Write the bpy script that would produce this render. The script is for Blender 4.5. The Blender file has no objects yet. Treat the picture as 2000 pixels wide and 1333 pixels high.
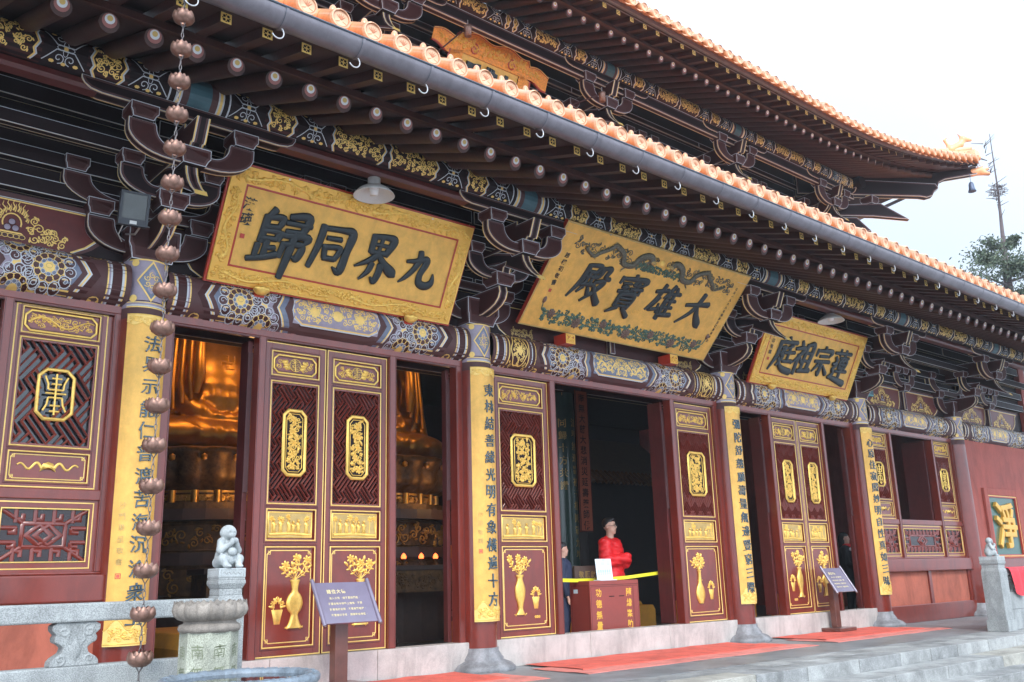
import bpy, bmesh, math, random
import numpy as np
from mathutils import Vector, Matrix, noise
R = math.radians
PI = math.pi
sc = bpy.context.scene
col = sc.collection

# ------------------------------------------------------------------ camera
cam = bpy.data.objects.new('camera', bpy.data.cameras.new('camera'))
col.objects.link(cam)
_y, _p, _r = R(40.848), R(14.404), R(-1.681)
_f = Vector((math.sin(_y)*math.cos(_p), math.cos(_y)*math.cos(_p), math.sin(_p)))
_rt = Vector((math.cos(_y), -math.sin(_y), 0))
_up = _rt.cross(_f)
_r2 = _rt*math.cos(_r) + _up*math.sin(_r)
_u2 = -_rt*math.sin(_r) + _up*math.cos(_r)
M = Matrix((_r2, _u2, -_f)).transposed().to_4x4()
M.translation = Vector((-9.1037, -8.4135, 1.0237))
cam.matrix_world = M
cam.data.sensor_width = 36
cam.data.lens = 1799.76/2000*36
cam.data.clip_end = 2000
sc.camera = cam

# ------------------------------------------------------------------ sky, sun, exposure
w = bpy.data.worlds.new('World'); sc.world = w; w.use_nodes = True
nt = w.node_tree; nt.nodes.clear()
sky = nt.nodes.new('ShaderNodeTexSky'); sky.sky_type = 'NISHITA'; sky.sun_disc = False
SUN_EL, SUN_AZ = R(52), R(-150)
sky.sun_elevation = SUN_EL; sky.sun_rotation = R(205)
sky.air_density = 1.0; sky.dust_density = 4.0; sky.ozone_density = 1.5
# bright overcast, glowing more on the side where the sun stands behind the cloud
tcw = nt.nodes.new('ShaderNodeTexCoord'); dt = nt.nodes.new('ShaderNodeVectorMath'); dt.operation = 'DOT_PRODUCT'
dt.inputs[1].default_value = (-.41, -.65, .64); nt.links.new(tcw.outputs['Generated'], dt.inputs[0])
mr = nt.nodes.new('ShaderNodeMapRange'); mr.inputs[1].default_value = -.45; mr.inputs[2].default_value = .95; mr.inputs[3].default_value = .42; mr.inputs[4].default_value = 1.30
nt.links.new(dt.outputs['Value'], mr.inputs[0])
cn = nt.nodes.new('ShaderNodeTexNoise'); cn.inputs['Scale'].default_value = 2.2; cn.inputs['Detail'].default_value = 5; nt.links.new(tcw.outputs['Generated'], cn.inputs['Vector'])
cm = nt.nodes.new('ShaderNodeMapRange'); cm.inputs[3].default_value = .90; cm.inputs[4].default_value = 1.10; nt.links.new(cn.outputs['Fac'], cm.inputs[0])
mu = nt.nodes.new('ShaderNodeMath'); mu.operation = 'MULTIPLY'; nt.links.new(mr.outputs[0], mu.inputs[0]); nt.links.new(cm.outputs[0], mu.inputs[1])
cl = nt.nodes.new('ShaderNodeVectorMath'); cl.operation = 'SCALE'; cl.inputs[0].default_value = (8.3, 9.7, 11.5); nt.links.new(mu.outputs[0], cl.inputs['Scale'])
mx = nt.nodes.new('ShaderNodeMix'); mx.data_type = 'RGBA'; mx.inputs[0].default_value = 0.90
nt.links.new(cl.outputs[0], mx.inputs[7])
bg = nt.nodes.new('ShaderNodeBackground'); bg.inputs[1].default_value = 0.11
wo = nt.nodes.new('ShaderNodeOutputWorld')
nt.links.new(sky.outputs[0], mx.inputs[6]); nt.links.new(mx.outputs[2], bg.inputs[0]); nt.links.new(bg.outputs[0], wo.inputs[0])
sun = bpy.data.objects.new('sun', bpy.data.lights.new('sun', 'SUN')); col.objects.link(sun)
sun.data.energy = 0.9; sun.data.angle = R(14); sun.data.color = (1, .96, .9)
sun.rotation_euler = (R(50), 0, R(-32))
sc.view_settings.view_transform = 'Standard'; sc.view_settings.look = 'None'
sc.view_settings.exposure = 1.2; sc.view_settings.gamma = 1
sc.render.engine = 'CYCLES'
sc.cycles.max_bounces = 8; sc.cycles.diffuse_bounces = 4; sc.cycles.glossy_bounces = 3
sc.cycles.use_denoising = True

# ------------------------------------------------------------------ materials
MATS = {}
WORN = {'lacquer': .22, 'wall_red': .25, 'brick_red': .28, 'granite_step': .82, 'granite_step_b': .82, 'granite_step_c': .82, 'granite': .25, 'granite_white': .3, 'marble': .25, 'carpet': .75, 'carpet_pale': .75, 'terrace_dark': .8, 'tile': .85, 'tile_face': .85, 'gutter': .2, 'eave_wood': .35, 'lacquer_dark': .25, 'gold_flat': .12, 'pillar_stone': .3, 'lotus_stone': .3, 'base_stone': .3}
def mat(name, c, rough=.5, metal=0., var=.15, vs=6., bump=0., bs=40., coat=0., emit=None, spec=.5, speck=0.):
    m = bpy.data.materials.new(name); m.use_nodes = True
    n = m.node_tree; b = n.nodes['Principled BSDF']
    b.inputs['Roughness'].default_value = rough; b.inputs['Metallic'].default_value = metal
    b.inputs['Coat Weight'].default_value = coat; b.inputs['Coat Roughness'].default_value = .12
    b.inputs['Specular IOR Level'].default_value = spec
    tc = n.nodes.new('ShaderNodeTexCoord')
    if var > 0:
        nz = n.nodes.new('ShaderNodeTexNoise'); nz.inputs['Scale'].default_value = vs; nz.inputs['Detail'].default_value = 6
        nz.inputs['Roughness'].default_value = .65
        n.links.new(tc.outputs['Object'], nz.inputs['Vector'])
        rp = n.nodes.new('ShaderNodeValToRGB')
        rp.color_ramp.elements[0].position = .3; rp.color_ramp.elements[1].position = .7
        rp.color_ramp.elements[0].color = tuple(max(0, x*(1-var)) for x in c)+(1,)
        rp.color_ramp.elements[1].color = tuple(min(1, x*(1+var)) for x in c)+(1,)
        n.links.new(nz.outputs['Fac'], rp.inputs['Fac'])
        out = rp.outputs['Color']
        if speck > 0:
            v = n.nodes.new('ShaderNodeTexNoise'); v.inputs['Scale'].default_value = 150; v.inputs['Detail'].default_value = 2
            n.links.new(tc.outputs['Object'], v.inputs['Vector'])
            r2 = n.nodes.new('ShaderNodeValToRGB')
            r2.color_ramp.elements[0].position = .36; r2.color_ramp.elements[1].position = .62
            r2.color_ramp.elements[0].color = (1-speck,)*3+(1,); r2.color_ramp.elements[1].color = (1+speck*.5,)*3+(1,)
            n.links.new(v.outputs['Fac'], r2.inputs['Fac'])
            mm = n.nodes.new('ShaderNodeMix'); mm.data_type = 'RGBA'; mm.blend_type = 'MULTIPLY'; mm.inputs[0].default_value = 1
            n.links.new(out, mm.inputs[6]); n.links.new(r2.outputs['Color'], mm.inputs[7]); out = mm.outputs[2]
        if name in WORN:          # scuffs, drips and faded patches with a shape of their own
            mp = n.nodes.new('ShaderNodeMapping'); mp.inputs['Scale'].default_value = (1.6, 1.6, .55) if WORN[name] < .5 else (1, 1, 1)
            n.links.new(tc.outputs['Object'], mp.inputs[0])
            v = n.nodes.new('ShaderNodeTexNoise'); v.inputs['Scale'].default_value = 3.1; v.inputs['Detail'].default_value = 9; v.inputs['Roughness'].default_value = .72; v.inputs['Distortion'].default_value = .6
            n.links.new(mp.outputs[0], v.inputs['Vector'])
            r2 = n.nodes.new('ShaderNodeValToRGB'); k = 1-WORN[name] % .5
            r2.color_ramp.elements[0].position = .36; r2.color_ramp.elements[1].position = .56
            r2.color_ramp.elements[0].color = (k, k, k, 1); r2.color_ramp.elements[1].color = (1.03, 1.03, 1.03, 1)
            n.links.new(v.outputs['Fac'], r2.inputs['Fac'])
            mm = n.nodes.new('ShaderNodeMix'); mm.data_type = 'RGBA'; mm.blend_type = 'MULTIPLY'; mm.inputs[0].default_value = 1
            n.links.new(out, mm.inputs[6]); n.links.new(r2.outputs['Color'], mm.inputs[7]); out = mm.outputs[2]
        n.links.new(out, b.inputs['Base Color'])
        if rough > .12:
            ra = n.nodes.new('ShaderNodeMapRange'); ra.inputs[3].default_value = rough*.8; ra.inputs[4].default_value = min(1, rough*1.2)
            n.links.new(nz.outputs['Fac'], ra.inputs[0]); n.links.new(ra.outputs[0], b.inputs['Roughness'])
    else:
        b.inputs['Base Color'].default_value = tuple(c)+(1,)
    if bump > 0:
        z = n.nodes.new('ShaderNodeTexNoise'); z.inputs['Scale'].default_value = bs; z.inputs['Detail'].default_value = 4
        n.links.new(tc.outputs['Object'], z.inputs['Vector'])
        bp = n.nodes.new('ShaderNodeBump'); bp.inputs['Strength'].default_value = bump; bp.inputs['Distance'].default_value = .01
        n.links.new(z.outputs['Fac'], bp.inputs['Height']); n.links.new(bp.outputs[0], b.inputs['Normal'])
    if emit:
        b.inputs['Emission Color'].default_value = tuple(emit[:3])+(1,); b.inputs['Emission Strength'].default_value = emit[3]
    MATS[name] = m
    return m
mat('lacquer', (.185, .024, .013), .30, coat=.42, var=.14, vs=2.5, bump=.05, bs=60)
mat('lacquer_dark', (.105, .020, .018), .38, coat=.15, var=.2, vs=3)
mat('eave_wood', (.050, .015, .011), .5, var=.28, vs=3.5, bump=.15, bs=30, coat=.1)
mat('soffit', (.038, .015, .014), .7, var=.3, vs=4)
mat('gold', (.86, .55, .13), .36, .55, var=.16, vs=22, bump=.12, bs=60)
mat('gold_line', (.86, .58, .17), .45, .15, var=.1, vs=18)
mat('gold_leaf', (.80, .45, .09), .42, .4, var=.12, vs=5, bump=.06, bs=25)
mat('gold_flat', (.78, .44, .10), .55, .25, var=.14, vs=8, bump=.05, bs=15)
mat('gold_dull', (.50, .34, .12), .45, .35, var=.2, vs=9, bump=.12, bs=30)
mat('white_line', (.54, .56, .60), .5, var=.08)
mat('mauve', (.095, .044, .044), .6, var=.15, spec=.3)
mat('mauve_light', (.30, .25, .31), .42, var=.14, coat=.2, vs=14)
mat('maroon', (.050, .013, .012), .55, var=.25, spec=.3)
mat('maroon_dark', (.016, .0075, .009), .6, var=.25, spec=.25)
mat('blue_grey', (.145, .17, .24), .42, var=.15, coat=.2)
mat('teal', (.055, .13, .16), .5, var=.2)
mat('ink', (.007, .014, .018), .42, coat=.12, var=.2)
mat('ink_teal', (.018, .085, .09), .3, coat=.4, var=.2)
mat('glass', (.015, .02, .026), .06, var=0, spec=.75)
mat('granite', (.33, .345, .34), .82, var=.16, vs=5, bump=.35, bs=120, speck=.32)
mat('granite_white', (.42, .45, .45), .7, var=.12, vs=7, bump=.2, bs=90, speck=.14)
mat('granite_step_b', (.27, .275, .27), .8, var=.3, vs=4, bump=.35, bs=70, speck=.3)
mat('granite_step_c', (.37, .355, .31), .8, var=.3, vs=2, bump=.35, bs=70, speck=.22)
mat('granite_step', (.33, .335, .325), .8, var=.3, vs=3, bump=.35, bs=70, speck=.26)
mat('terrace_paving', (.34, .36, .37), .5, var=.22, vs=1.6, bump=.08, bs=60, speck=.12)
mat('terrace_dark', (.23, .245, .255), .42, var=.25, vs=1.2, bump=.06, bs=50, speck=.1)
mat('marble', (.50, .455, .42), .55, var=.16, vs=3, bump=.12, bs=60, speck=.10)
mat('base_stone', (.25, .25, .26), .6, var=.3, vs=9, bump=.3, bs=70, speck=.2)
mat('panel_red', (.12, .017, .015), .5, var=.2, coat=.15)
mat('lotus_stone', (.27, .235, .20), .85, var=.3, vs=9, bump=.35, bs=70, speck=.15)
mat('pillar_stone', (.34, .35, .28), .85, var=.35, vs=5, bump=.4, bs=80, speck=.3)
mat('vat_stone', (.17, .205, .24), .4, var=.4, vs=14, bump=.9, bs=30, speck=.1)
mat('water', (.015, .02, .022), .03, var=0, spec=.8)
mat('brick_red', (.42, .115, .07), .85, var=.22, vs=1.6, bump=.15, bs=90)
mat('wall_red', (.36, .082, .060), .75, var=.16, vs=.9, bump=.1, bs=90)
mat('carpet', (.72, .13, .09), .95, var=.12, vs=5, bump=.4, bs=180)
mat('carpet_pale', (.70, .23, .19), .95, var=.12, vs=5, bump=.4, bs=180)
mat('copper', (.25, .140, .105), .40, .6, var=.45, vs=14, bump=.1, bs=40)
mat('chain_metal', (.20, .18, .18), .4, .8, var=.1)
mat('steel', (.6, .6, .6), .3, .9, var=.1)
mat('gutter', (.165, .15, .17), .36, .25, var=.14, vs=4, coat=.25)
mat('gutter_rim', (.04, .055, .075), .3, var=.1)
mat('tile', (.78, .33, .14), .3, var=.32, vs=3.5, coat=.5, bump=.1, bs=30)
mat('tile_face', (.80, .45, .27), .5, var=.28, vs=3.1, bump=.2, bs=80)
mat('tile_line', (.46, .16, .07), .5, var=.1)
mat('pink', (.30, .11, .095), .5, var=.1)
mat('rafter_white', (.66, .68, .70), .5, var=.06)
mat('rafter_gold', (.62, .43, .13), .5, .1, var=.1)
mat('red_frame', (.42, .035, .015), .4, coat=.2, var=.15)
mat('orange_carve', (.75, .26, .03), .42, .25, var=.35, vs=30, bump=.35, bs=35)
mat('bronze_dragon', (.12, .115, .085), .45, .45, var=.5, vs=40, bump=.4, bs=80)
mat('green_vine', (.07, .14, .10), .5, .1, var=.4, vs=25, bump=.2)
mat('brown_flower', (.17, .10, .075), .5, .1, var=.35, vs=25, bump=.2)
mat('board_dark', (.020, .055, .045), .3, coat=.4, var=.3, vs=3)
mat('sign_plate', (.20, .17, .24), .22, coat=.6, var=.12, vs=4)
mat('sign_post', (.13, .045, .032), .3, coat=.4, var=.3, vs=5)
mat('sign_text', (.75, .62, .3), .5, var=.05)
mat('box_red', (.27, .045, .032), .42, coat=.15, var=.12, vs=3)
mat('yellow_paint', (.85, .46, .05), .5, var=.08)
mat('tape', (.86, .80, .03), .45, var=.05)
mat('acrylic', (.70, .80, .84), .2, var=.05, coat=.4)
mat('pale_blue', (.40, .52, .68), .5, var=0)
mat('jacket_red', (.80, .018, .022), .5, var=.15, vs=9, bump=.4, bs=14)
mat('skin', (.62, .36, .26), .55, var=.08)
mat('hair', (.014, .012, .013), .5, var=.1)
mat('navy', (.022, .032, .07), .7, var=.2)
mat('black_cloth', (.012, .013, .018), .8, var=.2)
mat('white_cloth', (.7, .7, .7), .8, var=.1)
mat('scarf_red', (.65, .02, .02), .8, var=.2)
mat('cushion', (.78, .36, .04), .8, var=.15, vs=3, bump=.2, bs=20)
mat('cushion_dark', (.55, .21, .04), .8, var=.15, vs=3)
mat('wood_dark', (.07, .035, .022), .5, var=.3)
mat('wood_table', (.11, .055, .035), .45, var=.3, coat=.2)
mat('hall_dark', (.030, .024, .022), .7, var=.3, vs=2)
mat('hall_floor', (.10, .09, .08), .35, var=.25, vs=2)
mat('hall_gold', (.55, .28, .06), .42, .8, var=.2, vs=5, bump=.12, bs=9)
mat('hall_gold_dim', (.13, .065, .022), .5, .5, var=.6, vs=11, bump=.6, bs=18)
mat('banner_orange', (.30, .06, .02), .6, var=.15)
mat('lamp_white', (.62, .62, .60), .5, var=.08)
mat('lamp_bulb', (.85, .85, .85), .4, var=.02)
mat('flood_black', (.03, .035, .045), .4, var=.1)
mat('flood_glass', (.07, .08, .08), .12, var=.2, spec=.9)
mat('tree_bark', (.13, .10, .10), .85, var=.2)
mat('leaf', (.065, .095, .055), .7, var=.5, vs=1.5)
mat('leaf_b', (.10, .12, .07), .7, var=.4, vs=1.5)
mat('candle', (.9, .1, .03), .5, var=0, emit=(1, .13, .03, 2.2))
mat('led_red', (.9, .02, .02), .5, var=0, emit=(1, .03, .03, 5))
mat('lamp_warm', (1, .7, .35), .5, var=0, emit=(1, .62, .25, 14))
mat('courtyard', (.30, .30, .30), .8, var=.2, vs=.6, bump=.2, bs=20, speck=.1)
mat('seal_red', (.5, .06, .04), .6, var=.1)
mat('chair_wood', (.14, .09, .07), .5, var=.2)
mat('red_cloth', (.72, .045, .06), .8, var=.15)
mat('teal_box', (.10, .33, .36), .5, var=.1)
mat('iron_bell', (.10, .13, .20), .5, .3, var=.2)
mat('green_board', (.012, .085, .062), .3, coat=.5, var=.2)

# ------------------------------------------------------------------ object helpers
WL = {}
class MB:
    def __init__(s): s.v = []; s.f = []; s.m = []; s.sm = []
    def add(s, vs, fs, m, smooth=False):
        o = len(s.v); s.v.extend(vs)
        for f in fs:
            s.f.append([i+o for i in f]); s.m.append(m); s.sm.append(smooth)
    def box(s, x0, x1, y0, y1, z0, z1, m):
        s.add([(x0,y0,z0),(x1,y0,z0),(x1,y1,z0),(x0,y1,z0),(x0,y0,z1),(x1,y0,z1),(x1,y1,z1),(x0,y1,z1)],
              [(0,3,2,1),(4,5,6,7),(0,1,5,4),(1,2,6,5),(2,3,7,6),(3,0,4,7)], m)
    def frustum(s, c, hb, ht, z0, z1, m):       # square frustum, half sizes
        x, y = c; s.add([(x-hb,y-hb,z0),(x+hb,y-hb,z0),(x+hb,y+hb,z0),(x-hb,y+hb,z0),(x-ht,y-ht,z1),(x+ht,y-ht,z1),(x+ht,y+ht,z1),(x-ht,y+ht,z1)],
              [(0,3,2,1),(4,5,6,7),(0,1,5,4),(1,2,6,5),(2,3,7,6),(3,0,4,7)], m)
    def prism(s, pts, ax, a, b, m):
        n = len(pts)
        A = sum(pts[i][0]*pts[(i+1)%n][1]-pts[(i+1)%n][0]*pts[i][1] for i in range(n))
        if A < 0: pts = pts[::-1]
        def P(p, c): return (c,p[0],p[1]) if ax == 'x' else ((p[0],c,p[1]) if ax == 'y' else (p[0],p[1],c))
        vs = [P(p, a) for p in pts]+[P(p, b) for p in pts]
        fs = [tuple(range(n-1,-1,-1)), tuple(range(n,2*n))]+[(i,(i+1)%n,n+(i+1)%n,n+i) for i in range(n)]
        if ax == 'y': fs = [f[::-1] for f in fs]
        s.add(vs, fs, m)
    def tube(s, path, r, m, n=8, smooth=True, caps=True, rs=None):
        P = [Vector(p) for p in path]; N = len(P); vs = []; up = Vector((0,0,1)); last = None
        for i, p in enumerate(P):
            t = (P[min(i+1,N-1)]-P[max(i-1,0)]).normalized()
            if last is None:
                a = t.cross(up) if abs(t.dot(up)) < .95 else t.cross(Vector((1,0,0)))
            else: a = last-t*last.dot(t)
            a.normalize(); last = a; b = t.cross(a); rr = rs[i] if rs else r
            for k in range(n):
                g = 2*PI*k/n; vs.append(tuple(p+(a*math.cos(g)+b*math.sin(g))*rr))
        fs = [(i*n+k, i*n+(k+1)%n, (i+1)*n+(k+1)%n, (i+1)*n+k) for i in range(N-1) for k in range(n)]
        s.add(vs, fs, m, smooth)
        if caps: s.add(vs[:n], [tuple(range(n-1,-1,-1))], m); s.add(vs[-n:], [tuple(range(n))], m)
    def lathe(s, prof, c, m, n=24, smooth=True, axis='z', mod=None):
        vs = []
        for r, z in prof:
            for k in range(n):
                g = 2*PI*k/n; q = r*(mod(g, z) if mod else 1)
                if axis == 'z': vs.append((c[0]+q*math.cos(g), c[1]+q*math.sin(g), c[2]+z))
                elif axis == 'y': vs.append((c[0]+q*math.cos(g), c[1]+z, c[2]-q*math.sin(g)))
                else: vs.append((c[0]+z, c[1]+q*math.cos(g), c[2]+q*math.sin(g)))
        N = len(prof)
        s.add(vs, [(i*n+k, i*n+(k+1)%n, (i+1)*n+(k+1)%n, (i+1)*n+k) for i in range(N-1) for k in range(n)], m, smooth)
    def xf(s, mt, i0=0):
        for i in range(i0, len(s.v)): s.v[i] = tuple(mt @ Vector(s.v[i]))
    def build(s, name, parent=None, origin=None, bevel=0, fix=False):
        me = bpy.data.meshes.new(name); ob = bpy.data.objects.new(name, me); col.objects.link(ob)
        pl = Vector(WL[parent.name]) if parent else Vector((0,0,0))
        og = Vector(origin) if origin is not None else pl
        vs = [(x-og.x, y-og.y, z-og.z) for x, y, z in s.v]
        me.from_pydata(vs, [], s.f)
        names = []; idx = []
        for m in s.m:
            if m not in names: names.append(m)
            idx.append(names.index(m))
        for m in names: me.materials.append(MATS[m])
        me.polygons.foreach_set('material_index', idx); me.polygons.foreach_set('use_smooth', s.sm)
        me.update()
        if fix:
            bm = bmesh.new(); bm.from_mesh(me); bmesh.ops.recalc_face_normals(bm, faces=bm.faces); bm.to_mesh(me); bm.free()
        if parent: ob.parent = parent
        ob.location = og-pl; WL[ob.name] = tuple(og)
        if bevel:
            md = ob.modifiers.new('bevel', 'BEVEL'); md.width = bevel; md.segments = 2; md.limit_method = 'ANGLE'; md.angle_limit = R(40)
        return ob
def tag(o, label=None, cat=None, group=None, kind=None):
    if label: o['label'] = label
    if cat: o['category'] = cat
    if group: o['group'] = group
    if kind: o['kind'] = kind
    return o
def thing(name, label, cat, loc, group=None):
    o = bpy.data.objects.new(name, None); o.empty_display_size = .2; col.objects.link(o)
    o.location = loc; WL[o.name] = tuple(loc); tag(o, label, cat, group); return o
def copy_tree(o, parent, dloc=None, loc=None, scale=None, rotz=None):
    c = o.copy(); col.objects.link(c); c.parent = parent
    if loc is not None: c.location = loc
    if dloc is not None: c.location = Vector(o.location)+Vector(dloc)
    if scale is not None: c.scale = scale
    if rotz is not None: c.rotation_euler.z = rotz
    WL[c.name] = tuple(Vector(WL[parent.name])+Vector(c.location)) if parent else tuple(c.location)
    for ch in list(o.children): copy_tree(ch, c)
    return c

RINGS = ((.012,'gold_line'),(.006,'white_line'),(.020,'mauve'))
def oboard(mb, pts, ax, a, b, rings=RINGS, core='maroon', sidecore='maroon_dark', k=1.):
    """board cut to an outline, painted with gold, white and mauve edge lines"""
    rings = [(t*k, m) for t, m in rings]
    bm = bmesh.new()
    def P(p, c): return (c,p[0],p[1]) if ax == 'x' else ((p[0],c,p[1]) if ax == 'y' else (p[0],p[1],c))
    n = len(pts)
    for c in (a, b):
        f = bm.faces.new([bm.verts.new(P(p, c)) for p in pts]); f.material_index = 0; cur = [f]
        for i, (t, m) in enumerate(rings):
            r = bmesh.ops.inset_individual(bm, faces=cur, thickness=t, use_even_offset=True)
            for q in r['faces']: q.material_index = i+1
    bm.verts.ensure_lookup_table(); bm.verts.index_update()
    names = [core]+[m for t, m in rings]
    vs = [tuple(v.co) for v in bm.verts]
    for i, nm in enumerate(names):
        fs = [[v.index for v in f.verts] for f in bm.faces if f.material_index == i]
        if fs: mb.add(vs, fs, nm)
    bm.free()
    T = abs(b-a); lo = min(a, b); bands = []; c = 0
    for t, m in rings:
        if c+t < T/2-.004: bands.append((c, c+t, m)); c += t
    full = bands+[(c, T-c, sidecore)]+[(T-q, T-p, m) for p, q, m in bands[::-1]]
    for i in range(n):
        p, q = pts[i], pts[(i+1) % n]
        for s0, s1, m in full:
            mb.add([P(p, lo+s0), P(q, lo+s0), P(q, lo+s1), P(p, lo+s1)], [(0,1,2,3)], m)

# ------------------------------------------------------------------ flat ornament drawn on a surface
class Dec:
    def __init__(s, mb, f): s.mb = mb; s.f = f
    def poly(s, pts, m, h=.001): s.mb.add([s.f(u, v, h) for u, v in pts], [tuple(range(len(pts)))], m)
    def dome(s, pts, m, h0, h1, k=.0, sm=True):
        cx = sum(p[0] for p in pts)/len(pts); cy = sum(p[1] for p in pts)/len(pts); n = len(pts)
        mid = [(cx+(x-cx)*.6, cy+(y-cy)*.6) for x, y in pts]
        vs = [s.f(u, v, h0) for u, v in pts]+[s.f(u, v, h0+(h1-h0)*.8) for u, v in mid]+[s.f(cx, cy, h1)]
        s.mb.add(vs, [(i,(i+1)%n,n+(i+1)%n,n+i) for i in range(n)]+[(n+i,n+(i+1)%n,2*n) for i in range(n)], m, sm)
    def disc(s, c, r, m, h=.001, n=14, ry=None, a=0):
        ry = ry or r
        s.poly([(c[0]+r*math.cos(2*PI*i/n+a), c[1]+ry*math.sin(2*PI*i/n+a)) for i in range(n)], m, h)
    def ell(s, c, r, ry, ang=0, n=12):
        ca, sa = math.cos(ang), math.sin(ang)
        return [(c[0]+r*math.cos(g)*ca-ry*math.sin(g)*sa, c[1]+r*math.cos(g)*sa+ry*math.sin(g)*ca) for g in [2*PI*i/n for i in range(n)]]
    def stroke(s, P, w, m, h=.001, relief=0, closed=False, w1=None, sub=0):
        if sub:
            Q = []
            for i in range(len(P)-(0 if closed else 1)):
                a, b = P[i], P[(i+1)%len(P)]; L = math.dist(a, b); k = max(1, int(L/sub))
                Q += [(a[0]+(b[0]-a[0])*j/k, a[1]+(b[1]-a[1])*j/k) for j in range(k)]
            if not closed: Q.append(P[-1])
            P = Q
        N = len(P); L = []; C = []; Rr = []
        for i in range(N):
            a = P[(i-1)%N] if (closed or i > 0) else P[i]; b = P[(i+1)%N] if (closed or i < N-1) else P[i]
            p = P[i]
            d1 = Vector((p[0]-a[0], p[1]-a[1])); d2 = Vector((b[0]-p[0], b[1]-p[1]))
            if d1.length < 1e-9: d1 = d2
            if d2.length < 1e-9: d2 = d1
            if d1.length < 1e-9: d1 = d2 = Vector((1,0))
            d1.normalize(); d2.normalize(); t = d1+d2
            if t.length < .2: t = d1
            t.normalize(); nn = Vector((-t.y, t.x)); q = max(.45, nn.dot(Vector((-d1.y, d1.x))))
            ww = w if w1 is None else w+(w1-w)*i/max(1, N-1)
            o = ww/2/q
            L.append(s.f(p[0]+nn.x*o, p[1]+nn.y*o, h)); Rr.append(s.f(p[0]-nn.x*o, p[1]-nn.y*o, h))
            if relief: C.append(s.f(p[0], p[1], h+relief))
        rng = range(N if closed else N-1)
        if relief:
            s.mb.add(L+C+Rr, [(i,N+i,N+(i+1)%N,(i+1)%N) for i in rng]+[(N+i,2*N+i,2*N+(i+1)%N,N+(i+1)%N) for i in rng], m, True)
        else: s.mb.add(L+Rr, [(i,N+i,N+(i+1)%N,(i+1)%N) for i in rng], m)
    def rect(s, u0, u1, v0, v1, m, h=.001, nv=1, nu=1):
        vs = [s.f(u0+(u1-u0)*i/nu, v0+(v1-v0)*j/nv, h) for j in range(nv+1) for i in range(nu+1)]
        k = nu+1
        s.mb.add(vs, [(j*k+i, j*k+i+1, (j+1)*k+i+1, (j+1)*k+i) for j in range(nv) for i in range(nu)], m)
    def frame(s, u0, u1, v0, v1, w, m, h=.001, relief=0, ch=0):
        if ch: P = [(u0+ch,v0),(u1-ch,v0),(u1,v0+ch),(u1,v1-ch),(u1-ch,v1),(u0+ch,v1),(u0,v1-ch),(u0,v0+ch)]
        else: P = [(u0,v0),(u1,v0),(u1,v1),(u0,v1)]
        s.stroke(P, w, m, h, relief, closed=True)
    def spiral(s, c, r, a0, d=1, turns=1.35, n=16):
        return [(c[0]+r*(1-.85*t)*math.cos(a0+d*turns*2*PI*t), c[1]+r*(1-.85*t)*math.sin(a0+d*turns*2*PI*t)) for t in [i/(n-1) for i in range(n)]]
    def scroll(s, inside, u0, u1, v0, v1, r, w, m, seed, h=.001, relief=0, tries=400, leaf=True):
        """arabesque of curling tendrils filling a region"""
        rg = random.Random(seed); C = []
        for _ in range(tries):
            q = r*rg.uniform(.55, 1.1); c = (rg.uniform(u0+q, u1-q), rg.uniform(v0+q, v1-q)) if u1-u0 > 2*q and v1-v0 > 2*q else ((u0+u1)/2, (v0+v1)/2)
            if all(math.dist(c, k[0]) > (q+k[1])*.86 for k in C) and all(inside(c[0]+q*math.cos(g), c[1]+q*math.sin(g)) for g in (0, 1.57, 3.14, 4.71)):
                C.append((c, q))
        for i, (c, q) in enumerate(C):
            a = rg.uniform(0, 2*PI); d = rg.choice((-1, 1))
            s.stroke(s.spiral(c, q*.92, a, d), w, m, h, relief, w1=w*.8)
            if i:
                k = min(C[:i], key=lambda k: math.dist(k[0], c))
                if math.dist(k[0], c) < 2.6*r:
                    p0 = (c[0]+q*.92*math.cos(a), c[1]+q*.92*math.sin(a)); mid = ((p0[0]+k[0][0])/2+rg.uniform(-.2,.2)*r, (p0[1]+k[0][1])/2+rg.uniform(-.2,.2)*r)
                    p1 = (k[0][0]+(p0[0]-k[0][0])*.45, k[0][1]+(p0[1]-k[0][1])*.45)
                    s.stroke([p0, mid, p1], w*.8, m, h, relief)
            if leaf:
                for _ in range(2):
                    g = rg.uniform(0, 2*PI); e = (c[0]+q*1.05*math.cos(g), c[1]+q*1.05*math.sin(g))
                    if inside(*e):
                        if relief: s.dome(s.ell(e, w*1.7, w*.85, g+1.2, 8), m, h, h+relief*1.2)
                        else: s.poly(s.ell(e, w*1.6, w*.8, g+1.2, 8), m, h+.0004)
    def flower(s, c, r, m, n=8, h=.001, relief=.004, rings=2, core=None):
        for k in range(rings):
            rr = r*(1-.42*k); pr = rr*.42
            for i in range(n):
                g = 2*PI*(i+.5*k)/n; e = (c[0]+(rr-pr)*math.cos(g), c[1]+(rr-pr)*math.sin(g))
                if relief: s.dome(s.ell(e, pr, pr*.62, g, 8), m, h+relief*.35*k, h+relief*(.9+.4*k))
                else: s.poly(s.ell(e, pr, pr*.5, g, 8), m, h+.0005*k)
        if relief: s.dome(s.ell(c, r*.2, r*.2, 0, 8), core or m, h+relief*.6, h+relief*1.7)
        else: s.disc(c, r*.2, core or m, h+.0015, 8)

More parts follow.
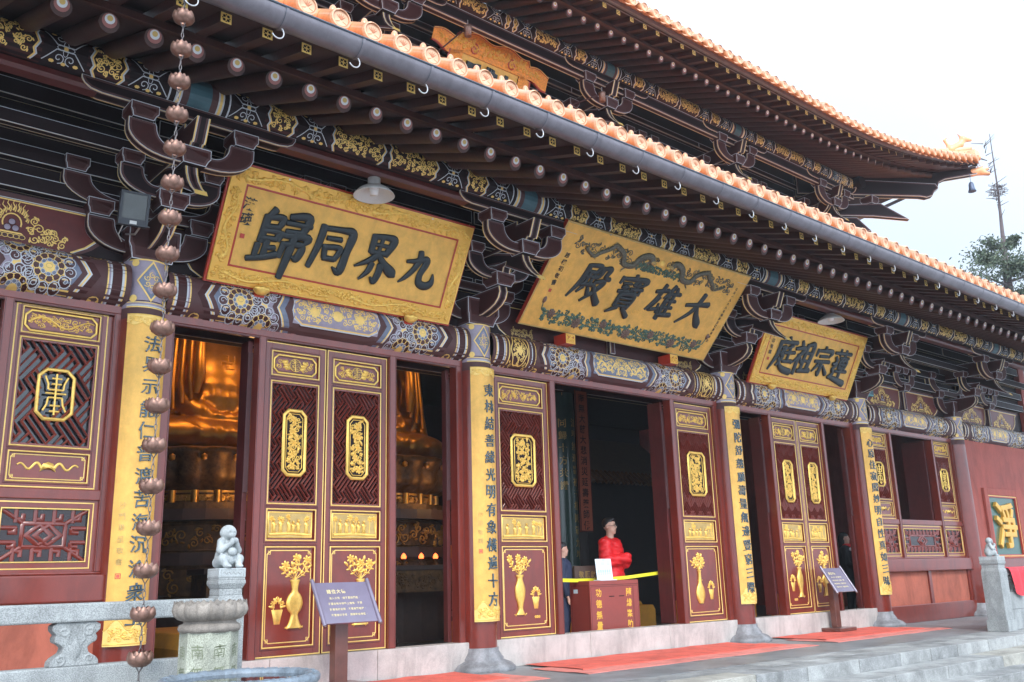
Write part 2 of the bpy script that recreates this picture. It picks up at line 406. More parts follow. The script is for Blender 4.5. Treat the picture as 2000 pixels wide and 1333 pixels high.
# ------------------------------------------------------------------ lettering (the built-in font's own CJK glyphs)
GL = {}
def glyph(ch, bold=.0, ext=.0, bev=.0):
    k = (ch, bold, ext, bev)
    if k in GL: return GL[k]
    cu = bpy.data.curves.new('glyph', 'FONT'); cu.body = ch; cu.size = 1; cu.offset = bold; cu.resolution_u = 3
    cu.extrude = ext; cu.bevel_depth = bev; cu.bevel_resolution = 1; cu.fill_mode = 'FRONT' if ext == 0 else 'BOTH'
    ob = bpy.data.objects.new('glyph', cu); col.objects.link(ob)
    dg = bpy.context.evaluated_depsgraph_get(); dg.update(); ev = ob.evaluated_get(dg); me = ev.to_mesh()
    vs = [tuple(v.co) for v in me.vertices]; fs = [tuple(p.vertices) for p in me.polygons]
    ev.to_mesh_clear(); bpy.data.objects.remove(ob); bpy.data.curves.remove(cu)
    if vs:
        x0 = min(v[0] for v in vs); x1 = max(v[0] for v in vs); y0 = min(v[1] for v in vs); y1 = max(v[1] for v in vs)
        s = 1/max(x1-x0, y1-y0, .5)
        vs = [((x-(x0+x1)/2)*s, (y-(y0+y1)/2)*s, z) for x, y, z in vs]
    GL[k] = (vs, fs); return GL[k]
def put(dec, ch, c, size, m, h=.001, bold=.0, ext=0, bev=0, sx=1., shear=0., warp=0., seed=0, edge=None, rot=0.):
    vs, fs = glyph(ch, bold, ext, bev); rg = random.Random(hash_s(ch)+seed); a = [rg.uniform(0, 6.28) for _ in range(6)]
    out = []
    cr, sr = math.cos(rot), math.sin(rot)
    for x, y, z in vs:
        X = x+warp*(.05*math.sin(5*y+a[0])+.03*math.sin(9*x+a[1])+.02*math.sin(17*y+a[2]))
        Y = y+warp*(.05*math.sin(4*x+a[3])+.03*math.sin(8*y+a[4])+.05*x)
        X = (X+shear*Y)*sx; X, Y = X*cr-Y*sr, X*sr+Y*cr
        out.append(dec.f(c[0]+X*size, c[1]+Y*size, h+(z+ext)*1.0))
    dec.mb.add(out, fs, m)
def hash_s(s):
    return sum((i+1)*ord(c) for i, c in enumerate(s))

# ------------------------------------------------------------------ organic forms: blended distance fields turned into one skin
def seg(P, a, b, ra, rb):
    a = np.array(a, float); b = np.array(b, float); d = b-a; t = np.clip(((P-a)@d)/max(d@d, 1e-9), 0, 1)
    return np.linalg.norm(P-a-t[..., None]*d, axis=-1)-(ra+(rb-ra)*t)
def elp(P, c, r):
    q = (P-np.array(c, float))/np.array(r, float); k = np.linalg.norm(q, axis=-1)
    return (k-1)*min(r)*np.where(k > 1, 1.2, 1)
def blend(ds, k):
    o = ds[0]
    for d in ds[1:]:
        hh = np.clip(.5+.5*(d-o)/k, 0, 1); o = d*(1-hh)+o*hh-k*hh*(1-hh)
    return o
def skin_mesh(fn, lo, hi, res):
    lo = np.array(lo, float); hi = np.array(hi, float)
    n = np.maximum(3, np.ceil((hi-lo)/res).astype(int)+1)
    ax = [lo[i]+res*np.arange(n[i]) for i in range(3)]
    G = np.stack(np.meshgrid(*ax, indexing='ij'), -1); D = fn(G); S = D < 0
    idx = -np.ones(tuple(n-1), int); acc = np.zeros(tuple(n-1)+(3,)); cnt = np.zeros(tuple(n-1))
    cor = [(i, j, k) for i in (0, 1) for j in (0, 1) for k in (0, 1)]
    def sl(c): return tuple(slice(c[i], n[i]-1+c[i]) for i in range(3))
    for a in cor:
        for d in range(3):
            if a[d] == 0:
                b = list(a); b[d] = 1; da, db = D[sl(a)], D[sl(b)]; cr = (da < 0) != (db < 0)
                t = np.where(cr, da/np.where(cr, da-db, 1), 0)[..., None]
                p = G[sl(a)]*(1-t)+G[sl(b)]*t; acc += np.where(cr[..., None], p, 0); cnt += cr
    on = cnt > 0; idx[on] = np.arange(on.sum()); V = acc[on]/cnt[on][:, None]; F = []
    for d in range(3):
        e, f = [(1, 2), (2, 0), (0, 1)][d]
        s0 = [slice(1, n[i]-1) for i in range(3)]; s0[d] = slice(0, n[d]-1); s1 = list(s0); s1[d] = slice(1, n[d])
        A, B = S[tuple(s0)], S[tuple(s1)]
        for c, flip in ((A & ~B, False), (~A & B, True)):
            q = np.argwhere(c); 
            if not len(q): continue
            q = q+np.array([0 if i == d else 1 for i in range(3)])
            E = np.zeros(3, int); E[e] = 1; Fv = np.zeros(3, int); Fv[f] = 1
            g = lambda z: idx[z[:, 0], z[:, 1], z[:, 2]]
            quad = np.stack([g(q-E-Fv), g(q-Fv), g(q), g(q-E)], 1)
            if flip: quad = quad[:, ::-1]
            F += [tuple(x) for x in quad.tolist() if min(x) >= 0]
    return V, F
def add_skin(mb, fn, lo, hi, res, m):
    V, F = skin_mesh(fn, lo, hi, res)
    V = [tuple(v) for v in V.tolist()]
    if callable(m):
        g = {}
        for f in F:
            c = [sum(V[i][k] for i in f)/4 for k in range(3)]; g.setdefault(m(*c), []).append(f)
        for k, fs in g.items(): mb.add(V, fs, k, True)
    else: mb.add(V, F, m, True)
# ------------------------------------------------------------------ brush-written characters for the big boards (x, y, stroke width; 100 units high)
BR = {
'九': '38,90,10 42,72,12 34,46,10 18,22,8 2,6,3|8,60,6 35,66,9 60,74,12 62,60,12 55,35,11 60,14,13 80,9,14 94,20,11 92,42,3',
'界': '28,94,10 30,60,9|28,92,8 58,96,9 74,91,12 64,60,9|47,92,6 46,63,6|30,77,6 66,78,6|30,61,8 64,62,8|48,60,10 34,44,9 4,26,3|50,57,7 66,42,11 90,27,15 99,21,4|40,38,9 36,20,8 22,2,3|60,38,10 61,20,10 56,2,8 46,10,3',
'同': '18,92,11 17,50,10 10,6,8|18,88,8 60,92,9 84,89,13 83,50,11 80,8,12 62,14,3|32,70,7 62,72,8|32,54,9 37,30,8|32,51,8 66,54,9 61,30,8|36,29,8 60,30,8',
'歸': '24,98,9 16,86,6|14,84,10 14,40,9|14,83,7 42,86,9 39,69,7|14,67,7 38,69,7|14,59,6 42,61,8 39,47,7|14,46,7 40,48,7|26,42,8 26,14,8|26,30,6 42,33,7|11,34,8 11,14,7|0,6,7 26,13,8 48,22,9|54,92,8 88,97,11 84,67,9|50,81,7 96,83,7|54,66,7 86,68,8|48,61,9 45,46,4|48,58,7 97,62,10 90,47,4|56,45,8 54,20,7|56,43,7 90,46,9 87,22,9 77,25,3|72,64,10 70,26,10 67,-16,8',
'大': '6,58,8 48,66,9 90,73,12|56,100,11 51,68,11 36,36,9 2,2,4|52,62,7 66,36,13 90,10,17 100,0,4',
'雄': '4,74,8 46,84,9|28,98,9 20,56,9 0,18,4|30,60,7 16,30,7 13,20,7 42,28,7|37,42,5 46,18,10|64,100,10 54,78,8 42,60,3|57,78,11 56,0,11|74,96,7 80,84,9|57,76,7 95,81,8|57,55,7 91,59,7|57,34,7 91,39,7|54,11,9 100,18,10|75,77,8 75,15,8',
'寶': '50,104,8 53,93,10|12,90,10 8,74,5|13,88,7 92,95,11 84,78,4|20,76,6 46,79,6|22,66,6 43,68,6|16,53,7 48,58,7|32,77,7 32,56,7|62,86,6 54,77,4|57,77,6 88,81,6|52,65,7 92,70,7|71,86,7 71,56,7|58,62,6 58,54,6|58,53,6 86,56,6|86,64,6 86,54,6|30,49,9 29,14,8|30,47,7 76,50,10 72,14,9|30,38,6 71,40,6|30,27,6 71,29,6|30,16,6 71,18,6|40,12,9 12,-6,4|60,12,8 88,-8,11',
'殿': '18,92,8 54,96,9 50,77,8|20,76,7 49,78,7|18,92,11 15,48,10 -4,0,4|22,62,7 58,67,7|31,73,7 30,42,7|46,74,7 45,43,7|18,39,8 62,45,9|30,34,8 18,17,4|47,34,7 58,14,10|67,94,10 64,72,8 54,60,3|67,92,7 88,95,10 84,70,8 100,68,9|58,52,7 88,58,10 74,30,9 44,-4,4|62,43,7 78,20,12 102,-2,15',
'蓮': '6,87,7 95,93,9|34,102,7 34,81,6|65,102,7 63,81,6|40,74,7 88,78,7|48,67,7 48,40,7|48,65,6 84,68,8 80,40,7|48,54,6 80,56,6|48,41,6 80,42,6|36,29,7 97,34,8|65,84,9 63,10,9|17,74,7 28,63,10|8,50,7 30,53,10 16,32,8 27,22,9 6,4,7|8,8,7 40,4,12 102,-6,16',
'宗': '50,100,9 53,88,11|12,84,11 8,62,5|14,82,7 93,88,12 82,66,5|29,64,8 73,68,8|10,44,8 94,51,10|51,49,11 51,2,11 38,12,3|34,34,10 10,8,4|64,34,7 94,8,13',
'祖': '23,98,8 31,86,10|2,71,8 46,77,10 30,52,9 -2,22,3|26,54,11 26,-6,10|32,50,6 47,34,10|58,90,11 57,12,10|58,88,8 90,92,12 86,12,11|58,64,7 85,66,7|58,39,7 85,41,7|42,5,9 102,13,12',
'庭': '52,102,9 57,90,11|14,83,8 96,90,10|18,85,11 15,38,10 -6,-6,4|80,79,8 55,68,6|48,53,7 98,59,8|71,74,8 71,27,8|50,26,7 94,31,9|28,66,7 47,69,9 31,46,8 46,43,9 24,10,4|25,36,6 40,14,10 66,2,14 104,-2,15'}
def catm(P, n=7):
    Q = [P[0]]+list(P)+[P[-1]]; o = []
    for i in range(1, len(Q)-2):
        p0, p1, p2, p3 = Q[i-1:i+3]
        for k in range(n):
            t = k/n; o.append(tuple(.5*(2*b+(c-a)*t+(2*a-5*b+4*c-d)*t*t+(3*b-a-3*c+d)*t**3) for a, b, c, d in zip(p0, p1, p2, p3)))
    o.append(tuple(P[-1])); return o
def ribbon(d, P, m, h, rel):
    """raised rounded stroke; P = (u, v, width)"""
    N = len(P); V = [[] for _ in range(7)]; ths = [(-1, 0), (-.94, .55), (-.55, .9), (0, 1), (.55, .9), (.94, .55), (1, 0)]
    for i in range(N):
        a = P[max(0, i-1)]; b = P[min(N-1, i+1)]; t = Vector((b[0]-a[0], b[1]-a[1]))
        t = t.normalized() if t.length > 1e-9 else Vector((1, 0)); nn = (-t.y, t.x); w_ = P[i][2]/2
        for k, (s, z) in enumerate(ths): V[k].append(d.f(P[i][0]+nn[0]*s*w_, P[i][1]+nn[1]*s*w_, h+rel*z*min(1, w_/(rel*.8))))
    fl = [p for v in V for p in v]
    d.mb.add(fl, [(k*N+i, (k+1)*N+i, (k+1)*N+i+1, k*N+i+1) for k in range(6) for i in range(N-1)], m, True)
def brush_char(d, ch, c, size, m, h=.002, rel=.022, slant=.1):
    for q, st in enumerate(BR[ch].split('|')):
        P = [tuple(float(x) for x in p.split(',')) for p in st.split()]; P = catm(P)
        a, b = P[0], P[1]; L = math.dist(a[:2], b[:2]) or 1; tx, ty = (b[0]-a[0])/L, (b[1]-a[1])/L
        pre = [(a[0]-tx*a[2]*.42*e, a[1]-ty*a[2]*.42*e, a[2]*math.sqrt(max(0, 1-e*e))+.4) for e in (1, .85, .6, .3)]
        a, b = P[-1], P[-2]; L = math.dist(a[:2], b[:2]) or 1; tx, ty = (a[0]-b[0])/L, (a[1]-b[1])/L
        suf = [(a[0]+tx*a[2]*.42*e, a[1]+ty*a[2]*.42*e, a[2]*math.sqrt(max(0, 1-e*e))+.3) for e in (.3, .6, .85, 1)]
        P = [(c[0]+(x-50+slant*(y-50))/100*size, c[1]+(y-50)/100*size, w_/100*size*1.55) for x, y, w_ in pre+P+suf]
        ribbon(d, P, m, h+.0006*q, rel)
# ================================================================== SETTING
FZ = .05
g = MB(); g.box(-70, 70, -70, 70, -.75, -.60, 'courtyard'); tag(g.build('ground'), kind='structure')
g = MB(); g.box(-22, 22, -2.05, 12.5, -.6, FZ, 'terrace_dark'); tag(g.build('terrace'), kind='structure')
# pale kerb slabs along the terrace edge, with joints
g = MB(); rg = random.Random(4)
def slabs(g, x0, x1, y0, y1, z0, z1, L, m, gap=.012):
    x = x0+rg.uniform(-.5, 0)
    while x < x1:
        e = x+L*rg.uniform(.8, 1.2); a, b = max(x, x0), min(e, x1)
        if b-a > .05: g.box(a+gap/2, b-gap/2, y0, y1, z0+rg.uniform(-.003,.003), z1+rg.uniform(-.003, .003), rg.choice((m, m, m+'_b', m+'_c')))
        x = e
slabs(g, -22, 22, -2.40, -2.056, -.2, FZ, 1.15, 'granite_step'); slabs(g, -22, 22, -2.75, -2.406, -.2, FZ, .85, 'granite_step')
g.box(-22, 22, -2.70, -2.06, -.6, -.03, 'granite_step')
tag(g.build('terrace_kerb', bevel=.006), kind='structure')
g = MB()
for k in range(4):
    y1 = -2.756-.36*k; z = FZ-.135*(k+1)
    slabs(g, -5.45, 5.55, y1-.42, y1, z-.16 if z-.16 > -.6 else -.6, z, 1.3, 'granite_step')
    g.box(-5.45, 5.55, y1-.30, y1, -.6, z-.02, 'granite_step')
tag(g.build('steps', bevel=.008), kind='structure')

# ================================================================== THE HALL
XC = [-13.97, -10.15, -6.33, -2.42, 2.42, 6.33, 10.15, 13.97]
HALL = thing('temple_hall', 'large two-tiered Buddhist temple hall with maroon timber, gilded lattice doors and orange glazed tile eaves', 'temple hall', (0, 0, FZ))
def bays(): return [(XC[i], XC[i+1]) for i in range(7)]

# ---- columns with painted heads and stone bases
def make_column(X, lit):
    g = MB()
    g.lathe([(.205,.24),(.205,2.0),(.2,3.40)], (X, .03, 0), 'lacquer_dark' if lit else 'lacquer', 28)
    g.lathe([(.2,3.40),(.2,3.50)], (X, .03, 0), 'mauve', 28)
    rr = .203
    def cf(u, v, h): a = u/rr; return (X+(rr+h)*math.sin(a), .03-(rr+h)*math.cos(a), v)
    g.lathe([(.2,3.5),(.2,3.96)], (X, .03, 0), 'mauve_light', 28)
    d = Dec(g, cf); W = .215
    for z, t, m in ((3.50,.012,'gold_line'),(3.515,.01,'white_line'),(3.545,.008,'gold_line'),(3.56,.008,'maroon'),(3.95,.014,'gold_line')):
        d.rect(-W, W, z, z+t, m, .0015, 1, 8)
    d.stroke([(0,3.57),(.125,3.755),(0,3.94),(-.125,3.755)], .014, 'gold_line', .003, closed=True, sub=.05)
    d.poly([(0,3.58),(.06,3.67),(.115,3.755),(.06,3.84),(0,3.93),(-.06,3.84),(-.115,3.755),(-.06,3.67)], 'blue_grey', .0022)
    for i in range(6):
        a = i*PI/3+PI/6; c = (.045*math.cos(a), 3.755+.055*math.sin(a))
        d.stroke(d.spiral(c, .03, a, 1, 1.2, 12), .007, 'gold_line', .004)
    for sx in (-1, 1):
        for z in (3.585, 3.925):
            d.disc((sx*.155, z), .035, 'gold_line', .002, 10)
    return g.build('column', HALL, (X, .03, FZ))
for i, X in enumerate(XC):
    c = make_column(X, False)
    g = MB()
    g.lathe([(.40,FZ),(.41,FZ+.03),(.36,FZ+.075),(.27,FZ+.11),(.275,FZ+.125),(.255,FZ+.15),(.222,FZ+.20),(.222,FZ+.235),(.18,FZ+.24)], (X, .03, 0), 'base_stone', 32)
    g.build('column_base', c, (X, .03, FZ))

# ---- threshold, lintel and door frames
def bayitems(i): return XC[i], XC[i+1], (XC[i]+XC[i+1])/2
for i in (2, 3, 4):
    a, b, c = bayitems(i); g = MB()
    x = a+.19; L = (b-a-.38)/3
    for k in range(3): g.box(x+k*L+.003, x+(k+1)*L-.003, -.05+.002*k, .16, FZ, .352+.002*(k % 2), 'marble')
    g.build('stone_threshold', HALL, (c, .05, FZ), bevel=.006)
for i in range(7):
    a, b, c = bayitems(i)
    if i in (0, 6): continue
    g = MB(); g.box(a+.15, b-.15, 0, .13, 3.45, 3.56, 'lacquer')
    g.box(a+.15, b-.15, .012, .12, 3.56, 3.60, 'maroon_dark')
    g.build('door_lintel' if i in (2,3,4) else 'window_lintel', HALL, (c, .06, 3.5), bevel=.006)
def post(x0, x1, z0=.352, z1=3.45, name='door_post', y1=.13):
    g = MB(); g.box(x0, x1, 0, y1, z0, z1, 'lacquer')
    # thin double moulding beside the openings
    g.box(x0-.0001+.006, x0+.012, -.004, 0, z0, z1, 'lacquer_dark'); g.box(x1-.012, x1-.006, -.004, 0, z0, z1, 'lacquer_dark')
    return g.build(name, HALL, ((x0+x1)/2, .06, z0), bevel=.004)
def lint_mould(x0, x1):
    pass
doorposts = [(-6.13,-6.03),(-5.175,-5.09),(-3.628,-3.54),(-2.71,-2.62)]
for a, b in doorposts: post(a, b); post(-b, -a)
for a, b in ((-2.22,-2.12),(-1.222,-1.125)): post(a, b); post(-b, -a)
# mouldings under the lintel
for a, b in ((-6.03,-5.175),(-5.09,-3.628),(-3.54,-2.71),(-2.12,-1.222),(-1.125,1.125),(1.222,2.12),(2.71,3.54),(3.628,5.09),(5.175,6.03),(6.58,7.40),(7.48,9.07),(9.15,9.93),(-9.93,-9.15),(-9.07,-7.48),(-7.40,-6.58)):
    g = MB(); g.box(a, b, .008, .02, 3.432, 3.449, 'lacquer_dark'); g.box(a, b, .002, .02, 3.442, 3.446, 'lacquer'); g.build('lintel_moulding', HALL, ((a+b)/2, 0, 3.44))

# ---- carved door leaves
def lattice(d, u0, u1, v0, v1, w, m, h, relief, P=.105, phase=(0,0), hole=None):
    """diagonal key-fret lattice clipped to a rectangle"""
    segs = []
    cu, cv = (u0+u1)/2+phase[0], (v0+v1)/2+phase[1]; u = P/2.7
    s2 = math.sqrt(.5); n_ = 4; u = P/1.5; rng = int(1.0/(n_*u))+2
    for i in range(-rng, rng+1):
        for j in range(-rng, rng+1):
            ox, oy = i*n_, j*n_
            if math.hypot(ox, oy)*u > .9: continue
            for k in range(n_):
                t = k+.5; A, B = (ox-.5, oy+t), (ox+n_+.5, oy+t)
                if k in (0, n_-1): A = (ox-.5+(k == 0)*1.0, oy+t); B = (ox+n_+.5-(k > 0)*1.0, oy+t)
                if (i+j) % 2: A, B = (A[1]-oy+ox, A[0]-ox+oy), (B[1]-oy+ox, B[0]-ox+oy)
                q = []
                for (x, y) in (A, B):
                    X, Y = x*u, y*u; q.append((cu+(X-Y)*s2*.86, cv+(X+Y)*s2*1.16))
                segs.append(q)
    for (ax, ay), (bx, by) in segs:
        t0, t1 = 0., 1.; dx, dy = bx-ax, by-ay; ok = True
        for p, q in ((-dx, ax-u0), (dx, u1-ax), (-dy, ay-v0), (dy, v1-ay)):
            if abs(p) < 1e-12:
                if q < 0: ok = False
            else:
                r = q/p
                if p < 0: t0 = max(t0, r)
                else: t1 = min(t1, r)
        if not ok or t1-t0 < .02: continue
        A = Vector((ax+dx*t0, ay+dy*t0)); B = Vector((ax+dx*t1, ay+dy*t1)); t = (B-A)
        if t.length < .004: continue
        t.normalize(); n = Vector((-t.y, t.x))*w/2
        if hole:
            L = (B-A).length; ts = [L*k/24 for k in range(25)]; inn = [hole[0] < (A+t*q).x < hole[1] and hole[2] < (A+t*q).y < hole[3] for q in ts]
            if inn[0] and inn[-1]: continue
            if inn[-1]: B = A+t*ts[inn.index(True)]
            elif inn[0]: A = A+t*ts[24-inn[::-1].index(True)]
        A -= t*w*.4; B += t*w*.4
        cl = lambda p: (min(max(p.x, u0), u1), min(max(p.y, v0), v1))
        P4 = [cl(A+n), cl(A-n), cl(B-n), cl(B+n)]
        vs = [d.f(x, y, h+relief) for x, y in P4]+[d.f(x, y, h) for x, y in P4]
        vs += [d.f(*cl(A), h+relief*1.25), d.f(*cl(B), h+relief*1.25)]
        d.mb.add(vs, [(0,8,9,3),(8,1,2,9),(0,4,5,1),(1,5,6,2),(2,6,7,3),(3,7,4,0)], m)
def leaf_face(off, y0=.045):
    return lambda u, v, h: (u, y0-h-off, v)
def lotus_scroll(d, u0, u1, v0, v1, m, seed, h, rel, w=.006, r=.035):
    d.scroll(lambda x, y: u0+.004 < x < u1-.004 and v0+.004 < y < v1-.004, u0, u1, v0, v1, r, w, m, seed, h, rel)
def roundel(d, u0, u1, v0, v1, m, seed, h, kind):
    """gold openwork plate with notched corners"""
    ch = min(.045, (v1-v0)*.25, (u1-u0)*.25)
    d.frame(u0, u1, v0, v1, .018, m, h+.004, .008, ch)
    d.frame(u0+.018, u1-.018, v0+.018, v1-.018, .005, 'lacquer_dark', h+.002, .0, ch*.8)
    i0, i1, j0, j1 = u0+.022, u1-.022, v0+.022, v1-.022
    rg = random.Random(seed)
    lotus_scroll(d, i0, i1, j0, j1, m, seed, h-.004, .007, .0075, min(.034, (v1-v0)*.18, (u1-u0)*.24))
    cx, cy = (u0+u1)/2, (v0+v1)/2
    if kind == 'shou':
        q = (j1-j0)*.46
        d.disc((cx, cy), q, 'lacquer_dark', h+.001, 18)
        d.stroke([(cx+q*math.cos(a), cy+q*math.sin(a)) for a in [i*PI/9 for i in range(18)]], .006, m, h+.004, .004, closed=True)
        for k in (-.62, -.3, 0, .3, .62): d.stroke([(cx-q*.6, cy+k*q), (cx-q*.1, cy+k*q)], .005, m, h+.004, .003); d.stroke([(cx+q*.1, cy+k*q), (cx+q*.6, cy+k*q)], .005, m, h+.004, .003)
        d.stroke([(cx, cy-q), (cx, cy+q)], .006, m, h+.004, .004)
        for s in (-1, 1):
            for k in range(3): d.dome(d.ell((cx+s*(q*1.35+k*.012), cy+(k-1)*q*.45), .034, .02, s*(.5-.5*k), 9), m, h, h+.014)
    elif kind == 'bird':
        n = 5 if (v1-v0) > .4 else 3
        for k in range(n):
            c = (cx+rg.uniform(-.012, .012), j0+(j1-j0)*(k+.5)/n)
            d.flower(c, min(.045, (i1-i0)*.38), m, 6, h, .009)
        for k in range(n-1):
            c = (cx+rg.choice((-1, 1))*(i1-i0)*.25, j0+(j1-j0)*(k+1)/n); a = rg.uniform(.5, 2.4)
            d.dome(d.ell(c, .04, .016, a, 10), m, h+.002, h+.018); d.dome(d.ell((c[0]+.034*math.cos(a), c[1]+.034*math.sin(a)), .013, .011, a, 8), m, h+.004, h+.018)
    elif kind == 'vine':
        for k in range(4):
            c = (u0+(u1-u0)*(k+.5)/4, cy+rg.uniform(-.02, .02)); d.flower(c, .032, m, 6, h, .008)
    elif kind == 'dragon':
        P = [(i0+(i1-i0)*t, cy+(j1-j0)*.3*math.sin(t*9+seed)) for t in [k/24 for k in range(25)]]
        d.stroke(P, .022, m, h, .016, w1=.010)
def vase(d, cx, z0, H, m, h, style, rg):
    prof = {0: [(0,.075),(.04,.05),(.16,.028),(.2,.032),(.24,.05),(.34,.066),(.44,.05),(.5,.024),(.6,.028),(.64,.036),(.66,.04)],
            1: [(0,.03),(.03,.04),(.12,.062),(.22,.066),(.32,.05),(.42,.022),(.6,.016),(.64,.022),(.66,.028)],
            2: [(0,.05),(.05,.034),(.1,.024),(.2,.034),(.3,.052),(.44,.056),(.52,.04),(.6,.028),(.64,.04),(.66,.044)]}[style]
    L = [(cx-r*1.35, z0+z*H) for z, r in prof]; Rr = [(cx+r*1.35, z0+z*H) for z, r in prof][::-1]
    pr = catm([(cx, z0+z*H, 2.7*r) for z, r in prof], 3); ribbon(d, [(cx, z0-.002, pr[0][2]*.9)]+pr+[(cx, pr[-1][1]+.003, pr[-1][2]*.9)], m, h, .026)
    if style != 1:
        for s in (-1, 1): d.stroke([(cx+s*.03, z0+.03*H), (cx+s*.07, z0-.01*H), (cx+s*.095, z0+.012)], .014, m, h, .01)
    d.stroke([(cx-.05, z0+.22*H), (cx+.05, z0+.22*H)], .008, m, h+.010, .006); d.stroke([(cx-.055, z0+.46*H), (cx+.055, z0+.46*H)], .008, m, h+.010, .006)
    d.stroke(d.spiral((cx, z0+.34*H), .028, 0), .006, m, h+.015, .005)
    top = z0+.66*H
    for k in range(7):
        a = PI/2+(k-3)*.30+rg.uniform(-.1, .1); L_ = H*rg.uniform(.2, .36)
        e = (cx+L_*math.cos(a)*.95, top+L_*math.sin(a))
        d.stroke([(cx, top), (cx+(e[0]-cx)*.6, top+(e[1]-top)*.45), e], .007, m, h, .007)
        if k % 2: d.flower(e, .05, m, 7, h, .012)
        else: d.dome(d.ell(e, .032, .015, a, 9), m, h, h+.014)
        for q in (.45, .75):
            c = (cx+(e[0]-cx)*q, top+(e[1]-top)*q*.9)
            for s in (-1, 1): d.dome(d.ell((c[0]+.018*math.cos(a+s*1.1), c[1]+.018*math.sin(a+s*1.1)), .026, .011, a+s*.9, 8), m, h, h+.012)
def basket(d, cx, z0, H, m, h, rg):
    d.dome([(cx-.03, z0),(cx+.03, z0),(cx+.042, z0+.2*H),(cx+.06, z0+.45*H),(cx-.06, z0+.45*H),(cx-.042, z0+.2*H)], m, h, h+.014)
    d.stroke([(cx-.045, z0+.42*H)]+[(cx-.032*math.cos(a), z0+H*.55+.3*H*math.sin(a)) for a in [i*PI/8 for i in range(9)]]+[(cx+.045, z0+.42*H)], .008, m, h, .008)
    for k in range(7):
        a = PI*(k+.5)/7; c = (cx+.06*math.cos(a), z0+.48*H+.08*math.sin(a))
        if k % 2: d.flower(c, .028, m, 6, h+.004, .008, 1)
        else: d.dome(d.ell(c, .034, .013, a, 8), m, h+.003, h+.014)
def key_corner(d, x, y, sx, sy, m, h):
    q = .034; d.stroke([(x, y+sy*q), (x+sx*q, y+sy*q), (x+sx*q, y)], .006, m, h, .003); d.stroke([(x+sx*q*.35, y), (x+sx*q*.35, y+sy*q*.6), (x+sx*q, y+sy*q*.6)], .006, m, h, .003)
mat('pane_dark', (.022, .012, .014), .18, var=.3)
def make_door_leaf(x0, x1, seed, tall, y=.045, medal=.24, style=0, pkind='shou'):
    rg = random.Random(seed); cx = (x0+x1)/2
    a, b = x0+.075, x1-.078          # gold frames
    if x1-x0 > .8: a, b = x0+.078, x1-.09
    lo, hi = .357, 3.425
    g = MB(); th = .05
    # stiles and rails around the panels
    zs = [(.441,1.384),(1.435,1.748),(1.789,3.027),(3.078,3.338)]
    g.box(x0, a+.004, y, y+th, lo, hi, 'lacquer'); g.box(b-.004, x1, y, y+th, lo, hi, 'lacquer')
    zz = [lo]+[q for s in zs for q in s]+[hi]
    for k in range(0, len(zz), 2): g.box(a+.004, b-.004, y+.001, y+th, zz[k], zz[k+1], 'lacquer')
    d = Dec(g, leaf_face(0, y))
    d.frame(x0+.009, x1-.009, lo+.008, hi-.008, .011, 'gold_line', .0006, .003)
    for z0, z1 in zs:                 # stepped mouldings: gold bead, mauve step
        d.frame(a+.006, b-.006, z0+.006, z1-.006, .013, 'gold_line', .001, .007)
        d.frame(a-.014, b+.014, z0-.014, z1+.014, .010, 'lacquer_dark', .0006, .004)
    leaf = g.build('door_leaf', HALL, (x0, y, lo), bevel=.003)
    # top plate
    g = MB(); g.box(a, b, y+.022, y+.034, 3.078, 3.338, 'lacquer'); d = Dec(g, leaf_face(0, y+.020))
    roundel(d, a+.035, b-.035, 3.115, 3.30, 'gold', seed, .003, pkind); g.build('top_panel', leaf, (cx, y, 3.2))
    # lattice with glass behind it
    z0, z1 = 1.815, 3.001
    g = MB(); d = Dec(g, leaf_face(0, y+.035))
    lattice(d, a+.024, b-.024, z0, z1, .0155, 'lacquer', 0, .026, .0575, (.01*seed, 0), (cx-medal/2+.01, cx+medal/2-.01, 2.09, 2.72))
    for q in ((a+.010, a+.026, z0-.015, z1+.015),(b-.026, b-.010, z0-.015, z1+.015)): g.box(q[0], q[1], y+.008, y+.04, q[2], q[3], 'lacquer')
    for q in ((z0-.015, z0+.004),(z1-.004, z1+.015)): g.box(a+.026, b-.026, y+.008, y+.04, q[0], q[1], 'lacquer')
    g.build('lattice', leaf, (cx, y, z0))
    g = MB(); g.box(a+.01, b-.01, y+.050, y+.058, z0, z1, 'pane_dark'); g.build('backing_pane', leaf, (cx, y, z0))
    # medallion
    mw = medal/2; mh = .325 if x1-x0 < .8 else .305
    g = MB(); d = Dec(g, leaf_face(.014, y)); c0 = 2.405
    ch = .05
    P = [(cx-mw+ch,c0-mh),(cx+mw-ch,c0-mh),(cx+mw,c0-mh+ch),(cx+mw,c0+mh-ch),(cx+mw-ch,c0+mh),(cx-mw+ch,c0+mh),(cx-mw,c0+mh-ch),(cx-mw,c0-mh+ch)]
    d.stroke(P, .034, 'gold', -.004, .022, closed=True)
    d.stroke([(cx+(u-cx)*.74, c0+(v-c0)*.90) for u, v in P], .008, 'gold', -.008, .008, closed=True)
    d.poly([(cx+(u-cx)*.86, c0+(v-c0)*.95) for u, v in P], 'maroon_dark', -.016)
    i0, i1, j0, j1 = cx-mw*.7, cx+mw*.7, c0-mh*.88, c0+mh*.88
    lotus_scroll(d, i0, i1, j0, j1, 'gold', seed+3, -.014, .010, .011, .028)
    n = 5
    for k in range(n):
        c = (cx+rg.uniform(-.02, .02), j0+(j1-j0)*(k+.5)/n)
        d.flower(c, min(.044, (i1-i0)*.4), 'gold', 6, -.012, .010)
        a_ = rg.uniform(0, 3); c2 = (cx+rg.choice((-1,1))*mw*.4, j0+(j1-j0)*(k+.95)/n); d.dome(d.ell(c2, .036, .014, a_, 9), 'gold', -.012, .004)
    g.build('medallion', leaf, (cx, y, c0))
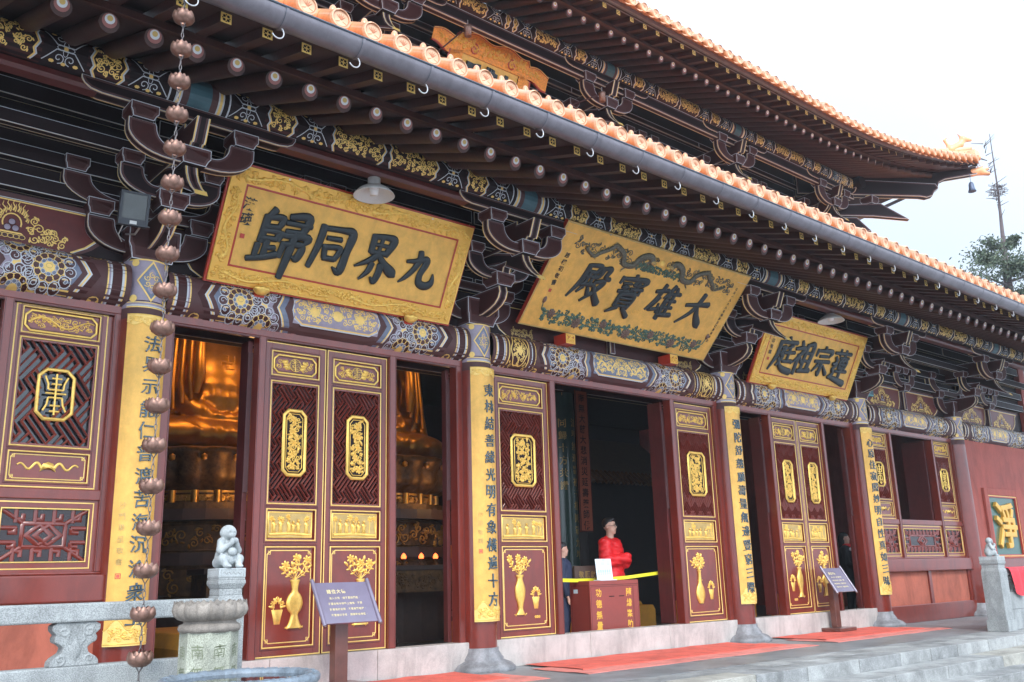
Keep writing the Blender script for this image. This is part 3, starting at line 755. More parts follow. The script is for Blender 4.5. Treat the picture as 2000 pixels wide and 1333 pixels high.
    # carved story panel
    g = MB(); g.box(a, b, y+.028, y+.04, 1.435, 1.748, 'lacquer'); d = Dec(g, leaf_face(0, y+.026))
    u0, u1, v0, v1 = a+.03, b-.03, 1.465, 1.720
    d.rect(u0, u1, v0, v1, 'gold_dull', .001); d.frame(u0+.006, u1-.006, v0+.006, v1-.006, .014, 'gold', .002, .010)
    mid = u0+(u1-u0)*rg.choice((.35, .5, .62))
    d.stroke([(u0+.02, v0+.035), ((u0+u1)/2, v0+.045), (u1-.02, v0+.03)], .03, 'gold', .002, .010)
    for k in range(6):                # trees and roofs
        c = (rg.uniform(u0+.03, u1-.03), rg.uniform(v1-.08, v1-.035)); d.flower(c, rg.uniform(.025, .04), 'gold', 7, .002, .008)
        d.stroke([(c[0], c[1]-.01), (c[0]+rg.uniform(-.02, .02), v0+.05)], .008, 'gold', .002, .008)
    for k in range(rg.choice((4, 5, 6))):   # robed figures
        c = u0+.05+(u1-u0-.1)*(k+rg.uniform(.2, .8))/6; b0 = v0+.035+rg.uniform(0, .02); hh = rg.uniform(.10, .15)
        d.dome([(c-.022,b0),(c+.022,b0),(c+.018,b0+hh*.45),(c+.022,b0+hh*.7),(c+.008,b0+hh*.8),(c-.008,b0+hh*.8),(c-.022,b0+hh*.7),(c-.016,b0+hh*.45)], 'gold', .004, .022)
        d.dome(d.ell((c, b0+hh*.92), .013, .015, 0, 9), 'gold', .008, .024)
        d.stroke([(c-.02, b0+hh*.6), (c+.004, b0+hh*.5), (c+.022, b0+hh*.62)], .009, 'gold', .016, .007)
    g.build('carved_scene', leaf, (cx, y, 1.6))
    # bottom panel with vases
    g = MB(); g.box(a, b, y+.022, y+.036, .441, 1.384, 'lacquer'); d = Dec(g, leaf_face(0, y+.021))
    u0, u1, v0, v1 = a+.036, b-.036, .485, 1.345
    d.stroke([(u0+.036,v0),(u1-.036,v0),(u1,v0+.036),(u1,v1-.036),(u1-.036,v1),(u0+.036,v1),(u0,v1-.036),(u0,v0+.036)], .010, 'gold_line', .001, .005, closed=True)
    for sx, x in ((1,u0),(-1,u1)):
        for sy, yy in ((1,v0),(-1,v1)): key_corner(d, x, yy, sx, sy, 'gold_line', .002)
    s = 1 if rg.random() < .5 or style == 0 else -1
    W_ = (u1-u0)
    vase(d, cx+s*W_*.14, .60+.02*rg.random(), .68, 'gold', .001, style, rg)
    basket(d, cx-s*W_*.24, .63+rg.uniform(0, .08), .30, 'gold', .001, rg)
    if style == 2:
        for k in range(3): d.flower((cx-s*W_*.22+.03*k, .57), .02, 'gold', 6, .001, .007, 1)
    g.build('vase_panel', leaf, (cx, y, .9))
    return leaf
make_door_leaf(-5.088, -4.392, 1, True, style=0)
make_door_leaf(-4.382, -3.632, 2, True, style=0)
make_door_leaf(-2.118, -1.226, 3, True, medal=.37, style=2, pkind='vine')
make_door_leaf(1.226, 2.118, 4, True, medal=.37, style=1, pkind='vine')
make_door_leaf(3.632, 4.382, 5, True, style=2)
make_door_leaf(4.392, 5.088, 6, True, style=0)
# leaves folded inward at the sides of the open bays
def open_leaf(X, s, w_=.72):
    g = MB(); t = .05
    x0, x1 = (X, X+t) if s > 0 else (X-t, X)
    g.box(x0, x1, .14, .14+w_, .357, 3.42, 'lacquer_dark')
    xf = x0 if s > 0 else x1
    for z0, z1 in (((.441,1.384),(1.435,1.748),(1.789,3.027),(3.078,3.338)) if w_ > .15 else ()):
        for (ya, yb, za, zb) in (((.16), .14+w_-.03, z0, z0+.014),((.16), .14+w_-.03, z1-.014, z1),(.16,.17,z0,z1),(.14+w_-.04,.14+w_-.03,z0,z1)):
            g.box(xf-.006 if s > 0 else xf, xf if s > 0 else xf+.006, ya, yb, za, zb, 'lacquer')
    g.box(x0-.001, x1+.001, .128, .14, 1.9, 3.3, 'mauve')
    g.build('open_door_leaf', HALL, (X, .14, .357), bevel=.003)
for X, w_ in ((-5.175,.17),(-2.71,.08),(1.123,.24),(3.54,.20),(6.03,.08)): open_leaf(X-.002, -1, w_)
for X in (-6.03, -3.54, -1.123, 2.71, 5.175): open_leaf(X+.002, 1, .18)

# ---- windows in the end bays
def fret_panel(d, u0, u1, v0, v1, m, h):
    W, H = u1-u0, v1-v0; w = .035; rel = .02
    S = lambda P, c=False: d.stroke(P, w, m, h, rel, closed=c)
    iu, iv = min(.22, .25*W), H*.27
    S([(u0+iu,v0+iv),(u1-iu,v0+iv),(u1-iu,v1-iv),(u0+iu,v1-iv)], True)
    for a, b in (((u0,v0),(u0+iu,v0+iv)),((u1,v0),(u1-iu,v0+iv)),((u1,v1),(u1-iu,v1-iv)),((u0,v1),(u0+iu,v1-iv))): S([a, b])
    n = max(2, int((W-.1)/.13))
    for k in range(n):
        x = u0+W*(k+.75)/(n+.5)
        for s, e in ((1, v0), (-1, v1)):
            S([(x, e), (x, e+s*iv*.95)]); S([(x, e+s*iv*.72), (x+.055, e+s*iv*.72), (x+.055, e+s*iv*.30)])
    for s, e in ((1, u0), (-1, u1)):
        for z in (.36, .64):
            S([(e, v0+H*z), (e+s*iu*.75, v0+H*z)]); S([(e+s*iu*.7, v0+H*z), (e+s*iu*.7, v0+H*(z-.09)), (e+s*iu*.35, v0+H*(z-.09))])
    cx, cy = (u0+u1)/2, (v0+v1)/2; q = min(.13, (W-2*iu)*.3)
    for o in (-.35*q, .35*q): S([(cx+o-q, cy), (cx+o, cy+iv*.75), (cx+o+q, cy), (cx+o, cy-iv*.75)], True)
def longevity(d, cx, cy, W, H, m, h, rel):
    w = .017; S = lambda P: d.stroke([(cx+x*W, cy+y*H) for x, y in P], w, m, h, rel)
    S([(0,-.44),(0,.44)])
    for y in (.34, .22): S([(-.16,y),(.16,y)])
    for y in (-.36, -.24): S([(-.16,y),(.16,y)])
    S([(-.33,.02),(.33,.02)])
    S([(-.24,.10),(.24,.10)]); S([(-.22,-.07),(.22,-.07)])
    S([(-.24,.10),(-.25,.22),(-.36,.38)]); S([(.24,.10),(.25,.22),(.36,.38)])
    S([(-.22,-.07),(-.25,-.22),(-.36,-.36)]); S([(.22,-.07),(.25,-.22),(.36,-.36)])
def window_leaf(x0, x1, seed, y=.045):
    lo, hi = 1.86, 3.432; a, b = x0+.075, x1-.10; cx = (a+b)/2; g = MB(); th = .05
    zs = [(1.911,2.168),(2.204,3.144),(3.174,3.414)]
    g.box(x0, a+.004, y, y+th, lo, hi, 'lacquer'); g.box(b-.004, x1, y, y+th, lo, hi, 'lacquer')
    zz = [lo]+[q for s in zs for q in s]+[hi]
    for k in range(0, len(zz), 2): g.box(a+.004, b-.004, y+.001, y+th, zz[k], zz[k+1], 'lacquer')
    d = Dec(g, leaf_face(0, y))
    d.frame(x0+.03, x1-.045, lo+.01, hi-.006, .011, 'gold_line', .0006, .003)
    for z0, z1 in zs:
        d.frame(a+.006, b-.006, z0+.006, z1-.006, .012, 'gold_line', .001, .007)
        d.frame(a-.012, b+.012, z0-.012, z1+.012, .008, 'lacquer_dark', .0006, .004)
    leaf = g.build('window_leaf', HALL, (x0, y, lo), bevel=.003)
    g = MB(); d = Dec(g, leaf_face(0, y+.02)); d.rect(a, b, 3.174, 3.414, 'lacquer', -.002)
    roundel(d, a+.03, b-.03, 3.205, 3.385, 'gold', seed, .003, 'dragon'); g.build('top_panel', leaf, (cx, y, 3.3))
    g = MB(); d = Dec(g, leaf_face(0, y+.035)); lattice(d, a+.024, b-.024, 2.23, 3.118, .0210, 'lacquer', 0, .026, .084, (.03, .02*(seed%7)), ((a+b)/2-.13, (a+b)/2+.13, 2.46, 2.86))
    for q in ((a+.010, a+.026),(b-.026, b-.010)): g.box(q[0], q[1], y+.008, y+.04, 2.215, 3.133, 'lacquer')
    for q in ((2.215, 2.234),(3.114, 3.133)): g.box(a+.026, b-.026, y+.008, y+.04, q[0], q[1], 'lacquer')
    g.build('lattice', leaf, (cx, y, 2.7))
    g = MB(); g.box(a+.01, b-.01, y+.055, y+.06, 2.204, 3.144, 'glass'); g.build('glass_pane', leaf, (cx, y, 2.7))
    g = MB(); d = Dec(g, leaf_face(0, y)); c0 = 2.663; mw, mh, ch = .142, .215, .06
    P = [(cx-mw+ch,c0-mh),(cx+mw-ch,c0-mh),(cx+mw,c0-mh+ch),(cx+mw,c0+mh-ch),(cx+mw-ch,c0+mh),(cx-mw+ch,c0+mh),(cx-mw,c0+mh-ch),(cx-mw,c0-mh+ch)]
    d.stroke(P, .03, 'gold', -.004, .022, closed=True); longevity(d, cx, c0, 2*mw*.9, 2*mh*.95, 'gold', -.002, .012)
    g.build('medallion', leaf, (cx, y, c0))
    g = MB(); g.box(a, b, y+.022, y+.036, 1.911, 2.168, 'lacquer'); d = Dec(g, leaf_face(0, y+.021))
    u0, u1, v0, v1 = a+.03, b-.03, 1.94, 2.14
    d.frame(u0, u1, v0, v1, .008, 'gold_line', .001, .004, .024)
    for sx, x in ((1,u0),(-1,u1)):
        for sy, yy in ((1,v0),(-1,v1)): key_corner(d, x, yy, sx*.8, sy*.8, 'gold_line', .002)
    for s in (-1, 1): d.stroke([(cx+s*(.05+.19*t), 2.045+.032*math.sin(t*9.5-.4)*(1-.4*t)) for t in [k/22 for k in range(23)]], .024, 'gold', .002, .01, w1=.013)
    d.dome([(cx-.055,2.02),(cx+.055,2.02),(cx+.065,2.0),(cx+.04,2.07),(cx,2.085),(cx-.04,2.07),(cx-.065,2.0)], 'gold', .002, .02)
    g.build('ribbon_panel', leaf, (cx, y, 2.04))
def window_bay(s, seed):
    X0, X1 = (6.53, 9.95); f = lambda a, b: (a, b) if s > 0 else (-b, -a)
    for a, b in ((6.49,6.58),(7.40,7.48),(9.07,9.15),(9.93,9.98)): post(*f(a, b), z0=1.175, name='window_post')
    g = MB(); a, b = f(6.49, 9.98); g.box(a, b, .008, .14, 1.77, 1.858, 'lacquer'); g.build('mid_rail', HALL, ((a+b)/2, .06, 1.8), bevel=.006)
    g = MB(); g.box(a-.02, b+.02, -.075, .16, .93, 1.15, 'lacquer'); g.box(a, b, .0, .14, 1.15, 1.175, 'lacquer'); g.build('window_sill', HALL, ((a+b)/2, .06, 1), bevel=.02)
    for x0, x1, sd in ((6.58,7.40,1),(9.15,9.93,2)):
        q = f(x0, x1); window_leaf(q[0], q[1], seed+sd)
    for x0, x1 in ((6.58,7.40),(7.48,9.07),(9.15,9.93)):
        u0, u1 = f(x0, x1); g = MB(); y = .03
        zc = 1.475; g.box(u0, u1, y+.03, y+.034, 1.175, 1.77, 'pane_dark')
        e = .035
        for q in ((u0,u0+e+.03,1.175,1.77),(u1-e-.03,u1,1.175,1.77)): g.box(q[0], q[1], y, y+.028, q[2], q[3], 'lacquer')
        for q in ((1.175,1.25),(1.70,1.77)): g.box(u0+e+.03, u1-e-.03, y+.001, y+.028, q[0], q[1], 'lacquer')
        d = Dec(g, leaf_face(0, y)); d.frame(u0+.035, u1-.04, 1.205, 1.745, .010, 'gold_line', .001, .004)
        d.frame(u0+.072, u1-.072, 1.258, 1.692, .010, 'gold_line', .001, .006)
        d = Dec(g, leaf_face(0, y+.026)); fret_panel(d, u0+.08, u1-.08, 1.266, 1.684, 'lacquer', 0)
        g.build('fret_panel', HALL, ((u0+u1)/2, y, zc))
    # dado: brick-red fields between lacquered rails
    g = MB(); a, b = f(6.53, 9.95); g.box(a, b, .02, .2, FZ, .93, 'brick_red'); g.build('dado_wall', HALL, ((a+b)/2, .1, FZ))
    g = MB(); g.box(a, b, -.045, .02, FZ, .35, 'lacquer'); g.build('dado_base', HALL, ((a+b)/2, 0, FZ), bevel=.01)
    for x in (8.2, 9.83): 
        q = f(x, x+.11); g = MB(); g.box(q[0], q[1], -.012, .02, .35, .93, 'lacquer'); g.build('dado_post', HALL, (q[0], 0, .35), bevel=.004)
    # shutter leaf folded inward
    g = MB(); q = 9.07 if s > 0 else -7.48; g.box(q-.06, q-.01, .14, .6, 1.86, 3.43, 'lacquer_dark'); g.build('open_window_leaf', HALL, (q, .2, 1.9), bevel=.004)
window_bay(1, 20); window_bay(-1, 30)

# ---- plastered end walls
for s in (1, -1):
    a, b = (10.34, 13.8) if s > 0 else (-13.8, -10.34)
    g = MB(); g.box(a, b, -.04, .35, 1.15, 3.62, 'wall_red'); w1 = g.build('end_wall', HALL, ((a+b)/2, .1, 1.15))
    g = MB(); g.box(a, b, .02, .3, FZ, .93, 'brick_red'); g.box(a, b, -.085, .3, .93, 1.15, 'lacquer'); g.box(a, b, -.045, .02, FZ, .35, 'lacquer')
    g.build('dado_wall', HALL, ((a+b)/2, .12, FZ), bevel=.01)
for s in (1, -1):
    g = MB(); x = 14.0*s; g.box(min(x, x+.3*s), max(x, x+.3*s), -.02, 12, FZ, 5.66, 'wall_red'); g.build('side_wall', HALL, (x, 6, FZ))
g = MB(); g.box(-14, 14, 12, 12.3, FZ, 9.6, 'wall_red'); g.build('rear_wall', HALL, (0, 12, FZ))

# added backing that keeps sky light out above the lintels and beside end columns
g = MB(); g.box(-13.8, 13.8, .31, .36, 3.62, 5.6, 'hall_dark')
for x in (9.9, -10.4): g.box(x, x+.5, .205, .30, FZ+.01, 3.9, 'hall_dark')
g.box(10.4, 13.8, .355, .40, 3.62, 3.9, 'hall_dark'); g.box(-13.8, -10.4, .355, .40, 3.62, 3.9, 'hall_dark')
g.build('gap_backing', HALL, (0, .3, 3.6))
# ---- painted tie beams between the columns
def beam_y(v): t = 2*v/.45-1; return .10-.245*(1-abs(t)**2.6)**.5 if abs(t) < 1 else .10
BZ = 3.505
def rosette(d, c, r, h, clipv=None, warm=False):
    U = lambda p: clipv is None or clipv[0] < p[1] < clipv[1]
    def cl(P): return [(x, min(max(y, clipv[0]), clipv[1])) for x, y in P] if clipv else P
    n = 12
    for i in range(n):                                    # outer swirls
        a = 2*PI*i/n+.13; q = (c[0]+r*.86*math.cos(a), c[1]+r*.86*math.sin(a)); rr = r*.235
        if not U(q): continue
        sw = 'maroon' if (q[1] < BMID-.08 or q[1] > BMID+.13) else 'mauve'
        d.poly(cl(d.ell(q, rr, rr, 0, 12)), sw, h+.001); d.stroke(cl(d.ell(q, rr, rr, 0, 12)), .007, 'white_line', h+.0018, closed=True)
        d.stroke(cl(d.spiral(q, rr*.72, a+PI, 1, .9, 9)), .007, 'white_line', h+.0018, w1=.004)
    d.poly(cl(d.ell(c, r*.62, r*.62, 0, 22)), 'mauve_light', h+.0026)
    for k, (rr, nn, m) in enumerate(((.62, 11, 'mauve'), (.38, 8, 'blue_grey'))):
        for i in range(nn):
            a = 2*PI*i/nn; q = (c[0]+r*rr*.80*math.cos(a), c[1]+r*rr*.80*math.sin(a)); s_ = r*rr*.26
            if not U(q): continue
            e = d.ell(q, s_*.8, s_, a, 10)
            d.poly(cl(e), 'maroon' if (warm and k == 0) else m, h+.0034+.002*k); d.stroke(cl(e), .005, 'white_line' if k else 'gold_line', h+.0042+.002*k, closed=True)
    if U((c[0], c[1])) or clipv:
        d.poly(cl(d.ell(c, r*.23, r*.23, 0, 14)), 'gold_line', h+.0072)
        if clipv is None: d.stroke(d.ell((c[0], c[1]+r*.04), r*.13, r*.10, 0, 10), .004, 'gold_dull', h+.0082, closed=True)
BMID = .225
def make_beam(i, center=False):
    x0, x1 = XC[i]+.17, XC[i+1]-.17; cx = (x0+x1)/2; half = (x1-x0)/2; H = .45
    g = MB(); nv = 14; vs = []
    for x in (x0, x1):
        for k in range(nv+1): v = H*k/nv; vs.append((x, beam_y(v), BZ+v))
    vs += [(x0, .3, BZ+H), (x0, .3, BZ), (x1, .3, BZ+H), (x1, .3, BZ)]
    n = nv+1
    g.add(vs, [(k, n+k, n+k+1, k+1) for k in range(nv)], 'mauve', True)
    g.add(vs, [(nv, n+nv, 2*n+2, 2*n), (0, 2*n+1, 2*n+3, n)], 'maroon_dark')
    v0, v1 = .012, H-.012
    for sgn in (-1, 1):
        def f(u, v, h, sgn=sgn):
            vv = min(max(v, .0), H); e = .003
            dy = (beam_y(min(vv+e, H))-beam_y(max(vv-e, 0)))/(2*e); L = math.hypot(1, min(max(dy, -6), 6))
            return (cx+sgn*(half-u), beam_y(vv)-h/L, BZ+vv+h*min(max(dy, -6), 6)/L)
        d = Dec(g, f); st = lambda a, b, m, h=.001: d.rect(a, b, v0, v1, m, h, 10)
        for a, b, m in ((0,.05,'mauve'),(.05,.065,'gold_line'),(.065,.085,'white_line'),(.085,.17,'maroon'),(.17,.185,'white_line'),(.185,.20,'mauve_light'),(.2,.212,'gold_line'),(.212,.25,'mauve')): st(a, b, m)
        o = .25
        if center:
            st(.25, .265, 'gold_line', .002); st(.265, .56, 'maroon', .0015); st(.56, .575, 'gold_line', .002)
            P = [(.413+.125*math.cos(a)*(1+.06*math.cos(6*a)), BMID+.185*math.sin(a)*(1+.06*math.cos(6*a))) for a in [k*2*PI/30 for k in range(30)]]
            d.stroke(P, .013, 'gold_line', .003, closed=True)
            d.scroll(lambda x, y: abs(x-.413) < .11 and ((x-.413)/.11)**2+((y-BMID)/.165)**2 < 1, .30, .525, .05, .4, .032, .008, 'gold_line', 7, .0035)
            d.flower((.413, BMID), .055, 'gold_line', 8, .0045, 0)
            d.scroll(lambda x, y: .27 < x < .555 and ((x-.413)/.15)**2+((y-BMID)/.20)**2 > 1.05, .27, .555, .015, .435, .018, .005, 'gold_line', 8, .003)
            for a, b, m in ((.575,.62,'mauve'),(.62,.635,'white_line'),(.635,.68,'maroon'),(.68,.69,'gold_line')): st(a, b, m)
            o = .69
        # first chevron pointing inward, with small half rosettes behind it
        for k, (m, w_) in enumerate((('maroon',.07),('white_line',.014),('gold_line',.016),('white_line',.010),('mauve',.05),('blue_grey',.07),('white_line',.007))):
            off = o+.02+sum((.07,.014,.016,.010,.05,.07,.007)[:k])
            for j in range(8):
                a, b = v0+(v1-v0)*j/8, v0+(v1-v0)*(j+1)/8; fx = lambda v: .13*(1-abs(v-BMID)/BMID)*-1+.13
                d.poly([(off+fx(a), a), (off+w_+fx(a), a), (off+w_+fx(b), b), (off+fx(b), b)], m, .0015)
        for q in (v0+.01, v1-.01): d.poly(d.ell((o+.04, q), .05, .03, 0, 10), 'gold_line', .0022)
        # rosette field
        o += .26
        W = .52
        d.rect(o, o+W, v0, v1, 'gold_line', .0005, 10, 6)
        R0 = .205; xs = [o+.20, o+.20+R0*1.05*1.1]
        k = 0; x = o+.19
        while x < o+W-.08:
            if k % 2 == 0: rosette(d, (x, BMID), R0, .002)
            else:
                rosette(d, (x, v0), R0*.92, .002, (v0, v1), True); rosette(d, (x, v1), R0*.92, .002, (v0, v1), True)
            x += .245; k += 1
        e = o+W
        # second chevron opening towards the middle cartouche
        for k, (m, w_) in enumerate((('white_line',.008),('mauve_light',.05),('mauve',.05),('white_line',.010),('gold_line',.016),('blue_grey',.06),('mauve',.04))):
            off = e-.05+sum((.008,.05,.05,.010,.016,.06,.04)[:k])
            for j in range(8):
                a, b = v0+(v1-v0)*j/8, v0+(v1-v0)*(j+1)/8; fx = lambda v: .12*(abs(v-BMID)/BMID)
                d.poly([(off+fx(a), a), (off+w_+fx(a), a), (off+w_+fx(b), b), (off+fx(b), b)], m, .003)
        e += .23
        # half of the middle cartouche
        d.rect(e+.12, half, v0, .075, 'mauve', .002, 2); d.rect(e+.10, half, .075, .10, 'maroon', .002, 2)
        d.rect(e+.02, half, .10, v1-.03, 'blue_grey' if center else 'mauve_light', .0028, 8)
        d.stroke([(half, .092),(e+.12, .092),(e+.07,.12),(e+.03,.14),(e+.005,BMID),(e+.03,.33),(e+.07,.35),(e+.12,.40),(half,.40)], .012, 'white_line', .0036, sub=.05)
        d.stroke([(half, .104),(e+.125, .104),(e+.08,.13),(e+.045,.15),(e+.02,BMID),(e+.045,.32),(e+.08,.34),(e+.125,.388),(half,.388)], .012, 'gold_line', .0044, sub=.05)
        if center:
            P = [(e+.10+(half-e-.16)*t, BMID+.055*math.sin(t*9)) for t in [k/40 for k in range(41)]]
            d.stroke(P, .026, 'gold_line', .004, .004, w1=.014)
            d.scroll(lambda x, y: e+.06 < x < half+.02 and .12 < y < .37, e+.06, half+.03, .12, .37, .034, .009, 'gold_line', 3, .004, .002)
        else:
            d.scroll(lambda x, y: e+.05 < x < half and .12 < y < .375, e+.05, half+.02, .12, .375, .042, .009, 'gold_line', 5+i, .004, .002)
            for q in (half, half-.27):
                if q-.05 > e: d.flower((q, .24), .06, 'gold_line', 9, .005, .003)
    return g.build('painted_beam', HALL, (cx, 0, BZ))
for i in range(7):
    if i == 0: continue
    make_beam(i, i == 3)

# ---- board wall behind the brackets, with long tie rails
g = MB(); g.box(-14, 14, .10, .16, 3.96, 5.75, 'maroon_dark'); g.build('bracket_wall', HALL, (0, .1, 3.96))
for z0, z1, yy in ((4.44,4.58,.02),(4.72,4.86,.02),(5.02,5.16,.02),(5.3,5.46,.02)):
    g = MB()
    for i in range(7):
        oboard(g, [(XC[i]+.02,z0),(XC[i+1]-.02,z0),(XC[i+1]-.02,z1),(XC[i]+.02,z1)], 'y', yy-.03, .10, rings=((.005,'gold_line'),(.006,'white_line'),(.012,'maroon_dark')), core='maroon_dark')
    g.build('tie_rail', HALL, (0, yy, z0))
# second, outer rail line under the soffit
g = MB()
for i in range(7): oboard(g, [(XC[i]+.05,4.80),(XC[i+1]-.05,4.80),(XC[i+1]-.05,4.92),(XC[i]+.05,4.92)], 'y', -.50, -.42, rings=((.005,'gold_line'),(.005,'white_line'),(.012,'maroon_dark')), core='maroon_dark')
g.build('tie_rail', HALL, (0, -.46, 4.8))

# ---- flame-jewel panels between the brackets
def flame_panel(x0, x1, mid_side, seed):
    """x0..x1: half a bay. curved painted legs on both sides, maroon field, gold jewel in flames"""
    g = MB(); zt, zb = 4.41, 3.965; y = .095
    g.box(x0, x1, y-.02, y, zb, zt, 'panel_red'); d = Dec(g, lambda u, v, h: (u, y-.022-h, v))
    W = x1-x0; aL, aR = (.34, .12) if mid_side > 0 else (.12, .34)
    def leg(x, s, w_):      # curve of a leg: wide at foot, narrow at top
        return [(x+s*w_*1.35, zb),(x+s*w_*1.0, zb+.07),(x+s*w_*.72, zb+.16),(x+s*w_*.62, zb+.26),(x+s*w_*.60, zt-.12),(x+s*w_*.35+s*.02, zt-.07)]
    for x, s, w_ in ((x0, 1, aL), (x1, -1, aR)):
        P = leg(x, s, w_)
        d.poly([(x, zb)]+P[:1]+P[1:]+[(x, zt-.06)] if s > 0 else ([(x, zb)]+P+[(x, zt-.06)])[::-1], 'maroon_dark', .004)
        d.stroke(P, .014, 'gold_line', .0065, .003); d.stroke([(a-s*.016, b) for a, b in P], .008, 'white_line', .0065)
        d.stroke([(a-s*.05, b) for a, b in P], .03, 'mauve', .0055)
    d.stroke([(x0+aL*.35, zt-.065),(x1-aR*.35, zt-.065)], .013, 'gold_line', .0065); d.stroke([(x0+aL*.3, zt-.05),(x1-aR*.3, zt-.05)], .008, 'white_line', .0065)
    d.rect(x0, x1, zt-.045, zt, 'mauve', .0055)
    cx = (x0+aL+x1-aR)/2; cz = zb+.10; m = 'gold_line'
    for k in range(5):
        x = cx+(k-2)*.045
        d.dome(d.ell((x, cz-.045), .026, .02, 0, 8), 'mauve', .004, .008); d.stroke(d.ell((x, cz-.045), .026, .02, 0, 8), .005, m, .006, closed=True)
    d.poly([(cx-.10, cz-.02),(cx+.10, cz-.02),(cx+.08, cz-.005),(cx-.08, cz-.005)], m, .005)
    d.stroke([(cx+.075*math.cos(a), cz+.075+.085*math.sin(a)) for a in [k*PI/9-.3 for k in range(12)]], .012, m, .005)
    for q in ((-.032,.03),(.032,.03),(0,.085)):
        d.dome(d.ell((cx+q[0], cz+q[1]), .029, .029, 0, 10), 'mauve_light', .004, .012); d.stroke(d.ell((cx+q[0], cz+q[1]), .029, .029, 0, 10), .005, 'maroon', .006, closed=True)
    for k in range(9):                      # flames
        a = PI*(k+.5)/9; b = (cx+.10*math.cos(a)*1.1, cz+.09+.10*math.sin(a)); L = .045+.045*math.sin(a)
        d.stroke([b, (b[0]+.012, b[1]+L*.4), (b[0]-.006+.2*L*math.cos(a), b[1]+L*.75), (b[0]+.006+.3*L*math.cos(a), b[1]+L*1.2)], .017, m, .005, w1=.003)
        d.stroke([(b[0]+.016, b[1]-.01), (b[0]+.024, b[1]+L*.35), (b[0]+.018, b[1]+L*.7)], .010, m, .005, w1=.003)
    for s in (-1, 1):                       # scrolls to the sides
        lo_, hi_ = cx+s*.12, cx+s*.46; a_, b_ = min(lo_, hi_), max(lo_, hi_)
        d.scroll(lambda x, y: .12 < s*(x-cx) < .46 and x0+aL*.8 < x < x1-aR*.8 and zb+.01 < y < zb+.30-.52*(s*(x-cx)-.12), a_, b_, zb+.01, zb+.30, .046, .010, m, seed+s+5, .006, .002, tries=700)
    return g.build('jewel_panel', HALL, ((x0+x1)/2, y, zb))
for i in range(1, 7):
    a, b, c = bayitems(i)
    if i in (2, 3, 4):
        g = MB(); g.box(a+.2, b-.2, .075, .095, 3.965, 4.41, 'maroon'); d = Dec(g, lambda u, v, h: (u, .073-h, v))
        for s, x in ((1, a+.2), (-1, b-.2)):
            P = [(x+s*.36, 3.965),(x+s*.25, 4.03),(x+s*.19, 4.12),(x+s*.16, 4.25),(x+s*.15, 4.32),(x+s*.22, 4.34)]
            Q = [(x, 3.965)]+P+[(x, 4.34)]; d.poly(Q if s > 0 else Q[::-1], 'maroon_dark', .004)
            d.stroke(P+[(c, 4.35)], .010, 'gold_line', .0065, .002, sub=.3)
            d.stroke([(u-s*.014, v) for u, v in P], .008, 'white_line', .0065)
            d.scroll(lambda p, q: 3.97 < q < 4.1 and abs(p-(x+s*.62)) < .2, x+s*.62-.2, x+s*.62+.2, 3.97, 4.1, .03, .007, 'gold_dull', 9, .004)
        g.build('jewel_panel', HALL, (c, .09, 4.1))
        continue
    flame_panel(a+.2, c-.03, 1, i); flame_panel(c+.03, b-.2, -1, i+10)

# ---- bracket sets
def cblock(g, x, y, z0, h, hb, ht, k=1.):
    """bearing block: flared foot, straight head, outlined faces"""
    zm = z0+h*.42; n = 4
    for (px, s) in (('y', -1), ('y', 1), ('x', -1), ('x', 1)):
        P = [(-hb, z0),(-hb-(ht-hb)*.15, z0+h*.12),(-hb-(ht-hb)*.5, z0+h*.3),(-ht, zm),(-ht, z0+h),(ht, z0+h),(ht, zm),(hb+(ht-hb)*.5, z0+h*.3),(hb+(ht-hb)*.15, z0+h*.12),(hb, z0)]
        vs = []
        bm = bmesh.new()
        def Q(u, z):
            t = (z-z0)/h; r = hb if t <= 0 else (hb+(ht-hb)*min(1, t/.42)**1.3)
            return (x+u, y+s*r, z) if px == 'y' else (x+s*r, y+u, z)
        f = bm.faces.new([bm.verts.new(Q(u, z)) for u, z in P]); cur = [f]; f.material_index = 0
        rings = ((.011*k,'gold_line'),(.006*k,'white_line'),(.022*k,'mauve'))
        for i, (t, m) in enumerate(rings):
            r = bmesh.ops.inset_individual(bm, faces=cur, thickness=t, use_even_offset=True)
            for q in r['faces']: q.material_index = i+1
        bm.verts.index_update(); V = [tuple(v.co) for v in bm.verts]; nm = ['maroon']+[m for t, m in rings]
        for i, m in enumerate(nm):
            fs = [[v.index for v in q.verts] for q in bm.faces if q.material_index == i]
            if fs: g.add(V, fs, m)
        bm.free()
    g.add([(x-hb,y-hb,z0),(x+hb,y-hb,z0),(x+hb,y+hb,z0),(x-hb,y+hb,z0)], [(0,3,2,1)], 'maroon_dark')
    g.add([(x-ht,y-ht,z0+h),(x+ht,y-ht,z0+h),(x+ht,y+ht,z0+h),(x-ht,y+ht,z0+h)], [(0,1,2,3)], 'maroon_dark')
def arc_arm(L, z0, z1, n=8, t=.108):
    """side outline of a lateral arm: a bow of even depth swept up to its end blocks"""
    H = z1-z0; e = min(.075, H*.3); a1 = L*.66; b1 = H-e; bw = min(.225, L*.42); P = [(-L, z1), (-L, z1-e)]
    for k in range(1, n+1): g_ = PI/2*k/n; P.append((-L+a1*(1-math.cos(g_)), z1-e-b1*math.sin(g_)))
    Q = [(-x, z) for x, z in P[::-1]]
    I = [(L-bw, z1), (L-bw-.012, z1-.03)]; a2 = a1-bw+.0; b2 = max(.02, H-t-.03)
    for k in range(1, n+1): g_ = PI/2*k/n; I.append((L-bw-.012-a2*(1-math.cos(g_)), z1-.03-b2*math.sin(g_)))
    J = [(-x, z) for x, z in I[::-1]]
    return P+Q+I+J
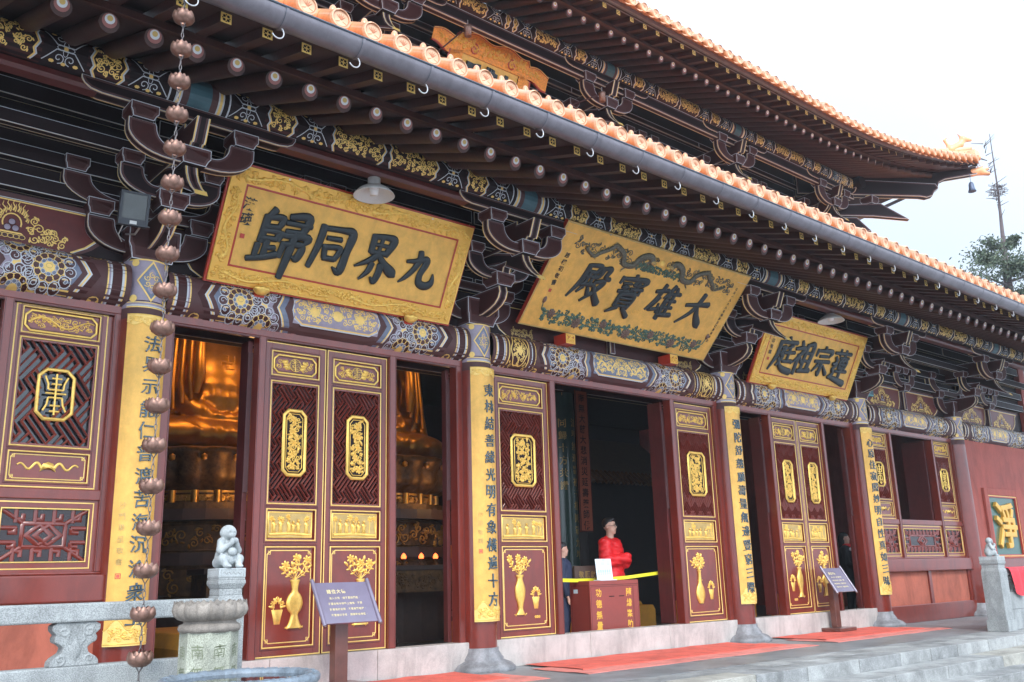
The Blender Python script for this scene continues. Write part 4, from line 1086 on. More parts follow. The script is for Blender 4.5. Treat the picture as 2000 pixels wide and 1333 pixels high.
def make_bracket(X):
    """column bracket set: built round the column axis"""
    g = MB(); cblock(g, X, .05, 3.962, .31, .185, .235, 1.2); base = g.build('bracket_set', HALL, (X, .05, 3.96))
    def sub(nm, g, z): return g.build(nm, base, (X, 0, z))
    g = MB(); oboard(g, [(x+X, z) for x, z in arc_arm(.56, 4.04, 4.34)], 'y', -.02, .09); sub('wall_arm', g, 4.1)
    g = MB(); oboard(g, [(x+X, z) for x, z in arc_arm(.80, 4.42, 4.72)], 'y', -.02, .085); sub('wall_arm', g, 4.4)
    for x in (-.47, .47):
        g = MB(); cblock(g, X+x, .03, 4.34, .145, .085, .115); sub('bearing_block', g, 4.3)
    for x in (-.70, .70):
        g = MB(); cblock(g, X+x, .03, 4.72, .13, .08, .105); sub('bearing_block', g, 4.7)
    # first jump arm
    P = [(.3,4.34),(-.545,4.34),(-.56,4.27),(-.53,4.20),(-.46,4.14),(-.36,4.10),(-.22,4.065),(.3,4.065)]
    g = MB(); oboard(g, P, 'x', X-.062, X+.062); sub('jump_arm', g, 4.1)
    g = MB(); cblock(g, X, -.475, 4.342, .15, .105, .138); sub('bearing_block', g, 4.34)
    # inner lateral arm on the first jump
    g = MB(); oboard(g, [(x+X, z) for x, z in arc_arm(.46, 4.44, 4.70)], 'y', -.51, -.43, core='maroon_dark'); sub('lateral_arm', g, 4.49)
    for x in (-.37, .37):
        g = MB(); cblock(g, X+x, -.47, 4.69, .12, .075, .10); sub('bearing_block', g, 4.7)
    # curled nosing under the slanting arm
    P = [(-.40,4.60),(-.50,4.44),(-.56,4.43),(-.585,4.47),(-.615,4.49),(-.63,4.54),(-.675,4.555),(-.69,4.60)]
    g = MB(); oboard(g, P, 'x', X-.058, X+.058, k=.8); sub('curled_nosing', g, 4.5)
    # slanting arm with a long beak
    P = [(.2,4.90),(.2,4.72),(-.55,4.595),(-1.235,4.245),(-1.215,4.275),(-1.12,4.35),(-1.04,4.44),(-.99,4.53),(-.97,4.61),(-.55,4.74)]
    g = MB(); oboard(g, P, 'x', X-.055, X+.055, core='maroon_dark', k=1.1)
    g.add([(X-.056,-1.237,4.243),(X+.056,-1.237,4.243),(X+.056,-1.20,4.297),(X-.056,-1.20,4.297)], [(0,1,2,3)], 'gold_line')
    sub('slanting_arm', g, 4.3)
    g = MB(); cblock(g, X, -.94, 4.60, .15, .10, .132); sub('bearing_block', g, 4.6)
    # outer lateral arm with three blocks
    g = MB(); oboard(g, [(x+X, z) for x, z in arc_arm(.565, 4.615, 4.905)], 'y', -.99, -.885); sub('lateral_arm', g, 4.7)
    for x in (-.455, .455):
        g = MB(); cblock(g, X+x, -.94, 4.90, .13, .088, .118); sub('bearing_block', g, 4.9)
    # bevelled nose through the outer arm
    P = [(.1,4.76),(-1.02,4.745),(-1.07,4.79),(-1.10,4.775),(-1.12,4.80),(-1.195,4.985),(-.9,4.985),(-.9,5.03),(.1,5.03)]
    g = MB(); oboard(g, P, 'x', X-.06, X+.06)
    sub('beam_nose', g, 4.8)
    # long bolster under the purlin
    L = .97; P = [(-L,5.15),(-L+.005,5.115),(-L+.03,5.075),(-L+.08,5.045),(-L+.17,5.03),(-.33,5.03)]
    g = MB(); oboard(g, [(x+X, z) for x, z in P+[(-x, z) for x, z in P[::-1]]], 'y', -1.012, -.862, core='maroon_dark'); sub('bolster', g, 5.03)
    return base
proto = make_bracket(XC[3])
lower_brackets = [proto]
for i, X in enumerate(XC[1:-1]):
    if abs(X-XC[3]) > .01: lower_brackets.append(copy_tree(proto, HALL, (X-XC[3], 0, 0)))
# intermediate struts in the middle of each bay
def make_mid(X):
    g = MB(); oboard(g, [(X-.045,3.965),(X+.045,3.965),(X+.035,4.32),(X-.035,4.32)], 'y', .0, .085); b = g.build('intermediate_bracket', HALL, (X, .05, 3.96))
    g = MB(); cblock(g, X, .03, 4.32, .13, .085, .12); g.build('bearing_block', b, (X, 0, 4.3))
    g = MB(); oboard(g, [(x+X, z) for x, z in arc_arm(.40, 4.40, 4.66)], 'y', -.04, .06); g.build('wall_arm', b, (X, 0, 4.4))
    for x in (-.31, 0, .31):
        g = MB(); cblock(g, X+x, .0, 4.655, .12, .075, .10); g.build('bearing_block', b, (X, 0, 4.6))
    g = MB(); oboard(g, [(x+X, z) for x, z in arc_arm(.40, 4.89, 5.15)], 'y', -.04, .06, core='maroon_dark'); g.build('wall_arm', b, (X, 0, 4.9))
    for x in (-.31, 0, .31):
        g = MB(); cblock(g, X+x, .0, 5.15, .12, .075, .10); g.build('bearing_block', b, (X, 0, 5.1))
    return b
mp = make_mid(XC[3]-1.955)
for i in (1, 3, 4, 5, 6):
    copy_tree(mp, HALL, ((XC[i]+XC[i+1])/2-(XC[3]-1.955), 0, 0))
for dx in (-.98, .98):   # quarter-point small brackets, seen dark above the boards
    pass

# ---- eaves purlin, painted
PY, PZ, PR = -.95, 5.285, .152
def purlin_span(g, x0, x1, cen, yy, zz, rr, seed):
    def f(u, v, h): a = v/rr; return (u, yy-(rr+h+.001)*math.cos(a), zz+(rr+h+.001)*math.sin(a))
    # v: arc length, 0 = facing out, negative = underside
    d0 = Dec(g, f); V0, V1 = -.20, .15
    c = (x0+x1)/2; half = (x1-x0)/2
    for s in (-1, 1):
        d = Dec(g, lambda u, v, h, s=s: f(c+s*(half-u), v, h)); st = lambda a, b, m, h=.001: d.rect(a, b, V0, V1, m, h, 7)
        st(0, .10, 'teal'); st(.10, .16, 'mauve'); st(.16, .175, 'white_line'); st(.175, .20, 'gold_line'); st(.2,.215,'white_line'); st(.215, .26, 'maroon_dark'); st(.26, .275, 'white_line')
        u = .275; seq = ['hex', 'round', 'hex', 'hexlong'] if half < 2 else ['hex', 'round', 'hex', 'long', 'hex', 'round2']
        def hexu(u, L):
            m = 'white_line'; mid = u+L/2
            d.rect(u, u+L, V0, V1, 'maroon_dark', .001, 6); 
            for t in (-1, 1):
                d.stroke([(mid-L*.48, t*.13-.02), (mid-L*.2, t*.02-.02), (mid+L*.2, t*.02-.02), (mid+L*.48, t*.13-.02)], .008, m, .0035, sub=.02)
                for q in (-1, 1):
                    e = (mid+q*L*.13, t*.085-.02); d.stroke(d.spiral(e, .045, PI/2*t, q*t, 1.2, 14), .007, m, .003)
                    d.poly(d.ell((mid+q*L*.27, t*.12-.02), .022, .016, 0, 6), 'gold_line', .002)
                d.poly(d.ell((mid, t*.125-.02), .02, .016, 0, 6), 'gold_line', .002)
            for k in range(4):
                a = k*PI/2; d.stroke(d.ell((mid+.035*math.cos(a), -.02+.032*math.sin(a)), .032, .018, a, 8), .005, m, .0022, closed=True)
            d.disc((mid, -.02), .018, 'gold_line', .0035, 10)
        def cart(u, L, sd):
            d.rect(u, u+L, V0, V1, 'maroon', .001, 6)
            for q, s2 in ((u+.02, 1), (u+L-.02, -1)):
                for o, m in ((0, 'white_line'), (.014, 'gold_line')):
                    d.stroke([(q+s2*(.05+o), -.18), (q+s2*(.015+o), -.12), (q+s2*(.03+o), -.08), (q+s2*(o), -.02), (q+s2*(.03+o), .05), (q+s2*(.015+o), .09), (q+s2*(.05+o), .14)], .012, m, .003, sub=.02)
            d.scroll(lambda x, y: u+.06 < x < u+L-.06 and -.14 < y < .11, u+.05, u+L-.05, -.15, .12, .034, .009, 'gold_line', sd, .003)
        for k, q in enumerate(seq):
            if q == 'hex': hexu(u, .34); u += .34
            elif q == 'round': cart(u, .34, seed+k); u += .34
            elif q == 'round2': L = half-u; cart(u, L, seed+k) if L > .15 else None; u = half
            elif q == 'long': cart(u, .62, seed+k); u += .62
            elif q == 'hexlong': L = half-u; cart(u, L+.0, seed+k) if L > .1 else None; u = half
g = MB(); 
def cyl_x(g, x0, x1, y, z, r, m, n=20): g.tube([(x0,y,z),(x1,y,z)], r, m, n)
cyl_x(g, -14.6, 14.6, PY, PZ, PR, 'maroon_dark', 48)
for i in range(0, 7): purlin_span(g, XC[i], XC[i+1], 0, PY, PZ, PR, 40+i)
g.build('eaves_purlin', HALL, (0, PY, PZ))
g = MB(); g.prism([(-.985,5.035),(-1.0,5.07),(-.99,5.12),(-.93,5.15),(-.87,5.12),(-.87,5.035)], 'x', -14.6, 14.6, 'lacquer_dark'); g.build('under_purlin_rail', HALL, (0, -.93, 5.08))
g = MB(); cyl_x(g, -14.6, 14.6, -.50, 5.42, .10, 'maroon_dark', 16)      # inner pole with a fainter pattern
d = Dec(g, lambda u, v, h: (u, -.50-(.10+h)*math.cos(v/.1), 5.42+(.1+h)*math.sin(v/.1)))
for k in range(70):
    x = -14+k*.4; d.stroke(d.spiral((x, -.06), .05, 0, 1 if k % 2 else -1, 1.2, 12), .007, 'mauve_light', .001); d.poly(d.ell((x+.2, -.09), .03, .02, 0, 6), 'gold_line', .001)
g.build('inner_purlin', HALL, (0, -.5, 5.42))

# ---- rafters
S = .3227
RS = (5.46-5.005)/(2.12-.95)       # slope
g = MB(); g.tube([(0, .1, 5.005+RS*2.22-.012), (0, -2.12, 4.993)], .072, 'eave_wood', 16)
def capd(g, y, z, r, sl=.39):
    q = math.hypot(1, sl); d = Dec(g, lambda u, v, h: (u, y-(h+v*sl)/q, z+(v-h*sl)/q))
    d.disc((0, r*.20), r*.74, 'pink', .002, 20); d.disc((0, r*.36), r*.50, 'rafter_white', .003, 18); d.disc((0, r*.44), r*.29, 'rafter_gold', .004, 14)
capd(g, -2.12, 4.993, .072, RS)
rr0 = g.build('round_rafter', HALL, (0, -2.12, 5.0))
FS = .31
g = MB(); t = .043
def tiltbox(g, y0, z0, y1, z1, hw, m):
    g.add([(-hw,y0,z0-hw),(hw,y0,z0-hw),(hw,y0,z0+hw),(-hw,y0,z0+hw),(-hw,y1,z1-hw),(hw,y1,z1-hw),(hw,y1,z1+hw),(-hw,y1,z1+hw)],
          [(0,1,2,3),(7,6,5,4),(0,4,5,1),(1,5,6,2),(2,6,7,3),(3,7,4,0)], m)
def flyend(g, y, z, hw):
    d = Dec(g, lambda u, v, h: (u, y-h, z+v)); d.rect(-hw+.002, hw-.002, -hw+.002, hw-.002, 'gold_line', .0015)
    for k in range(4):
        a = k*PI/2+PI/4; c = (hw*.48*math.cos(a)*1.05, hw*.48*math.sin(a)*1.05); d.disc(c, hw*.27, 'maroon_dark', .003, 8)
        d.poly(d.ell((hw*.62*math.cos(a-PI/4), hw*.62*math.sin(a-PI/4)), hw*.16, hw*.16, 0, 4), 'maroon_dark', .003)
tiltbox(g, -2.66, 5.01, -1.75, 5.01+.91*FS, t, 'eave_wood'); flyend(g, -2.66, 5.01, t)
fr0 = g.build('flying_rafter', HALL, (0, -2.66, 5.0))
K = 43; K0 = 27
rr0.location.x = -K0*S; fr0.location.x = -K0*S
for k in range(-K0+1, K+1):
    for o in (rr0, fr0):
        c = o.copy(); col.objects.link(c); c.parent = HALL; c.location.x = k*S
# soffit boards and the strip over the round rafters
g = MB()
z = lambda y: 5.005+RS*(y+2.12)+.058
g.add([(-14.4,-2.14,z(-2.14)),(14.4,-2.14,z(-2.14)),(14.4,.1,z(.1)),(-14.4,.1,z(.1))], [(0,1,2,3)], 'soffit')
z2 = lambda y: 5.01+FS*(y+2.66)+t+.002
g.add([(-14.4,-2.70,z2(-2.7)),(14.4,-2.70,z2(-2.7)),(14.4,-2.0,z2(-2.0)),(-14.4,-2.0,z2(-2.0))], [(0,1,2,3)], 'soffit')
g.box(-14.4, 14.4, -2.175, -2.115, 5.064, 5.122, 'eave_wood'); g.box(-14.4, 14.4, -2.715, -2.665, 5.058, 5.125, 'eave_wood')
g.build('soffit_board', HALL, (0, -2, 5))

# ---- roof tiles
def make_tile(nm='eave_tile', Y=-2.88, Z=5.222, slope=.55, L=.62, sc_=1.):
    g = MB(); r = .083*sc_; a = math.atan(slope); dy, dz = math.cos(a), math.sin(a)
    # rim disc facing outward, slightly downward
    F = lambda u, v, h: (u, Y-h*1.0, Z+v)
    n = 20
    g.lathe([(r*.6,.02),(r,.02),(r,-.012),(r*.86,-.016),(r*.84,-.008),(.001,-.008)], (0, Y, Z), 'tile_face', n, smooth=False, axis='y')
    d = Dec(g, F)
    d.stroke(d.ell((0,0), r*.80, r*.80, 0, 16), .006, 'tile_line', .010, closed=True)
    for k in (-2, -1, 0, 1, 2):
        b = PI/2+k*.42; d.stroke([(0, -.012), (r*.58*math.cos(b), -.012+r*.6*math.sin(b))], .012, 'tile_line', .0095, .003, w1=.004)
    for s in (-1, 1): d.stroke([(s*.012, -.026), (s*.045, -.038)], .007, 'tile_line', .0095)
    # barrel running up the slope
    g.tube([(0, Y+.01, Z-.0), (0, Y+.01+L*dy, Z+L*dz)], r*.93, 'tile', 14, caps=False)
    g.tube([(0, Y+.012+.24*dy, Z+.24*dz), (0, Y+.014+.25*dy, Z+.25*dz)], r*.96, 'tile_line', 14, caps=False)
    # knob on the back
    kz = Z+.10*dz+r*.85; ky = Y+.12*dy+.02
    g.lathe([(.030*sc_,-.01),(.033*sc_,.02),(.026*sc_,.05),(.014*sc_,.066),(.001,.07)], (0, ky, kz), 'tile', 10)
    # drip tile between this and the next barrel
    N = 8; W = .2865; vs = []
    for (yy, zz) in ((Y+.03, Z-.02), (Y+.03+L*dy, Z-.02+L*dz)):
        for k in range(N+1):
            x = W*k/N; vs.append((x, yy, zz-.045*math.sin(PI*k/N)-.012))
    g.add(vs, [(k, k+1, N+2+k, N+1+k) for k in range(N)], 'tile')
    vs = []
    for k in range(N+1):
        x = W*k/N; q = math.sin(PI*k/N); vs += [(x, Y+.028, Z-.03-.045*q), (x, Y-.004, Z-.045-.055*q-.02)]
    g.add(vs, [(2*k, 2*k+1, 2*k+3, 2*k+2) for k in range(N)], 'tile_face')
    g.add([(x, y+.004, z_+.0) for x, y, z_ in vs], [(2*k+2, 2*k+3, 2*k+1, 2*k) for k in range(N)], 'tile_face')
    return g.build(nm, HALL, (0, Y, Z))
TS = .2865; TX0 = -5.965
et = make_tile(); ks = range(int(-(14.3+TX0)/TS), int((14.3-TX0)/TS)); first = True
xs = [TX0+k*TS for k in range(-12, 71)]
for j, x in enumerate(xs):
    if j == 0: et.location.x = x
    else:
        c = et.copy(); col.objects.link(c); c.parent = HALL; c.location.x = x
# lower roof slope above the eaves: rows of barrel tiles in one skin
def roof_slope(name, x0, x1, prof, step, m='tile', r=.075):
    g = MB(); P = prof
    nx = int((x1-x0)/step)
    vs = []; 
    for i in range(nx+1):
        for y, z in P: vs.append((x0+i*step, y, z))
    n = len(P)
    g.add(vs, [(i*n+k, (i+1)*n+k, (i+1)*n+k+1, i*n+k+1) for i in range(nx) for k in range(n-1)], m)
    for i in range(nx+1): g.tube([(x0+i*step, y, z+.02) for y, z in P], r, m, 8, caps=False)
    return g.build(name, HALL, (x0, P[0][0], P[0][1]))
roof_slope('lower_roof', xs[0], xs[-1], [(-2.35,5.50),(-1.6,5.98),(-.6,6.62),(.6,7.42),(1.8,8.22),(2.9,8.7)], TS)

# ---- gutter with clips and hooks
g = MB(); gy, gz, gr = -2.83, 5.092, .112
n = 14; 
def gutter_shell(g, x0, x1, r, m):
    vs = []
    for x in (x0, x1):
        for k in range(n+1):
            a = PI*k/n; vs.append((x, gy-r*math.cos(a), gz-r*math.sin(a)))
    g.add(vs, [(k, n+1+k, n+2+k, k+1) for k in range(n)], m, True)
gutter_shell(g, -14.4, 14.4, gr, 'gutter'); gutter_shell(g, -14.4, 14.4, gr-.006, 'gutter_rim')
g.tube([(-14.4, gy-gr, gz+.003), (14.4, gy-gr, gz+.003)], .010, 'gutter_rim', 8); g.tube([(-14.4, gy+gr, gz+.003), (14.4, gy+gr, gz+.003)], .008, 'gutter_rim', 8)
gut = g.build('gutter', HALL, (0, gy, gz))
g = MB(); 
for dx in (0,):
    gutter_shell(g, -.022, .0, gr+.004, 'gutter'); gutter_shell(g, -.026, -.022, gr+.005, 'gutter_rim')
P = [(-.03+.048*math.cos(a), gy+.0, gz-gr-.040+.050*math.sin(a)) for a in [R(75)-R(225)*k/16 for k in range(17)]]
g.tube([(-.012, gy+.0, gz-gr+.01)]+P, .006, 'steel', 6)
clip = g.build('gutter_clip', gut, (0, gy, gz))
cs = [-5.778+.645*k for k in range(-12, 31)]
for j, x in enumerate(cs):
    if j == 0: clip.location.x = x
    else:
        c = clip.copy(); col.objects.link(c); c.parent = gut; c.location.x = x
# ================================================================== UPPER STOREY (same hall)
UY = 2.95
g = MB(); g.box(-10.15, 10.15, UY+.08, UY+.16, 8.3, 10.75, 'maroon_dark'); g.box(10.07, 10.15, UY+.08, 11.5, 8.3, 10.75, 'maroon_dark'); g.box(-10.15, -10.07, UY+.08, 11.5, 8.3, 10.75, 'maroon_dark'); g.build('upper_wall', HALL, (0, UY, 8.3))
for z0, z1, yy in ((9.02,9.16,UY-.02),(9.36,9.48,UY-.02),(9.72,9.84,UY-.02),(10.1,10.22,UY-.02)):
    g = MB()
    for i in range(1, 6): oboard(g, [(XC[i],z0),(XC[i+1],z0),(XC[i+1],z1),(XC[i],z1)], 'y', yy, UY+.09, rings=((.010,'gold_line'),(.010,'white_line'),(.022,'mauve')), core='maroon_dark')
    g.build('upper_tie_rail', HALL, (0, yy, z0))
g = MB(); g.box(-10.0, 10.0, UY+.03, UY+.075, 9.50, 9.70, 'mauve'); g.build('upper_cove_board', HALL, (0, UY, 9.5))
g = MB(); oboard(g, [(-11.1,9.76),(11.08,9.76),(11.08,9.985),(-11.1,9.985)], 'y', 1.97, 2.09, rings=((.012,'gold_line'),(.010,'white_line'),(.03,'mauve')), core='maroon_dark'); g.build('upper_bolster_beam', HALL, (0, 2.03, 9.8))
for X in XC[1:-1]:
    g = MB(); g.tube([(X, UY+.1, 8.2), (X, UY+.1, 8.62)], .18, 'maroon', 16); g.build('upper_column', HALL, (X, UY, 8.2))
    if abs(X-10.15) < .1: continue
    copy_tree(proto, HALL, loc=(X, 3.12, 8.55-FZ), scale=(1.15, 1.1, 1.23))
for i in (2, 3, 4, 5, 1):
    X = (XC[i]+XC[i+1])/2
    copy_tree(mp, HALL, loc=(X, 3.0, 8.55-FZ), scale=(1.2, 1.0, 1.0))
# corner bracket: front copy, side copy turned to the side front, diagonal beaks
copy_tree(proto, HALL, loc=(10.15, 3.12, 8.55-FZ), scale=(1.15, 1.1, 1.23))
copy_tree(proto, HALL, loc=(9.98, 2.95, 8.55-FZ), scale=(1.15, 1.1, 1.23), rotz=R(90))
DG = lambda d, o=0: (10.15+d+o*.7071, 2.95-d+o*.7071)
def diag_board(pts, half, name, parent=HALL, k=1.4):
    g = MB(); oboard(g, pts, 'x', -half, half, core='maroon_dark', k=k)
    # local (x=offset, y=-dist, z) -> diagonal
    for i, (o, d, z) in enumerate(g.v):
        x, y = DG(d*.7071, o); g.v[i] = (x, y, z)
    return g.build(name, parent, (DG(.0)[0], DG(0)[1], 9))
Q2 = 1.4142
diag_board([(-.2,9.35),(.3,9.35),(1.35,9.27),(1.66,8.90),(.9,8.98),(-.2,9.05)], .075, 'slanting_arm')
diag_board([(0,9.62),(1.2,9.62),(1.95,9.60),(2.20,9.42),(2.58,9.15),(1.75,9.28),(0,9.42)], .075, 'slanting_arm')
g = MB(); x, y = DG(1.16*1.05); cblock(g, x, y, 9.60, .18, .12, .16, 1.4); g.lathe([(.05,.18),(.085,.22),(.07,.34),(.10,.36),(.1,.40)], (x, y, 9.6), 'gold_line', 14); g.build('bearing_block', HALL, (x, y, 9.6))
diag_board([(0,10.42),(3.3,10.02),(3.36,9.90),(3.25,9.82),(3.2,9.72),(3.05,9.68),(2.9,9.72),(0,9.98)], .10, 'hip_beam')
diag_board([(1.6,10.45),(3.4,10.36),(4.32,10.42),(4.32,10.22),(3.55,10.13),(3.4,10.06),(3.35,9.92),(1.6,10.1)], .085, 'hip_beam')
# purlins, front and side
UP = (2.02, 10.14, .155)
g = MB(); cyl_x(g, -11.3, 11.35, UP[0], UP[1], UP[2], 'maroon_dark', 24)
g.tube([(11.08, 1.7, 10.14), (11.08, 12, 10.14)], UP[2], 'maroon_dark', 24)
for i in range(1, 6): purlin_span(g, XC[i] if i > 1 else -10.15, XC[i+1], 0, UP[0], UP[1], UP[2], 60+i)
purlin_span(g, 10.15, 11.34, 0, UP[0], UP[1], UP[2], 77)
g.build('upper_eaves_purlin', HALL, (0, UP[0], UP[1]))
def ucurve(x):
    t = max(0., (x-7.3)/5.9); return .55*t**2.2, .46*t**2.0      # lift, outward
USL = .40
g = MB(); g.tube([(0, 2.3, USL*2.3), (0, 0, 0)], .068, 'eave_wood', 12); capd(g, 0, 0, .068); ur = g.build('upper_round_rafter', HALL, (0, 0, 0))
g = MB(); tiltbox(g, 0, 0, 1.0, .31, .043, 'eave_wood'); flyend(g, 0, 0, .043); uf = g.build('upper_flying_rafter', HALL, (0, 0, 0))
first = True
for kind, proto_o, y0, z0, base, slope in (('r', ur, .83, 9.865, 2.05, USL), ('f', uf, .35, 9.885, 1.25, .31)):
    k = 0; x = -20*S; xl = []
    while x < 13.0:
        xl.append(x); x += S*(1 if x < 9 else .92)
    for x in xl:
        if kind == 'r' and x > 12.45: continue
        l, o = ucurve(x)
        if kind == 'r': l *= .92; o *= .8
        ye, ze = y0-o, z0+l
        xb = x if x < 8.6 else 8.6+(x-8.6)*(.60 if kind == 'r' else .78)
        L = base-ye; zb = z0+slope*(base-y0)+(.55*l if kind == 'f' else 0)
        phi = math.atan2(x-xb, L); s2_ = (zb-ze)/math.hypot(L, x-xb)
        c = proto_o if (x == xl[0]) else proto_o.copy()
        if c is not proto_o: col.objects.link(c); c.parent = HALL
        c.location = (x, ye, ze-FZ); c.rotation_euler = (math.atan(s2_)-math.atan(slope), 0, phi)
# curved soffits, fascia and tile rows following the upswept eave
def ustrip(g, fA, fB, m, x0=-6.6, x1=13.2, n=60, flip=False):
    vs = []
    for i in range(n+1):
        x = x0+(x1-x0)*i/n; vs += [fA(x), fB(x)]
    g.add(vs, [((2*i,2*i+2,2*i+3,2*i+1) if not flip else (2*i+1,2*i+3,2*i+2,2*i)) for i in range(n)], m, True)
g = MB()
def hipx(x, y): return min(x, 13.1-y) if x > 8 else x
ustrip(g, lambda x: (x, .80-ucurve(x)[1]*.8, 9.865+ucurve(x)[0]*.92+.045), lambda x: (hipx(x, 2.2), 2.2, 10.52), 'soffit')
ustrip(g, lambda x: (x, .30-ucurve(x)[1], 9.87+ucurve(x)[0]+.06), lambda x: (hipx(x, 1.2), 1.2-ucurve(x)[1]*.5, 10.17+ucurve(x)[0]*.75), 'soffit')
g.build('upper_soffit_board', HALL, (0, 1, 10))
g = MB()
for (oy, z0, z1, m) in ((.31, 9.94, 10.03, 'gutter'), (.79, 9.925, 9.985, 'eave_wood')):
    kk = 1 if oy < .5 else .8; xe = 13.2 if oy < .5 else 12.6
    for (ya, za, yb, zb) in ((oy-.05,z0,oy-.05,z1),(oy-.05,z1,oy+.05,z1),(oy+.05,z0,oy-.05,z0)):
        ustrip(g, lambda x: (x, ya-ucurve(x)[1]*kk, za+ucurve(x)[0]), lambda x: (x, yb-ucurve(x)[1]*kk, zb+ucurve(x)[0]), m, x1=xe)
g.build('upper_fascia', HALL, (0, .3, 10))
x = TX0-.4; j = 0
while x < 13.2:
    l, o = ucurve(x)
    c = et.copy(); c.name = 'upper_eave_tile'; col.objects.link(c); c.parent = HALL; c.location = (x, .13-o, 10.035+l-FZ); x += TS*(1 if x < 9 else .9); c.rotation_euler.z = R(-3)*max(0, x-9)*-1
# roof skin, swept along the curve, and its far slope
g = MB(); n = 66; rows = []
for i in range(n+1):
    x = -8+21.2*i/n; l, o = ucurve(x); xx = x
    rows.append([(xx, .2-o, 10.06+l), (hipx(xx, .9), .9-o*.6, 10.42+l*.7), (hipx(xx, 2), 2-o*.2, 11.0+l*.3), (hipx(xx, 3.4), 3.4, 11.9), (hipx(xx, 5), 5, 13.1), (min(hipx(xx, 6.8), 9.3), 6.8, 14.8)])
vs = [p for r_ in rows for p in r_]; m_ = 6
g.add(vs, [(i*m_+k, (i+1)*m_+k, (i+1)*m_+k+1, i*m_+k+1) for i in range(n) for k in range(m_-1)], 'tile')
for i in range(0, n+1): g.tube(rows[i], .07, 'tile', 6, caps=False)
vs = [(13.2, -.25, 10.6), (13.2, 14, 10.2), (9.3, 12, 14.8), (9.3, 6.8, 14.8), (11.1, 2, 11.1)]
g.add(vs, [(0,1,2,3,4)], 'tile'); g.build('upper_roof', HALL, (0, 2, 12))
# side eave underside
g = MB(); g.add([(13.05,-.15,10.45),(12.7,3,10.02),(12.7,13,10.0),(10.1,13,10.6),(10.1,2.95,10.6)], [(0,1,2,3,4)], 'soffit'); g.add([(13.2,-.2,10.52),(13.0,3,10.05),(13.0,13,10.05),(13.0,13,9.95),(13.0,3,9.95),(13.15,-.2,10.42)], [(0,1,2,3,4,5)], 'gutter'); g.build('side_eave', HALL, (12, 5, 10))
# hip ridge with its beast, and the gilt-glazed head on the corner beam
g = MB()
P = [(13.15,-.12,10.78),(12.9,.14,10.76),(12.4,.66,10.80),(11.6,1.5,11.15),(10.6,2.5,11.8)]
g.tube(P, .10, 'tile', 10); g.tube([(a, b, c+.13) for a, b, c in P], .065, 'tile_face', 8)
g.box(12.98, 13.28, -.26, .02, 10.66, 10.80, 'tile_face')
hr = g.build('hip_ridge', HALL, (12.5, .5, 10.7))
def beast(P):
    c = np.array([12.95, .12, 11.02]); Q = (P-c)
    ds = [seg(Q, (-.12,.12,-.1), (.05,-.05,.02), .11, .09), seg(Q, (.05,-.05,.0), (.12,-.12,.16), .075, .085), seg(Q, (.12,-.12,.16), (.24,-.24,.13), .075, .045),
          seg(Q, (.08,-.08,.22), (.02,-.02,.36), .03, .012), seg(Q, (.14,-.06,.22), (.10,-.02,.34), .03, .012), seg(Q, (-.12,.12,-.05), (-.2,.2,.16), .06, .03), seg(Q, (-.2,.2,.16), (-.12,.12,.27), .03, .012), seg(Q, (.02,.06,-.05), (.1,0,-.2), .05, .04)]
    return blend(ds, .035)
g = MB(); add_skin(g, beast, (12.58,-.31,10.74), (13.38,.49,11.46), .028, 'tile'); g.build('ridge_beast', hr, (12.7, .3, 10.9))
def head(P):
    Q = P-np.array([13.25, -.15, 10.30])
    ds = [seg(Q, (-.1,.1,0), (.04,-.04,.02), .105, .10), seg(Q, (.04,-.04,-.02), (.17,-.17,-.06), .07, .05), seg(Q, (.05,-.05,.03), (.17,-.17,.08), .055, .035), seg(Q, (0,0,.08), (.02,-.02,.20), .03, .01), seg(Q, (.06,0,.07), (.16,-.04,.16), .028, .01), seg(Q, (0,-.06,.07), (.04,-.16,.16), .028, .01)]
    return blend(ds, .03)
g = MB(); add_skin(g, head, (12.95,-.6,10.05), (13.65,.2,10.62), .025, 'tile'); g.build('beam_head', HALL, (13.2, -.1, 10.3))
g = MB(); P = [(9.55+.1*k, 2.5, 0) for k in range(3)]
for dx in (0, .22): g.tube([(8.3+dx, 1.2, 10.62), (8.22+dx, 1.15, 10.85), (8.32+dx, 1.05, 11.02), (8.5+dx, 1.0, 11.06), (8.62+dx, .98, 10.98)], .045, 'tile', 8, rs=[.06,.055,.045,.035,.02])
g.build('roof_finial', HALL, (8.4, 1.1, 10.6))
# wind bell under the corner
g = MB(); bx, by = 12.98, -.05
g.tube([(bx, by, 10.22), (bx, by, 9.98)], .006, 'iron_bell', 5)
g.lathe([(.02,.12),(.045,.10),(.06,.05),(.068,-.05),(.095,-.13),(.088,-.13),(.055,-.03),(.01,.05)], (bx, by, 9.88), 'iron_bell', 16)
g.tube([(bx, by, 9.9), (bx, by, 9.73)], .004, 'iron_bell', 5)
tag(g.build('wind_bell', None, (bx, by, 9.75)), 'small dark bell hanging under the upturned corner of the upper eave', 'bell')
